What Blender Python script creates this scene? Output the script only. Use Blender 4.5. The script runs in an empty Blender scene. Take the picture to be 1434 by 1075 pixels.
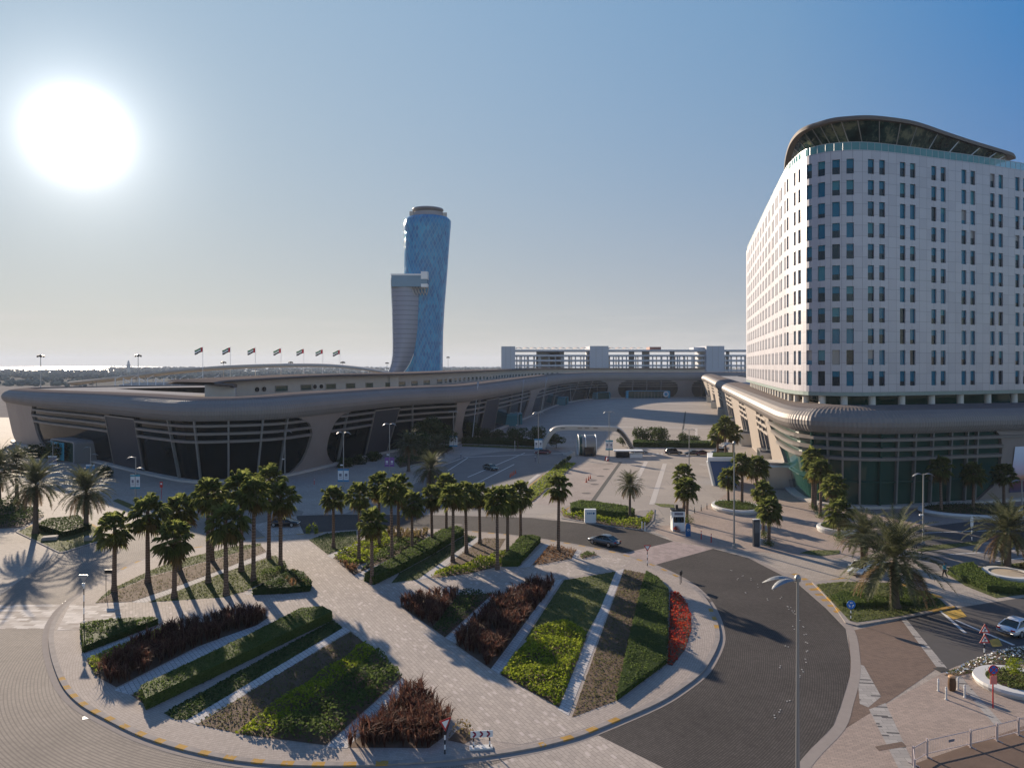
import bpy, math, random
import numpy as np
from mathutils import Vector, Matrix
R = math.radians
PI = math.pi
scn = bpy.context.scene
COL = scn.collection
rng = random.Random(7)

# ---------------------------------------------------------------- camera
H = 25.0            # camera height above the paving (m)
HZ = 511.0          # horizon line in the 1434 x 1075 photograph
cam_d = bpy.data.cameras.new('camera')
cam = bpy.data.objects.new('camera', cam_d); COL.objects.link(cam)
cam.location = (0, 0, H); cam.rotation_euler = (R(90), 0, 0)
cam_d.sensor_width = 36; cam_d.lens = 36*1000/1434
cam_d.shift_y = -(537.5-HZ)/1434
cam_d.clip_start = 0.5; cam_d.clip_end = 60000
scn.camera = cam

def G(px, py, z=0.0):
    """ground point (height z) seen at a pixel of the photograph"""
    Y = (H-z)*1000.0/(py-HZ)
    return Vector(((px-717)/1000.0*Y, Y, z))
def at(px, py, Y):
    return Vector(((px-717)/1000.0*Y, Y, H+(HZ-py)/1000.0*Y))
def hgt(py, Y):
    return H+(HZ-py)/1000.0*Y

# ---------------------------------------------------------------- mesh builder
class MB:
    def __init__(s): s.v = []; s.f = []; s.m = []; s.uv = None
    def add(s, vs, fs, m=0):
        b = len(s.v); s.v.extend([tuple(p) for p in vs])
        for f in fs: s.f.append(tuple(b+i for i in f)); s.m.append(m)
        return s
    def quad(s, a, b, c, d, m=0): return s.add([a, b, c, d], [(0, 1, 2, 3)], m)
    def box(s, c, size, rz=0, m=0, top=1.0):
        x, y, z = size[0]/2, size[1]/2, size[2]/2
        cs, sn = math.cos(rz), math.sin(rz); vs = []
        for k in (-1, 1):
            t = top if k > 0 else 1
            for (i, j) in ((-1, -1), (1, -1), (1, 1), (-1, 1)):
                px, py = i*x*t, j*y*t
                vs.append((c[0]+px*cs-py*sn, c[1]+px*sn+py*cs, c[2]+k*z))
        return s.add(vs, [(3, 2, 1, 0), (4, 5, 6, 7), (0, 1, 5, 4), (1, 2, 6, 5), (2, 3, 7, 6), (3, 0, 4, 7)], m)
    def bar(s, a, b, w, h, m=0, up=(0, 0, 1)):
        a = Vector(a); b = Vector(b); d = (b-a).normalized(); u = Vector(up)
        r = d.cross(u)
        if r.length < 1e-4: r = d.cross(Vector((1, 0, 0)))
        r.normalize(); u = r.cross(d)
        vs = []
        for p in (a, b):
            for (i, j) in ((-1, -1), (1, -1), (1, 1), (-1, 1)): vs.append(p+r*(i*w/2)+u*(j*h/2))
        return s.add(vs, [(3, 2, 1, 0), (4, 5, 6, 7), (0, 1, 5, 4), (1, 2, 6, 5), (2, 3, 7, 6), (3, 0, 4, 7)], m)
    def tube(s, pts, rad, n=8, m=0, cap=True):
        pts = [Vector(p) for p in pts]; N = len(pts)
        if not hasattr(rad, '__len__'): rad = [rad]*N
        base = len(s.v); prev = None
        for i, p in enumerate(pts):
            d = (pts[min(i+1, N-1)]-pts[max(i-1, 0)])
            if d.length < 1e-9: d = Vector((0, 0, 1))
            d.normalize()
            if prev is None:
                r = d.cross(Vector((0, 1, 0))) if abs(d.y) < .9 else d.cross(Vector((1, 0, 0)))
            else: r = prev-d*prev.dot(d)
            r.normalize(); prev = r; u = d.cross(r)
            for k in range(n):
                a = 2*PI*k/n; s.v.append(tuple(p+(r*math.cos(a)+u*math.sin(a))*rad[i]))
        for i in range(N-1):
            for k in range(n):
                k2 = (k+1) % n
                s.f.append((base+i*n+k, base+i*n+k2, base+(i+1)*n+k2, base+(i+1)*n+k)); s.m.append(m)
        if cap:
            s.f.append(tuple(base+k for k in range(n-1, -1, -1))); s.m.append(m)
            s.f.append(tuple(base+(N-1)*n+k for k in range(n))); s.m.append(m)
        return s
    def lathe(s, prof, c=(0, 0, 0), n=24, m=0, sx=1, sy=1, cap=True):
        base = len(s.v); N = len(prof)
        for (r, z) in prof:
            for k in range(n):
                a = 2*PI*k/n; s.v.append((c[0]+r*sx*math.cos(a), c[1]+r*sy*math.sin(a), c[2]+z))
        for i in range(N-1):
            for k in range(n):
                k2 = (k+1) % n
                s.f.append((base+i*n+k, base+i*n+k2, base+(i+1)*n+k2, base+(i+1)*n+k)); s.m.append(m)
        if cap:
            s.f.append(tuple(base+k for k in range(n-1, -1, -1))); s.m.append(m)
            s.f.append(tuple(base+(N-1)*n+k for k in range(n))); s.m.append(m)
        return s
    def prism(s, poly, z0, z1, m=0, mtop=None, bottom=True):
        n = len(poly); A = sum(poly[i][0]*poly[(i+1) % n][1]-poly[(i+1) % n][0]*poly[i][1] for i in range(n))
        if A < 0: poly = poly[::-1]
        vs = [(p[0], p[1], z0) for p in poly]+[(p[0], p[1], z1) for p in poly]
        b = len(s.v); s.v.extend(vs)
        for i in range(n):
            j = (i+1) % n; s.f.append((b+i, b+j, b+n+j, b+n+i)); s.m.append(m)
        s.f.append(tuple(b+n+i for i in range(n))); s.m.append(m if mtop is None else mtop)
        if bottom: s.f.append(tuple(b+i for i in range(n-1, -1, -1))); s.m.append(m)
        return s
    def grid(s, rows, m=0, closed=False):
        """rows: list of equally long point lists"""
        b = len(s.v); n = len(rows[0])
        for r in rows: s.v.extend([tuple(p) for p in r])
        for i in range(len(rows)-1):
            for k in range(n if closed else n-1):
                k2 = (k+1) % n
                s.f.append((b+i*n+k, b+i*n+k2, b+(i+1)*n+k2, b+(i+1)*n+k)); s.m.append(m)
        return s
    def build(s, name, mats, parent=None, smooth=False, org=None):
        if org is None: org = parent['_o'] if parent is not None and '_o' in parent else (0, 0, 0)
        me = bpy.data.meshes.new(name)
        ox, oy, oz = org
        me.from_pydata([(x-ox, y-oy, z-oz) for (x, y, z) in s.v], [], s.f)
        if not isinstance(mats, (list, tuple)): mats = [mats]
        for mt in mats: me.materials.append(mt)
        if len(mats) > 1: me.polygons.foreach_set('material_index', s.m)
        if smooth: me.polygons.foreach_set('use_smooth', [True]*len(me.polygons))
        if s.uv is not None:
            ul = me.uv_layers.new(name='UVMap')
            li = np.empty(len(me.loops), dtype=np.int32); me.loops.foreach_get('vertex_index', li)
            ul.data.foreach_set('uv', np.asarray(s.uv, dtype=np.float32)[li].ravel())
        me.update()
        o = bpy.data.objects.new(name, me); COL.objects.link(o)
        if parent is not None: o.parent = parent
        elif org != (0, 0, 0): o.location = org
        return o

def npmesh(name, V, F, mats, MI=None, parent=None, smooth=False, loc=None):
    """fast triangle/quad mesh from numpy arrays"""
    me = bpy.data.meshes.new(name); k = F.shape[1]
    me.vertices.add(len(V)); me.vertices.foreach_set('co', V.astype(np.float32).ravel())
    me.loops.add(F.size); me.loops.foreach_set('vertex_index', F.astype(np.int32).ravel())
    me.polygons.add(len(F)); me.polygons.foreach_set('loop_start', np.arange(0, F.size, k, dtype=np.int32))
    try: me.polygons.foreach_set('loop_total', np.full(len(F), k, dtype=np.int32))
    except Exception: pass
    if not isinstance(mats, (list, tuple)): mats = [mats]
    for mt in mats: me.materials.append(mt)
    if MI is not None: me.polygons.foreach_set('material_index', MI.astype(np.int32))
    if smooth: me.polygons.foreach_set('use_smooth', np.ones(len(F), dtype=bool))
    me.update(calc_edges=True); me.validate()
    o = bpy.data.objects.new(name, me); COL.objects.link(o)
    if parent is not None: o.parent = parent
    if loc is not None: o.location = loc
    return o

def tag(o, label=None, cat=None, group=None, kind=None):
    if label: o['label'] = label
    if cat: o['category'] = cat
    if group: o['group'] = group
    if kind: o['kind'] = kind
    return o
def thing(name, label, cat, loc=(0, 0, 0), rz=0.0, group=None, world=False):
    """an Empty at the base of a thing; world=True: its parts are given in world coordinates"""
    o = bpy.data.objects.new(name, None); COL.objects.link(o)
    o.empty_display_size = .5
    o.location = loc; o.rotation_euler = (0, 0, rz)
    o['_o'] = [float(c) for c in loc] if world else [0.0, 0.0, 0.0]
    return tag(o, label, cat, group)
def dup(root, loc, rz=0.0, label=None, group=None, scale=None):
    r = root.copy(); COL.objects.link(r); r.location = loc; r.rotation_euler = (0, 0, rz)
    if scale is not None: r.scale = scale if hasattr(scale, '__len__') else (scale,)*3
    if label: r['label'] = label
    if group: r['group'] = group
    for ch in list(root.children):
        c = ch.copy(); COL.objects.link(c); c.parent = r
        for g in list(ch.children):
            d = g.copy(); COL.objects.link(d); d.parent = c
    return r
def struct(o): o['kind'] = 'structure'; return o

# ---------------------------------------------------------------- materials
class NT:
    def __init__(s, name):
        s.mat = bpy.data.materials.new(name); s.mat.use_nodes = True
        s.t = s.mat.node_tree; s.n = s.t.nodes; s.l = s.t.links
        s.b = s.n['Principled BSDF']; s.out = s.n['Material Output']
    def new(s, typ, **kw):
        n = s.n.new(typ)
        for k, v in kw.items():
            if k in n.inputs.keys(): n.inputs[k].default_value = v
            else: setattr(n, k, v)
        return n
    def link(s, a, b): s.l.new(a, b)
    def math(s, op, a, b=None):
        n = s.n.new('ShaderNodeMath'); n.operation = op
        for i, x in enumerate((a, b)):
            if x is None: continue
            if isinstance(x, (int, float)): n.inputs[i].default_value = x
            else: s.l.new(x, n.inputs[i])
        return n.outputs[0]
    def mix(s, fac, a, b, blend='MIX'):
        n = s.n.new('ShaderNodeMix'); n.data_type = 'RGBA'; n.blend_type = blend
        for sock, x in ((n.inputs[0], fac), (n.inputs[6], a), (n.inputs[7], b)):
            if isinstance(x, (int, float)): sock.default_value = x
            elif isinstance(x, (tuple, list)): sock.default_value = (*x[:3], 1)
            else: s.l.new(x, sock)
        return n.outputs[2]
    def noise(s, scale, detail=4, rough=.55, vec=None):
        n = s.n.new('ShaderNodeTexNoise'); n.inputs['Scale'].default_value = scale
        n.inputs['Detail'].default_value = detail; n.inputs['Roughness'].default_value = rough
        if vec is not None: s.l.new(vec, n.inputs['Vector'])
        return n.outputs['Fac']
    def ramp(s, fac, stops):
        n = s.n.new('ShaderNodeValToRGB'); e = n.color_ramp.elements
        while len(e) < len(stops): e.new(.5)
        for i, (p, c) in enumerate(stops):
            e[i].position = p; e[i].color = (*c, 1) if len(c) == 3 else c
        s.l.new(fac, n.inputs[0]); return n.outputs[0]
    def pos(s):
        g = s.n.new('ShaderNodeNewGeometry'); return g.outputs['Position']
    def obj(s):
        g = s.n.new('ShaderNodeTexCoord'); return g.outputs['Object']
    def uv(s):
        g = s.n.new('ShaderNodeTexCoord'); return g.outputs['UV']
    def bump(s, h, strength=.3, dist=.02):
        n = s.n.new('ShaderNodeBump'); n.inputs['Strength'].default_value = strength
        n.inputs['Distance'].default_value = dist; s.l.new(h, n.inputs['Height'])
        s.l.new(n.outputs[0], s.b.inputs['Normal']); return n
    def set(s, rough=.6, metal=0, spec=.5, color=None):
        s.b.inputs['Roughness'].default_value = rough; s.b.inputs['Metallic'].default_value = metal
        s.b.inputs['Specular IOR Level'].default_value = spec
        if color is not None:
            if isinstance(color, tuple): s.b.inputs['Base Color'].default_value = (*color, 1)
            else: s.l.new(color, s.b.inputs['Base Color'])
        return s.mat
_mc = {}
def M(name, col, rough=.6, metal=0, var=.18, scale=1.5, bump=0, spec=.2):
    """plain weathered surface"""
    if name in _mc: return _mc[name]
    k = NT(name); p = k.obj()
    c = k.mix(k.noise(scale, 5, .6, p), tuple(x*(1-var) for x in col), tuple(min(1, x*(1+var)) for x in col))
    k.set(rough, metal, spec, c)
    if bump: k.bump(k.noise(scale*12, 3, .5, p), bump, .02)
    _mc[name] = k.mat; return k.mat
def leafmat(name, cols, trans=.35, scale=1.2, rough=.6, spec=.1):
    """foliage: colour varies leaf by leaf and clump by clump; lets some light through"""
    if name in _mc: return _mc[name]
    k = NT(name); g = k.n.new('ShaderNodeNewGeometry')
    f = k.math('ADD', k.math('MULTIPLY', g.outputs['Random Per Island'], .55),
               k.math('MULTIPLY', k.noise(scale, 3, .6, k.obj()), .5))
    n = len(cols); c = k.ramp(f, [(.12+.76*i/max(1, n-1), cols[i]) for i in range(n)])
    k.set(rough, 0, spec, c)
    tr = k.n.new('ShaderNodeBsdfTranslucent'); k.l.new(c, tr.inputs['Color'])
    mx = k.n.new('ShaderNodeMixShader'); mx.inputs[0].default_value = trans
    k.l.new(k.b.outputs[0], mx.inputs[1]); k.l.new(tr.outputs[0], mx.inputs[2]); k.l.new(mx.outputs[0], k.out.inputs[0])
    _mc[name] = k.mat; return k.mat
def paver(name, c1, c2, mortar, w=.6, h=.3, rot=0, dirt=.25, rough=.75, msize=.012, polar=None, bumpd=.01, bias=0., odd=None):
    """laid paving in world metres; polar=(cx,cy) lays it in rings"""
    k = NT(name); p = k.pos()
    if polar:
        sub = k.n.new('ShaderNodeVectorMath'); sub.operation = 'SUBTRACT'; k.l.new(p, sub.inputs[0]); sub.inputs[1].default_value = (*polar, 0)
        sx = k.n.new('ShaderNodeSeparateXYZ'); k.l.new(sub.outputs[0], sx.inputs[0])
        rad = k.math('SQRT', k.math('ADD', k.math('MULTIPLY', sx.outputs[0], sx.outputs[0]), k.math('MULTIPLY', sx.outputs[1], sx.outputs[1])))
        ang = k.math('MULTIPLY', k.math('ARCTAN2', sx.outputs[1], sx.outputs[0]), 60.0)
        cb = k.n.new('ShaderNodeCombineXYZ'); k.l.new(ang, cb.inputs[0]); k.l.new(rad, cb.inputs[1]); vec = cb.outputs[0]
    else:
        mp = k.n.new('ShaderNodeMapping'); k.l.new(p, mp.inputs[0]); mp.inputs['Rotation'].default_value = (0, 0, rot); vec = mp.outputs[0]
    b = k.n.new('ShaderNodeTexBrick'); k.l.new(vec, b.inputs['Vector'])
    b.inputs['Scale'].default_value = 1; b.inputs['Brick Width'].default_value = w; b.inputs['Row Height'].default_value = h
    b.inputs['Mortar Size'].default_value = msize; b.inputs['Mortar Smooth'].default_value = .3; b.inputs['Bias'].default_value = bias
    b.inputs['Color1'].default_value = (*c1, 1); b.inputs['Color2'].default_value = (*c2, 1); b.inputs['Mortar'].default_value = (*mortar, 1)
    col = b.outputs['Color']
    if odd:      # scattered single stones of another colour, long slots
        b2 = k.n.new('ShaderNodeTexBrick'); k.l.new(vec, b2.inputs['Vector']); b2.inputs['Scale'].default_value = 1
        b2.inputs['Brick Width'].default_value = odd[1]; b2.inputs['Row Height'].default_value = odd[2]; b2.inputs['Mortar Size'].default_value = 0
        b2.inputs['Color1'].default_value = (0, 0, 0, 1); b2.inputs['Color2'].default_value = (1, 1, 1, 1); b2.inputs['Bias'].default_value = odd[3]
        fac = k.math('GREATER_THAN', b2.outputs['Color'], odd[4] if len(odd) > 4 else .82)
        col = k.mix(fac, col, odd[0])
    n1 = k.noise(.12, 5, .6, p); n2 = k.noise(1.7, 5, .65, p)
    d = k.ramp(k.math('ADD', k.math('MULTIPLY', n1, .6), k.math('MULTIPLY', n2, .4)), [(.3, (1-dirt,)*3), (.65, (1.06, 1.05, 1.03))])
    col = k.mix(1.0, col, d, 'MULTIPLY')
    k.set(max(rough, .85), 0, .05, col)
    k.bump(b.outputs['Fac'], -.5, bumpd)
    return k.mat
# ---------------------------------------------------------------- sky, sun, air
SUN_AZ = math.atan2(-.607, 1.0)          # from +Y towards +X
SUN_EL = R(16.3)
sun_dir = Vector((math.sin(SUN_AZ)*math.cos(SUN_EL), math.cos(SUN_AZ)*math.cos(SUN_EL), math.sin(SUN_EL)))
ld = bpy.data.lights.new('sun', 'SUN'); ld.energy = 4.6; ld.angle = R(.55); ld.color = (1, .84, .66)
lo = bpy.data.objects.new('sun', ld); COL.objects.link(lo)
lo.rotation_euler = (-sun_dir).to_track_quat('-Z', 'Y').to_euler(); lo.location = sun_dir*400
w = bpy.data.worlds.new('World'); scn.world = w; w.use_nodes = True
wt = w.node_tree; wn = wt.nodes; wl = wt.links
bg = wn['Background']
sky = wn.new('ShaderNodeTexSky'); sky.sky_type = 'NISHITA'; sky.sun_disc = False
sky.sun_elevation = SUN_EL; sky.sun_rotation = SUN_AZ
sky.altitude = 10; sky.air_density = 1.0; sky.dust_density = 0.0; sky.ozone_density = 1.5
def wmath(op, a, b=None):
    n = wn.new('ShaderNodeMath'); n.operation = op
    for i, x in enumerate((a, b)):
        if x is None: continue
        if isinstance(x, (int, float)): n.inputs[i].default_value = x
        else: wl.new(x, n.inputs[i])
    return n.outputs[0]
tc = wn.new('ShaderNodeTexCoord')
dt = wn.new('ShaderNodeVectorMath'); dt.operation = 'DOT_PRODUCT'; wl.new(tc.outputs['Generated'], dt.inputs[0])
gd = Vector((-.607, 1.0, .321)).normalized(); dt.inputs[1].default_value = gd
ang = wmath('ARCCOSINE', wmath('MINIMUM', dt.outputs['Value'], .999999))       # angle from the sun
EXPO = 1.2; BGS = .10; KS = 1.0/(BGS*2**EXPO)
deg = wmath('MULTIPLY', ang, 180/PI)
sp = wn.new('ShaderNodeSeparateXYZ'); wl.new(tc.outputs['Generated'], sp.inputs[0])
el = wmath('MULTIPLY', wmath('ARCSINE', sp.outputs['Z']), 180/PI)
dc = wmath('MINIMUM', deg, 75.0)
hx = wmath('EXPONENT', wmath('DIVIDE', wmath('MAXIMUM', el, 0.0), -11.0))
far_ = wmath('MULTIPLY', wmath('MAXIMUM', wmath('SUBTRACT', dc, 49.0), 0.0), .0052)
def chan(a0, a1, h): return wmath('MAXIMUM', wmath('ADD', wmath('SUBTRACT', wmath('SUBTRACT', a0, wmath('MULTIPLY', dc, a1)), wmath('MULTIPLY', far_, .8 if h > .3 else .75) if h > 0 else 0.0), wmath('MULTIPLY', hx, h)), .02)
cb = wn.new('ShaderNodeCombineXYZ')
for i, q in enumerate(((.385, .0052, .41), (.534, .0046, .205), (.685, .0027, -.10))): wl.new(chan(*q), cb.inputs[i])
# the part of the sky beside and behind the camera is the plain Nishita sky
fx = wn.new('ShaderNodeMapRange'); fx.interpolation_type = 'SMOOTHSTEP'; wl.new(deg, fx.inputs[0]); fx.inputs[1].default_value = 66; fx.inputs[2].default_value = 105
ns = wn.new('ShaderNodeMix'); ns.data_type = 'RGBA'; ns.blend_type = 'MULTIPLY'; ns.inputs[0].default_value = 1
wl.new(sky.outputs[0], ns.inputs[6]); ns.inputs[7].default_value = (.138, .143, .160, 1)
mx = wn.new('ShaderNodeMix'); mx.data_type = 'RGBA'; wl.new(fx.outputs[0], mx.inputs[0]); wl.new(cb.outputs[0], mx.inputs[6]); wl.new(ns.outputs[2], mx.inputs[7])
# thin cloud wisps low over the horizon
mpn = wn.new('ShaderNodeMapping'); wl.new(tc.outputs['Generated'], mpn.inputs[0]); mpn.inputs['Scale'].default_value = (3, 3, 34)
cn = wn.new('ShaderNodeTexNoise'); cn.inputs['Scale'].default_value = 2.4; cn.inputs['Detail'].default_value = 7; cn.inputs['Roughness'].default_value = .62; wl.new(mpn.outputs[0], cn.inputs['Vector'])
cr = wn.new('ShaderNodeValToRGB'); cr.color_ramp.elements[0].position = .47; cr.color_ramp.elements[1].position = .72; wl.new(cn.outputs['Fac'], cr.inputs[0])
low = wmath('EXPONENT', wmath('MULTIPLY', wmath('POWER', wmath('DIVIDE', wmath('SUBTRACT', el, 2.6), 1.6), 2.0), -1.0))
cm = wn.new('ShaderNodeMix'); cm.data_type = 'RGBA'; wl.new(wmath('MULTIPLY', wmath('MULTIPLY', cr.outputs[0], low), .35), cm.inputs[0])
wl.new(mx.outputs[2], cm.inputs[6]); cm.inputs[7].default_value = (.74, .69, .65, 1)
# aureole of the sun
core = wmath('DIVIDE', 2.5, wmath('ADD', 1.0, wmath('EXPONENT', wmath('DIVIDE', wmath('SUBTRACT', deg, 2.1), .42))))
halo = wmath('MULTIPLY', wmath('EXPONENT', wmath('DIVIDE', wmath('MAXIMUM', wmath('SUBTRACT', deg, 2.4), 0.0), -2.5)), .58)
au = wmath('ADD', core, halo)
ad = wn.new('ShaderNodeMix'); ad.data_type = 'RGBA'; ad.blend_type = 'ADD'; ad.inputs[0].default_value = 1
wl.new(cm.outputs[2], ad.inputs[6]); wl.new(au, ad.inputs[7])
fs = wn.new('ShaderNodeMix'); fs.data_type = 'RGBA'; fs.blend_type = 'MULTIPLY'; fs.inputs[0].default_value = 1
wl.new(ad.outputs[2], fs.inputs[6]); fs.inputs[7].default_value = (KS, KS, KS, 1)
wl.new(fs.outputs[2], bg.inputs['Color']); bg.inputs['Strength'].default_value = BGS
scn.view_settings.view_transform = 'Standard'; scn.view_settings.look = 'None'
scn.view_settings.exposure = EXPO; scn.view_settings.gamma = 1
cy = scn.cycles
cy.max_bounces = 5; cy.diffuse_bounces = 2; cy.glossy_bounces = 3; cy.transmission_bounces = 4; cy.transparent_max_bounces = 8; cy.volume_bounces = 0
cy.caustics_reflective = False; cy.caustics_refractive = False
cy.sample_clamp_indirect = 6; cy.use_denoising = True
HAZE_ON = True
if HAZE_ON:
    hb = MB(); hb.box((0, 3000, 95), (24000, 24000, 192))     # z -1 .. 191
    hmat = bpy.data.materials.new('air'); hmat.use_nodes = True; ht = hmat.node_tree; ht.nodes.clear()
    ho = ht.nodes.new('ShaderNodeOutputMaterial'); hv = ht.nodes.new('ShaderNodeVolumePrincipled')
    hv.inputs['Color'].default_value = (.80, .87, 1.0, 1); hv.inputs['Density'].default_value = .00008; hv.inputs['Anisotropy'].default_value = 0.0
    ht.links.new(hv.outputs[0], ho.inputs['Volume'])
    o = hb.build('haze', hmat); tag(o, 'pale sea haze that greys the far buildings and trees', 'haze', kind='stuff')
# ---------------------------------------------------------------- ground materials
isl_px = [(68,890),(70,915),(78,942),(90,966),(112,988),(143,1006),(201,1034),(276,1056),(360,1070),(480,1074),(621,1067),(731,1052),(799,1036),(840,1021),
 (921,986),(961,961),(982,944),(994,928),(1005,906),(1008,888),(1001,861),(984,833),(954,810),(911,790),(861,774),(783,759),(720,750),(641,743),(580,741),(491,743),(440,747),
 (375,752),(301,763),(241,773),(191,787),(141,814),(95,844),(75,868)]
def catmull(pts, n=4, closed=True):
    out = []; N = len(pts)
    for i in range(N if closed else N-1):
        p0 = pts[(i-1) % N] if closed else pts[max(i-1, 0)]; p1 = pts[i]
        p2 = pts[(i+1) % N]; p3 = pts[(i+2) % N] if closed else pts[min(i+2, N-1)]
        for k in range(n):
            t = k/n; q = []
            for a in range(2):
                q.append(.5*((2*p1[a])+(-p0[a]+p2[a])*t+(2*p0[a]-5*p1[a]+4*p2[a]-p3[a])*t*t+(-p0[a]+3*p1[a]-3*p2[a]+p3[a])*t**3))
            out.append(tuple(q))
    if not closed: out.append(tuple(pts[-1][:2]))
    return out
isl = catmull([tuple(G(*p)[:2]) for p in isl_px], 4)
cx_ = sum(p[0] for p in isl)/len(isl); cy_ = sum(p[1] for p in isl)/len(isl)
def offset(poly, d):
    """move a closed polygon inwards by d"""
    n = len(poly); A = sum(poly[i][0]*poly[(i+1) % n][1]-poly[(i+1) % n][0]*poly[i][1] for i in range(n)); s = 1 if A > 0 else -1
    out = []
    for i in range(n):
        a = Vector(poly[i-1]); b = Vector(poly[i]); c = Vector(poly[(i+1) % n])
        t = (c-a).normalized(); out.append((b.x-t.y*d*s, b.y+t.x*d*s))
    return out
def wpoly(px, z=0): return [tuple(G(x, y, z)[:2]) for (x, y) in px]

m_sand = M('sand', (.17, .165, .145), .95, 0, .25, .01, .1, spec=0.0)
m_stone = paver('stone_paving', (.385, .335, .288), (.32, .28, .242), (.20, .17, .15), .6, .3, .5, .22, .68, .012, odd=((.46, .40, .36), 1.2, .3, -.1, .93))
m_stone2 = paver('stone_paving_walk', (.415, .36, .312), (.345, .30, .262), (.20, .17, .15), .6, .3, R(62), .16, .66, .014, odd=((.47, .405, .365), .5, .22, .0, .95))
m_pink = paver('pink_paving', (.385, .305, .256), (.31, .25, .212), (.2, .165, .145), .4, .2, .25, .22, .7, .012)
m_brown = paver('brown_paving', (.20, .145, .115), (.16, .118, .095), (.11, .085, .075), .4, .2, .25, .22, .7, .012)
m_light = paver('light_paving', (.36, .335, .31), (.30, .28, .26), (.16, .15, .14), .9, .45, .12, .15, .6, .012, odd=((.10, .095, .095), 1.0, .2, .0, .90))
m_white = paver('white_paving', (.58, .53, .48), (.27, .23, .20), (.3, .26, .24), 1.1, .5, 0.02, .12, .55, .01)
m_strip = paver('strip_paving', (.50, .47, .45), (.42, .40, .385), (.16, .15, .15), .5, .35, .9, .16, .6, .02)
m_cob = paver('grey_cobble', (.32, .278, .236), (.265, .228, .196), (.185, .16, .14), .34, .24, 0, .32, .62, .045, polar=(cx_, cy_), bumpd=.03)
m_dark = paver('dark_cobble', (.108, .096, .090), (.080, .072, .068), (.058, .053, .050), .30, .17, 0, .38, .55, .04, polar=(cx_, cy_), bumpd=.03)
m_conc = paver('concrete_paving', (.34, .30, .265), (.315, .28, .25), (.23, .20, .18), 12, 6, .06, .2, .75, .06)
m_asph = M('asphalt', (.075, .070, .068), .85, 0, .22, .6, .15)
m_asph2 = M('worn_asphalt', (.17, .155, .145), .85, 0, .22, .25, .12)
m_line = M('road_paint', (.62, .60, .56), .6, 0, .15, 2)
m_soil = M('soil', (.115, .075, .052), .95, 0, .35, 2.2, .5)
m_lawn = M('turf', (.075, .085, .026), .95, 0, .35, 1.1, .5)
def kerbmat(name, yellow, step):
    k = NT(name); p = k.pos(); s = k.n.new('ShaderNodeSeparateXYZ'); k.l.new(p, s.inputs[0])
    a = k.math('ARCTAN2', k.math('SUBTRACT', s.outputs[1], cy_), k.math('SUBTRACT', s.outputs[0], cx_))
    f = k.math('LESS_THAN', k.math('FRACT', k.math('MULTIPLY', a, step)), .4)
    f = k.math('MULTIPLY', f, k.math('GREATER_THAN', k.noise(.06, 1, .5, p), .52))
    f = k.math('MULTIPLY', f, k.math('GREATER_THAN', k.noise(3.0, 4, .7, p), .40))
    c = k.mix(f, (.30, .265, .24), yellow)
    c = k.mix(1, c, k.ramp(k.noise(1.3, 5, .6, p), [(.3, (.75,)*3), (.7, (1.05,)*3)]), 'MULTIPLY')
    k.set(.85, 0, .03, c); return k.mat
m_kerb = kerbmat('kerb_stone', (.42, .25, .07), 14)

def sheet(name, poly, z, mat, kind='structure'):
    mb = MB(); n = len(poly); A = sum(poly[i][0]*poly[(i+1) % n][1]-poly[(i+1) % n][0]*poly[i][1] for i in range(n))
    if A < 0: poly = poly[::-1]
    mb.add([(p[0], p[1], z) for p in poly], [tuple(range(n))])
    o = mb.build(name, mat); o['kind'] = kind; return o

# the land and the sea
mb = MB(); N = 72
rad = [0, 60, 150, 320, 600, 1100, 2000, 4000, 8000, 11800]
rows = [[(r*math.cos(2*PI*i/N), 3000*(r/11800)+r*math.sin(2*PI*i/N), 0 if r else 0) for i in range(N)] for r in rad[1:]]
mb.grid(rows, closed=True); b = len(mb.v); mb.v.append((0, 0, 0))
for i in range(N): mb.f.append((b, i, (i+1) % N)); mb.m.append(0)
struct(mb.build('ground', m_sand))
k = NT('sea_water'); p = k.pos(); k.set(.18, 0, .5, (.10, .14, .17)); k.bump(k.noise(.05, 4, .6, p), .5, 1.2)
sea = [(-5200, 2700), (-2600, 2350), (-1200, 2500), (-500, 2900), (300, 3600), (1500, 5200), (3000, 9000), (2500, 13500), (-3000, 14200), (-8200, 11000), (-8800, 5000)]
sheet('sea', sea, .6, k.mat)
sheet('sand_flat', [(-700, 420), (-180, 330), (-60, 520), (-150, 860), (-420, 900), (-900, 760)], .012, M('pale_sand', (.26, .235, .21), .95, 0, .2, .02, spec=0.0))

# paving and roads
sheet('plaza_paving', [(-330, 18), (190, 18), (190, 200), (150, 560), (20, 575), (-330, 330)], .004, m_stone)
sheet('court_paving', wpoly([(647,619),(745,581),(806,560),(994,560),(1040,620),(1062,655),(1030,690),(1005,700),(940,735),(905,737),(900,722),(785,713),(740,726),(690,722),(560,722),(505,712),(560,690),(640,640)]), .008, m_conc)
sheet('access_road', wpoly([(475,722),(560,690),(640,641),(700,632),(780,630),(800,640),(755,690),(725,715),(690,724)]), .012, m_asph2)
cob_out = wpoly([(-400,1300),(-400,780),(-60,800),(0,833),(80,775),(145,757),(190,737),(280,716),(375,700),(425,716),(412,748),(380,752)])
ring = [tuple(G(*p)[:2]) for p in [(380,752),(301,763),(241,773),(191,787),(141,814),(95,844),(75,868),(68,890),(70,915),(90,966),(143,1006),(276,1056),(480,1074),(731,1053),(838,1030),(940,1080),(1010,1300)]]
sheet('cobble_road', cob_out+ring, .008, m_cob)
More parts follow.
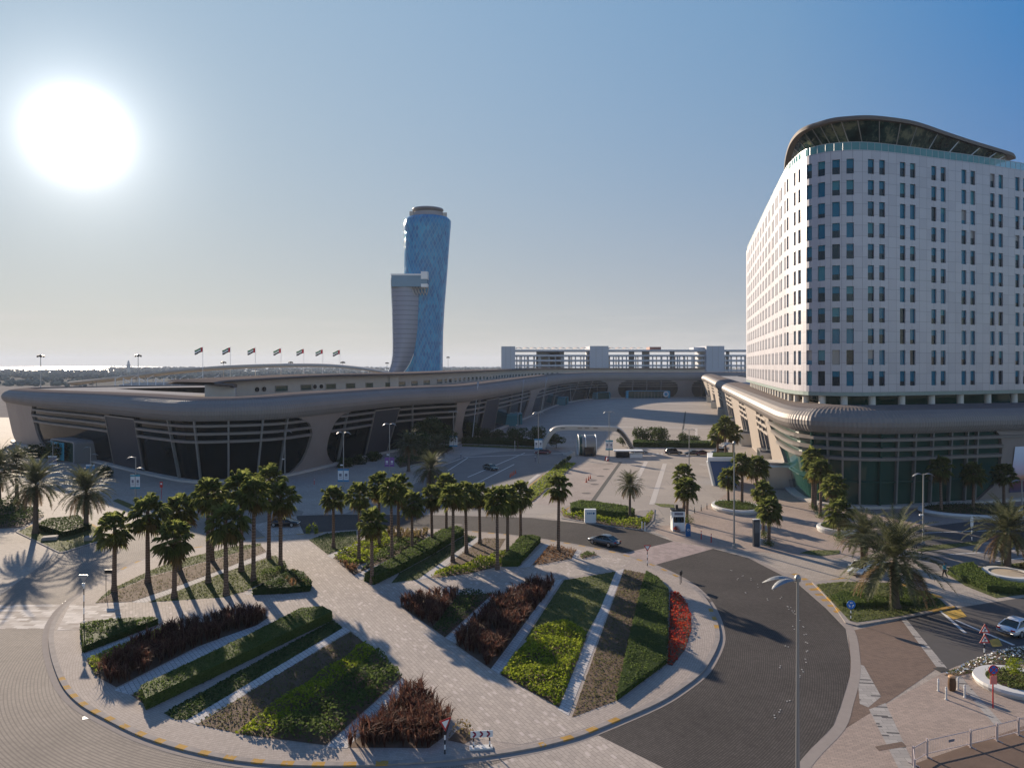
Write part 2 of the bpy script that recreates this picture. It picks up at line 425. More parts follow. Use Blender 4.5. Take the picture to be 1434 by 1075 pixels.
dk = [(838,1029),(921,988),(961,962),(994,929),(1008,888),(1001,861),(984,833),(954,811),(916,791),(999,768),(1048,781),(1081,798),(1116,816),(1156,851),(1184,880),(1191,920),(1190,946),(1180,981),(1167,1016),(1124,1061),(1060,1150),(1010,1300),(940,1080)]
sheet('ring_road', wpoly(dk), .012, m_dark)
sheet('ring_road', wpoly([(411,748),(416,722),(480,720),(606,721),(744,725),(781,729),(840,735),(896,741),(943,758),(871,775),(783,760),(720,751),(641,744),(580,742),(491,744),(440,748)]), .014, m_dark)
sheet('crosswalk', wpoly([(943,758),(999,768),(916,791),(871,775)]), .016, paver('crosswalk_paving', (.36, .29, .27), (.28, .225, .21), (.2, .17, .16), 1.0, .6, .9, .15, .65, .02))
sheet('crosswalk', wpoly([(-250,846),(0,847),(95,845),(76,880),(0,880),(-250,881)]), .012, m_white)
sheet('crosswalk', wpoly([(735,1054),(838,1030),(940,1080),(1010,1300),(640,1300),(680,1075)]), .013, m_stone2)
sheet('crosswalk', wpoly([(374,753),(426,748),(414,722),(352,735)]), .016, m_stone2)
# right-hand side crossing, strips, roads
sheet('side_road', wpoly([(1258,867),(1338,851),(1434,836),(1600,815),(1600,880),(1434,903),(1395,910),(1318,941)]), .008, m_asph)
sheet('crossing_paving', wpoly([(1187,884),(1262,867),(1313,935),(1240,985),(1180,1022),(1191,930)]), .012, m_brown)
sheet('crossing_band', wpoly([(1262,867),(1269,866),(1327,936),(1313,936)]), .016, m_light)
sheet('crossing_band', wpoly([(1199,928),(1210,932),(1234,975),(1216,990),(1204,985)]), .017, m_light)
sheet('corner_paving', wpoly([(1117,1076),(1180,1021),(1240,986),(1325,939),(1395,911),(1434,904),(1650,870),(1650,1300),(1000,1300)]), .012, m_pink)
sheet('corner_band', wpoly([(1217,993),(1240,984),(1282,1075),(1330,1200),(1290,1200),(1258,1075)]), .016, m_light)
sheet('corner_band', wpoly([(1334,947),(1345,946),(1403,1012),(1393,1015)]), .016, m_light)
sheet('corner_band', wpoly([(1225,1045),(1263,1038),(1270,1045),(1231,1051)]), .018, m_brown)
sheet('forecourt_paving', wpoly([(905,737),(940,735),(1005,700),(1062,655),(1095,676),(1127,699),(1160,707),(1212,712),(1273,711),(1334,707),(1434,702),(1650,690),(1650,722),(1434,722),(1380,727),(1290,738),(1290,768),(1165,782),(1090,775),(1028,769),(999,767),(943,757)]), .010, m_pink)
sheet('drop_off_road', wpoly([(1165,745),(1290,738),(1380,727),(1434,722),(1650,712),(1650,748),(1434,756),(1376,759),(1290,768),(1250,760)]), .014, m_asph)
sheet('service_road', wpoly([(1290,772),(1376,762),(1434,757),(1650,750),(1650,775),(1434,785),(1345,799),(1300,800),(1290,790)]), .013, m_asph2)
sheet('building_site_soil', wpoly([(1283,1068),(1434,1016),(1700,930),(1700,1300),(1310,1300)]), .02, M('dug_soil', (.14, .095, .07), .95, 0, .3, .8, .6))
# painted lines and joints of the court, and one painted sunlit strip
def stripe(name, a, b, wd, mat, z=.02):
    A = G(*a); B = G(*b); d = (B-A).normalized(); n = Vector((-d.y, d.x, 0))*wd/2
    sheet(name, [tuple((A+n)[:2]), tuple((B+n)[:2]), tuple((B-n)[:2]), tuple((A-n)[:2])], z, mat)
m_joint = M('dark_joint', (.05, .047, .045), .8)
m_pale = M('pale_stone_and_sunlit', (.42, .38, .345), .7, 0, .12, 1)
stripe('drain_channel', (869,647), (826,707), .8, m_joint)
for a, b in (((905,646),(886,682)), ((931,649),(913,706))): stripe('parking_line', a, b, 1.0, m_pale)
stripe('pale_band', (887,573), (1000,575), 2.5, m_pale); stripe('pale_band', (862,598), (1000,599), 2.2, m_pale)
stripe('pale_band', (927,564.5), (990,566.5), 5, m_pale); stripe('pale_band', (975,600), (975,622), .9, m_pale)  # wide first band paints a sunlit strip between shadows onto the paving
stripe('drain_channel', (960,576), (954,619), .7, m_joint)
stripe('pale_band', (650,640), (800,634), 1.1, m_pale); stripe('pale_band', (700,705), (755,664), .9, m_pale)
for a, b in (((627,659),(655,641)), ((655,668),(735,634)), ((655,683),(720,650))): stripe('lane_line', a, b, .25, m_line)
stripe('kerb_line', (616,653),(648,641), .5, m_pale)
stripe('pale_band', (980,650), (1062,657), 1.0, m_pale)
# right-hand roads: worn paint
for a, b in (((1290,746),(1434,741)), ((1330,776),(1434,770)), ((1395,786),(1434,781))): stripe('lane_line', a, b, .22, m_line)
stripe('lane_line', (1308,847), (1352,886), .3, m_line); stripe('lane_line', (1338,868), (1420,903), .3, m_line)
m_yell = M('yellow_paint', (.42, .27, .06), .8, 0, .35, 2)
sheet('road_hump', wpoly([(1318,856),(1345,853),(1354,863),(1335,867)]), .02, m_yell); sheet('road_hump', wpoly([(1385,896),(1398,893),(1404,904),(1390,906)]), .021, m_yell)
# reflective studs in the dark road
mb = MB()
for (x, y) in [(1085,826),(1095,838),(1104,848),(1107,851),(1111,857),(1113,860),(1119,869),(1124,877),(1128,889),(1130,899),(1129,912),(1127,925),(1124,938),(1122,948),(1104,983),(1091,995),(1086,1003),(1053,812),(1040,806),(1060,820),(1033,812),(1046,832),(1102,905),(1094,933),(1025,799),(1073,840),(1110,879)]:
    for k in range(2):
        p = G(x+rng.uniform(-2.5, 2.5), y+rng.uniform(-2.5, 2.5)); mb.box((p.x, p.y, .03), (.12, .10, .03), rng.random()*3)
struct(mb.build('road_studs', M('stud_white', (.38, .36, .33), .8)))
mb = MB(); p = G(127,1003); mb.box((p.x, p.y, .012), (1.0, .5, .012), .5); p = G(280,1005)
for (x, y) in ((98,841),(94,844)):
    p = G(x, y); mb.box((p.x, p.y, .012), (.9, .45, .012), .5)
struct(mb.build('road_inlays', m_line))

# ---------------------------------------------------------------- island: kerb and walk
KH = .13
mb = MB(); inn = offset(isl, .42); n = len(isl)
for (a0, z0), (a1, z1) in (((isl, 0.0), (isl, KH)), ((isl, KH), (inn, KH))):
    for i in range(n):
        j = (i+1) % n; mb.quad((*a0[i], z0), (*a0[j], z0), (*a1[j], z1), (*a1[i], z1))
struct(mb.build('kerb', m_kerb))
out2 = offset(isl, -.5)
mb = MB()
for i in range(n):
    j = (i+1) % n; mb.quad((*out2[i], .020), (*out2[j], .020), (*isl[j], .020), (*isl[i], .020))
struct(mb.build('kerb_apron', M('pale_kerb', (.27, .235, .21), .9, 0, .15, 1.5, spec=.02)))
sheet('island_walk', inn, KH-.004, paver('walk_paving', (.39, .335, .295), (.325, .28, .245), (.21, .175, .155), .4, .2, 0, .18, .66, .012, polar=(cx_, cy_)))
ZI = KH
def isheet(name, px, mat, dz): return sheet(name, wpoly(px, ZI), ZI+dz, mat)
isheet('island_path', [(375,753.5),(420,750),(434,757),(458,779),(496,806),(511,816),(552,847),(623,894),(697,943),(782,993),(800,1003),(829,1015),(793,1028),(729,1042),(664,1033),(632,1003),(586,966),(563,948),(490,881),(467,860),(436,829),(410,802),(386,777),(373,769)], m_stone2, .003)
isheet('island_path', [(98,846),(135,845),(205,842),(340,831),(404,803),(440,832),(469,857),(420,861),(370,868),(255,874),(215,873),(113,881),(80,882)], m_white if False else m_stone2, .004)
isheet('island_path_pale', [(98,846),(135,845),(175,843.5),(165,874),(113,880),(80,882)], m_white, .008)
isheet('island_path', [(511,815),(548,818),(603,810),(656,804),(726,795),(800,784),(845,775),(885,786),(869,796),(776,812),(697,830),(600,836),(560,846)], m_stone2, .004)
for px in ([(184,843),(240,824),(305,800),(373,774),(379,778),(306,804),(243,829),(204,843)], [(340,831),(404,800),(410,804),(352,833)],
           [(117,916),(222,877),(242,874),(121,922)], [(160,966),(276,906),(370,868),(396,866),(300,912),(251,942),(181,972)],
           [(260,1009),(481,877),(490,882),(275,1014)], [(456,1046),(563,949),(569,955),(486,1047)],
           [(691,831),(698,830),(637,901),(624,893)], [(779,812),(788,810),(699,944),(688,936)], [(863,799),(874,796),(796,1002),(781,993)],
           [(458,778),(499,761),(503,763),(466,782)], [(496,806),(600,757),(608,748),(617,748),(606,757),(506,812)],
           [(582,813),(668,752),(677,752),(603,808)], [(726,795),(763,761),(770,762),(742,793)], [(800,784),(808,769),(815,771),(806,783)]):
    isheet('stone_strip', px, m_strip, .010)

sheet('entrance_lane', wpoly([(808,649),(868,647),(825,707),(785,711),(745,704)]), .016, paver('lane_paving', (.37, .315, .28), (.32, .27, .24), (.22, .185, .165), .6, .3, .7, .25, .7, .012))
for (x, y) in ((854,649),(849,657),(841,666.5),(830,672.6),(833,678),(821,690.5),(640,735),(985,840)):  # flat dark discs laid on the lane and the road
    p = G(x, y); mb = MB(); mb.lathe([(.9, .028), (.01, .03)], (p.x, p.y, 0), 18, cap=False); struct(mb.build('dark_disc', M('dark_disc_brown', (.10, .085, .078), .8)))
p = G(1319, 937.5); mb = MB(); mb.box((p.x, p.y, .03), (1.0, .75, .02), .2); struct(mb.build('drain_grate', m_joint))

def ribbon(name, px, wd, z, mat):
    q = catmull([tuple(G(*p)[:2]) for p in px], 4, closed=False); mb = MB(); rows = []
    for i in range(len(q)):
        a = Vector(q[max(0, i-1)]); b = Vector(q[min(len(q)-1, i+1)]); t = (b-a).normalized(); c = Vector(q[i]); rows.append([(c.x, c.y, z), (c.x-t.y*wd, c.y+t.x*wd, z)])
    mb.grid(rows); o = mb.build(name, mat); return struct(o)
ribbon('kerb_band', [(1048,781),(1081,798),(1116,816),(1156,851),(1184,880),(1191,920),(1190,946),(1180,981),(1167,1016),(1124,1061),(1060,1150)], .75, .021, M('pale_kerb', (.27, .235, .21)))
ribbon('kerb_band', [(1100,803),(1117,812),(1157,846),(1187,876)], 1.3, .024, kerbmat('kerb_yellow', (.40, .24, .07), 26))
ribbon('kerb_band', [(416,722),(480,720),(606,721),(744,725),(781,729)], .5, .022, M('pale_kerb', (.27, .235, .21)))
# ---------------------------------------------------------------- curved exhibition halls
class Path:
    def __init__(s, pts, step=1.5):
        q = catmull([tuple(p[:2]) for p in pts], 24, closed=False)
        s.p = [Vector(a) for a in q]; s.s = [0.0]
        for i in range(1, len(s.p)): s.s.append(s.s[-1]+(s.p[i]-s.p[i-1]).length)
        s.L = s.s[-1]
        s._np = np.array([[a.x, a.y] for a in s.p]); s._ns = np.array(s.s)
    def at(s, u):
        return Vector((np.interp(u, s._ns, s._np[:, 0]), np.interp(u, s._ns, s._np[:, 1])))
    def nrm(s, u, e=3.0):
        a = s.at(max(0, u-e)); b = s.at(min(s.L, u+e)); t = (b-a).normalized(); return Vector((t.y, -t.x))
    def P(s, u, o, z):
        """point at arc length u, pushed outwards by o, at height z"""
        p = s.at(u); n = s.nrm(u); return Vector((p.x+n.x*o, p.y+n.y*o, z))
ZG = 13.2                                                # head of the glazing
def lean(z): return 2.3*max(0, min(1, (z-.3)/(ZG-.3)))   # the wall leans outwards
def unproject(path, px, py, lo=0, hi=None):
    """(arc length, height) on the leaning wall seen at a pixel"""
    hi = path.L if hi is None else hi; best = None; z = 6.0
    us = np.linspace(lo, hi, 240)
    for it in range(4):
        err = []
        for u in us:
            q = path.P(u, lean(z), z); err.append(abs(q.x/q.y*1000+717-px))
        i = int(np.argmin(err)); u = us[i]; q = path.P(u, lean(z), z); z = max(.0, min(14.5, hgt(py, q.y)))
        w_ = max(.15, (us[1]-us[0])); us = np.linspace(max(lo, u-2*w_), min(hi, u+2*w_), 60)
    return u, z

k = NT('bronze_cladding'); p = k.obj()
col = k.mix(k.noise(.25, 4, .6, p), (.225, .19, .175), (.31, .268, .247)); k.set(.5, .3, .4, col); m_clad = k.mat
k = NT('bronze_ribs'); p = k.obj()
col = k.mix(k.noise(.15, 5, .6, p), (.19, .170, .158), (.258, .232, .216)); k.set(.56, .2, .1, col); m_rib = k.mat
m_ribtop = M('bronze_edge_top', (.17, .145, .132), 1.0, 0, .15, .2, spec=0.0)
m_concw = M('pale_render', (.46, .42, .375), .8, 0, .12, .4, .1)
m_roofw = M('roof_membrane', (.36, .34, .32), .95, 0, .18, .08, spec=0.0)
m_louv = M('louvre_metal', (.20, .18, .165), .45, .3, .12, .5)
m_mull = M('mullion_metal', (.24, .235, .225), .4, .4, .1, .5)
m_panel = M('dark_panel', (.05, .052, .062), .5, .2, .15, .4)
k = NT('dark_glass'); p = k.obj(); k.set(.03, 0, .12, k.mix(k.noise(.12, 3, .6, p), (.003, .005, .006), (.008, .014, .014))); k.bump(k.noise(.35, 2, .5, p), .06, .2); m_glass = k.mat
k = NT('green_glass'); p = k.obj(); k.set(.05, 0, .4, k.mix(k.noise(.10, 3, .6, p), (.009, .034, .028), (.030, .085, .066))); k.bump(k.noise(.35, 2, .5, p), .06, .2); m_gglass = k.mat
m_teal = M('teal_panel', (.03, .26, .36), .4, 0, .2, .6)
m_whitep = M('white_paint', (.68, .68, .67), .45, 0, .06, .5)
m_blackm = M('black_metal', (.02, .02, .022), .45, .3, .2, 2)
m_greym = M('grey_metal', (.33, .34, .35), .4, .6, .1, 1)

BAND = [(2.05, 13.15), (2.75, 13.2), (3.15, 13.75), (3.5, 14.6), (3.55, 15.5), (3.25, 16.4), (2.6, 17.2), (1.6, 17.85), (.2, 18.3), (-1.6, 18.5), (-3.6, 18.55), (-4.0, 18.4), (-4.1, 16.6)]
def ribbed_band(path, name, parent, prof=BAND, step=.55, u0=0, u1=None, amp=.06, dz=None):
    u1 = path.L if u1 is None else u1; n = int((u1-u0)/step); mb = MB(); rows = []
    for i in range(n+1):
        u = u0+(u1-u0)*i/n; d = amp if i % 2 else 0; p = path.at(u); nn = path.nrm(u); r = []; dd = np.interp(u, *dz) if dz else 0
        for j, (o, z) in enumerate(prof):
            z = z+dd*max(0, min(1, (z-13.3)/5.0))
            f = d if 0 < j < len(prof)-1 else 0
            r.append((p.x+nn.x*(o+f), p.y+nn.y*(o+f), z+f*.5*(o < 2.7)*(o > .5)))
        rows.append(r)
    mb.grid(rows); nq = len(prof)-1
    mb.m = [1 if (i % nq) >= 7 else 0 for i in range(len(mb.f))]
    return mb.build(name, [m_rib, m_ribtop], parent, smooth=False)
def glass_wall(path, name, parent, mat, u0, u1, zb=.35, zt=ZG, back=.45, step=2.0):
    mb = MB(); n = max(2, int((u1-u0)/step)); rows = []
    for i in range(n+1):
        u = u0+(u1-u0)*i/n; rows.append([path.P(u, lean(z)-back, z) for z in (zb, zb+(zt-zb)/2, zt)])
    mb.grid(rows); return mb.build(name, mat, parent)
def pillar(path, name, parent, left, right, mat=None, out=.18, u_clip=None):
    """cladding between two openings; edges given as [(arc length, height)] from top to bottom"""
    def edge(e, z):
        e = sorted(e, key=lambda q: q[1]); zs = [q[1] for q in e]; return float(np.interp(z, zs, [q[0] for q in e]))
    zs = [0, .6, 1.5, 3, 4.5, 6, 7.5, 9, 10, 10.8, 11.5, 12.1, 12.6, 13.0, ZG+.05]; mb = MB(); rows = []; N = 9
    for z in zs:
        a, b = edge(left, z), edge(right, z)
        rows.append([path.P(a+(b-a)*i/N, lean(z)+out, z) for i in range(N+1)])
    mb.grid(rows)
    for side, e in ((0, left), (1, right)):     # reveals
        rr = []
        for z in zs:
            u = edge(e, z); rr.append([path.P(u, lean(z)+out, z), path.P(u, lean(z)-.7, z)])
        mb.grid(rr if side else [r[::-1] for r in rr])
    return mb.build(name, mat or m_clad, parent, smooth=False)
def louvre(path, name, parent, z, u0, u1, h=.58, out=.5, mat=None):
    mb = MB(); n = max(2, int((u1-u0)/2.0)); rows = []
    for i in range(n+1):
        u = u0+(u1-u0)*i/n
        rows.append([path.P(u, lean(z)-.4, z-h/2), path.P(u, lean(z)+out*.55, z-h/2), path.P(u, lean(z)+out*.6, z+h*.25), path.P(u, lean(z)+out*.2, z+h/2), path.P(u, lean(z)-.4, z+h/2)])
    mb.grid(rows); mb.f.append(tuple(range(5))); mb.m.append(0); b = len(mb.v)-5; mb.f.append(tuple(b+i for i in range(5))); mb.m.append(0)
    return mb.build(name, mat or m_louv, parent)
def mullion(path, name, parent, u, du=0.0, wd=.35, mat=None, zt=ZG, zb=.3):
    """sloping post from the sill to the head; du: how far its head is shifted along the wall"""
    mb = MB(); a = path.P(u, lean(zb)+.0, zb); b = path.P(u+du, lean(zt)+.0, zt); n = path.nrm(u)
    mb.bar(a, b, wd, .6, 0, (n.x, n.y, 0)); return mb.build(name, mat or m_mull, parent)
def dark_door(path, name, parent, ub0, ub1, ut0, ut1, zt=12.6):
    mb = MB(); o = .12
    q = [path.P(ub0, lean(.3)+o, .3), path.P(ub1, lean(.3)+o, .3), path.P(ut1, lean(zt)+o, zt), path.P(ut0, lean(zt)+o, zt)]
    mb.quad(*q); n = path.nrm(ub0); w2 = Vector((n.x, n.y, 0))*-.5
    for i in range(4):
        j = (i+1) % 4; mb.quad(q[i], q[i]+w2, q[j]+w2, q[j])
    ob = mb.build(name, m_panel, parent)
    fr = MB()
    for i in (0, 1, 2, 3): fr.bar(q[i], q[(i+1) % 4], .32, .3, 0, (n.x, n.y, 0))
    fo = fr.build('panel_frame', m_louv, ob, org=parent['_o'])
    return ob
def plinth(path, name, parent, u0, u1, mat):
    mb = MB(); n = max(2, int((u1-u0)/2.5)); rows = []
    for i in range(n+1):
        u = u0+(u1-u0)*i/n; rows.append([path.P(u, 1.1, 0), path.P(u, 1.1, .42), path.P(u, .35, .48), path.P(u, -.6, .5)])
    mb.grid(rows); return mb.build(name, mat, parent)
def portal(path, parent, u, wd, dp, h, mat_f, name='entrance_portal', mats=None):
    """rounded entrance tunnel pushed out of the glass wall"""
    p = path.at(u); n = path.nrm(u, 1.5); t = Vector((-n.y, n.x)); out = []
    r = .9; prof = []
    for (cx, cz, a0) in ((wd/2-r, h-r, 0), (-wd/2+r, h-r, 90)):
        for i in range(5): a = R(a0+90*i/4); prof.append((cx+r*math.cos(a), cz+r*math.sin(a)))
    prof = [(wd/2, 0)]+prof+[(-wd/2, 0)]
    mb = MB(); rows = []
    W = lambda x, o, z: Vector((p.x+t.x*x+n.x*o, p.y+t.y*x+n.y*o, z))
    rows = [[W(x, dp, z) for x, z in prof], [W(x, -1, z) for x, z in prof]]
    mb.grid(rows)
    inner = [(x*.9, z*.93) for x, z in prof]
    mb.grid([[W(x, dp, z) for x, z in inner], [W(x, dp, z) for x, z in prof]])
    mb.grid([[W(x, dp-1.2, z) for x, z in inner], [W(x, dp, z) for x, z in inner]])
    po = mb.build(name, mat_f, parent)
    g = MB(); g.add([W(x, dp-1.0, z) for x, z in inner], [tuple(range(len(inner)))]); g.build('portal_glass', m_gglass, po, org=parent['_o'])
    return po, W

# -------- the long hall on the left and along the back of the court
base = [(-70, 300), (-125, 282), (-153, 264), (-164, 249)]+[tuple(G(*q)[:2]) for q in ((21,617),(40,626),(73,635),(141,648),(201,662),(240,670),(273,675),(318,674),(360,671.5),(401,666),(466,651),(539,634),(600,625),(647,619),(700,600),(745,581.5),(785,566))]
base += [(56, 520), (82, 541), (115, 546), (152, 546), (174, 541), (190, 531)]
hp = Path(base)
hall = thing('exhibition_hall', 'long bronze hall with ribbed rolled roof edge curving round the back of the court', 'hall', (-60, 170, 0), world=True)
def near_u(path, pt): 
    d = np.hypot(path._np[:, 0]-pt[0], path._np[:, 1]-pt[1]); return float(path._ns[int(np.argmin(d))])
def edge(path, pts, lo, hi): return [unproject(path, x, y, lo, hi) for x, y in pts]
uA = near_u(hp, G(21, 617)); uEnd = near_u(hp, (115, 546))
u_corner = near_u(hp, (56, 520))
_k = [(uA, -1.2), (near_u(hp, G(201, 662)), -.3), (near_u(hp, G(318, 674)), -.5), (near_u(hp, G(416, 663)), 0), (near_u(hp, G(600, 625)), 0), (near_u(hp, G(745, 581)), .9), (u_corner, 1.2)]
ribbed_band(hp, 'ribbed_roof_edge', hall, step=.24, dz=([q[0] for q in _k], [q[1] for q in _k]))
# flat roof inside the edge
mb = MB(); n = int(hp.L/4); ra = []
for i in range(n+1):
    u = hp.L*i/n; ra.append([hp.P(u, -4.1, 16.9), hp.P(u, -12, 16.95), hp.P(u, -27, 17.0)])
mb.grid(ra); mb.build('roof', m_roofw, hall)
lo1, hi1 = uA-6, near_u(hp, G(700, 600))
A_r = edge(hp, [(48,569),(46,580),(48,590.6),(51.5,605.7),(58,621),(72,634)], lo1, hi1)
B_l = edge(hp, [(405,582),(416,583.5),(433.5,593),(437,605.7),(433.5,621),(426,641),(413,657),(400,666)], lo1, hi1)
B_r = edge(hp, [(490,577),(481,578.5),(468.6,590.6),(461,608),(456.6,626),(458.6,641),(468.6,649.6)], lo1, hi1)
C_l = edge(hp, [(625,560),(632,559),(638,561.4),(640,568),(638,586),(635,604),(631.5,621)], lo1, hi1)
C_r = edge(hp, [(676,553),(660.5,558),(652.7,570.5),(649,584),(646.6,599.5),(648,616)], lo1, hi1+30)
lo2, hi2 = near_u(hp, G(647, 619)), u_corner
D_l = edge(hp, [(730,545),(737,545.5),(741.3,548),(742,553.7),(738.6,568),(734,582)], lo2, hi2)
D_r = edge(hp, [(770,540),(754.3,547),(749.8,557),(746.5,568),(744,580)], lo2, hi2)
top = [(0, ZG+.1)]
pillar(hp, 'cladding', hall, [(0, 0), (0, ZG+.1)], A_r)
for l, r in ((B_l, B_r), (C_l, C_r), (D_l, D_r)): pillar(hp, 'cladding', hall, l, r)
# back wing piers (they face the camera squarely): opening edges from the picture
def back_edge(px):                              # pixel column on the back wall -> arc length
    us = np.linspace(u_corner-60, hp.L, 900); e = [abs(hp.at(u).x/hp.at(u).y*1000+717-px) for u in us]; return float(us[int(np.argmin(e))])
def roundedge(x0, bulge, s):                    # stadium-ended opening
    return [(back_edge(x0+s*bulge*f), z) for f, z in ((1.0, 13.2), (.45, 12.2), (.12, 10.5), (0, 8), (.05, 5), (.22, 3), (.45, 1.2), (.7, 0))]
pillar(hp, 'cladding', hall, roundedge(850, 12, -1), roundedge(864, 12, 1))
pillar(hp, 'cladding', hall, roundedge(949, 12, -1), roundedge(968, 9, 1))
gl = [(A_r, B_l), (B_r, C_l), (C_r, D_l), (D_r, [(back_edge(850), 6)]), ([(back_edge(864), 6)], [(back_edge(949), 6)]), ([(back_edge(968), 6)], [(hp.L-8, 6)])]
for l, r in gl: 
    glass_wall(hp, 'glass_wall', hall, m_glass, min(q[0] for q in l)-1.5, max(q[0] for q in r)+1.5)
def uz(e, z): e = sorted(e, key=lambda q: q[1]); return float(np.interp(z, [q[1] for q in e], [q[0] for q in e]))
U = lambda x, y: unproject(hp, x, y, lo1, hi2)[0]
d1 = (U(160, 648), U(201, 658), U(150, 592), U(190, 592)); dark_door(hp, 'blank_panel', hall, *d1)
d2 = (U(511, 638), U(541, 633), U(524, 580), U(559, 574)); dark_door(hp, 'blank_panel', hall, *d2)
d3 = (U(673, 594), U(693, 591), U(681, 560), U(698, 556)); dark_door(hp, 'blank_panel', hall, *d3)
for i, (l, r) in enumerate(gl):
    for z in (12.15, 10.45, 8.75):
        a = uz(l, z); b = uz(r, z); cuts = []
        for d in (d1, d2, d3):
            f = z/12.6; c0 = d[0]+(d[2]-d[0])*f-.15; c1 = d[1]+(d[3]-d[1])*f+.15
            if a < c0 and c1 < b: cuts += [c0, c1]
        e = [a]+cuts+[b]
        for j in range(0, len(e), 2): louvre(hp, 'louvre', hall, z, e[j], e[j+1])
for (xb, yb), (xt, yt) in (((251,667),(236,590)), ((281,671),(272,590)), ((320,670),(320,592)), ((360,668),(368,590)), ((391,664),(402,588)), ((473,649),(481,612)), ((577,626),(577,570)),
                           ((667,592),(672,556)), ((712,588),(716,550)), ((728,584),(731,548)), ((760,568),(764,542)), ((775,564),(780,540)), ((800,558),(806,534)), ((822,558),(826,532))):
    a = U(xb, yb) if xb < 790 else back_edge(xb); b = U(xt, yt) if xb < 790 else back_edge(xt)
    mullion(hp, 'mullion', hall, a, b-a)
for x in (885, 905, 925, 982): mullion(hp, 'mullion', hall, back_edge(x), 0, .5)
plinth(hp, 'plinth', hall, uA, hp.L-4, m_concw)
# slender uplight masts leaning along the glass
for (xb, yb), (xt, yt) in (((653,588),(669,541)), ((719,578),(733,536)), ((749,573),(765,533)), ((793,560),(798,530))):
    u = U(xb, yb) if xb < 780 else back_edge(xb); q = hp.at(u); nn = hp.nrm(u); b = Vector((q.x+nn.x*3.2, q.y+nn.y*3.2, 0))
    t = at(xt, yt, b.y+6); mb = MB(); mb.tube([b, t], [.16, .12], 6); mb.bar(t, t+(t-b).normalized()*1.6, .5, .3); mb.build('uplight_mast', m_greym, hall)
# upper storey set back on the roof
mbw = MB(); mbc = MB(); us0, us1 = near_u(hp, G(312, 674)), near_u(hp, (152, 546))
n = 70; rw = []; rc = []
for i in range(n+1):
    u = us0+(us1-us0)*i/n; cz = float(np.interp(u, [us0, near_u(hp, G(430, 660)), near_u(hp, G(560, 631)), u_corner], [19.95, 21.3, 22.1, 22.6]))
    rw.append([hp.P(u, -26, 16.9), hp.P(u, -26, cz-.55)])
    rc.append([hp.P(u, -40, cz), hp.P(u, -23.2, cz), hp.P(u, -22.6, cz-.25), hp.P(u, -23.0, cz-.6), hp.P(u, -40, cz-.6)])
mbw.grid(rw); mbw.quad(hp.P(us0, -26, 16.9), hp.P(us0, -26, 19.3), hp.P(us0, -38, 19.3), hp.P(us0, -38, 16.9))
mbw.build('upper_storey', m_concw, hall)
mbc.grid(rc); mbc.f.append(tuple(range(5))); mbc.m.append(0); b = len(mbc.v)-5; mbc.f.append(tuple(b+i for i in range(5))); mbc.m.append(0)
mbc.build('canopy_roof', M('canopy_metal', (.16, .135, .12), .9, 0, .1, .2, spec=0.0), hall)
win = [(385, 403), (422, 438), (455, 470), (485, 498), (512, 523), (536, 546), (558, 567), (577, 585), (594, 602), (612, 619)]
def up_u(px):
    us = np.linspace(us0, us1, 800); e = []
    for u in us: q = hp.P(u, -25.9, 20); e.append(abs(q.x/q.y*1000+717-px))
    return float(us[int(np.argmin(e))])
for a, b in win:
    u0, u1 = up_u(a), up_u(b); w_ = MB(); q = [hp.P(u0, -25.9, 17.6), hp.P(u1, -25.9, 17.6), hp.P(u1, -25.9, 19.2), hp.P(u0, -25.9, 19.2)]
    w_.quad(*q); o_ = w_.build('upper_window', m_gglass, hall)
    f_ = MB(); nn = hp.nrm(u0)
    for i in range(4): f_.bar(q[i], q[(i+1) % 4], .18, .2, 0, (nn.x, nn.y, 0))
    f_.build('window_frame', m_mull, o_, org=hall['_o'])
uu = up_u(623)
while uu < us1-6:
    w_ = MB(); w_.quad(hp.P(uu, -25.9, 17.6), hp.P(uu+3.4, -25.9, 17.6), hp.P(uu+3.4, -25.9, 19.2), hp.P(uu, -25.9, 19.2)); w_.build('upper_window', m_gglass, hall); uu += 7.6
for x in (359.5, 369, 440, 449, 552, 630): # round intake openings
    u = up_u(x); c = hp.P(u, -25.85, 18.5); nn = hp.nrm(u); mb = MB(); mb.tube([c, c+Vector((nn.x, nn.y, 0))*.35], .62, 14); mb.build('round_vent', m_blackm, hall)
# back entrance: blue portal
ue = back_edge(905.5); q = hp.at(ue); wpx = 62*q.y/1000
po, W = portal(hp, hall, ue, wpx, 5, 5.6, M('blue_portal', (.05, .30, .45), .35, 0, .1, .3))
mb = MB()
mb.lathe([(2.2, 0), (2.2, .1)], (0, 0, 0), 24)
vs = [Vector(v) for v in mb.v]; mb.v = [tuple(W(wpx/2-3.3+v.x, 5.05+v.z, 2.9+v.y)) for v in vs]; mb.build('round_emblem', m_whitep, po, org=hall['_o'])
mb = MB(); mb.lathe([(1.25, 0), (1.25, .1)], (0, 0, 0), 24); mb.v = [tuple(W(wpx/2-3.3+v[0], 5.15+v[2], 2.9+v[1])) for v in mb.v]; mb.build('round_emblem_centre', M('blue_portal', (.05, .3, .45)), po, org=hall['_o'])
for i in range(9):
    x = -wpx*.30+i*wpx*.6/8; mb = MB(); mb.bar(W(x, 4.6, .1), W(x, 4.6, 4.6), .25, .25); mb.build('portal_mullion', m_mull, po, org=hall['_o'])
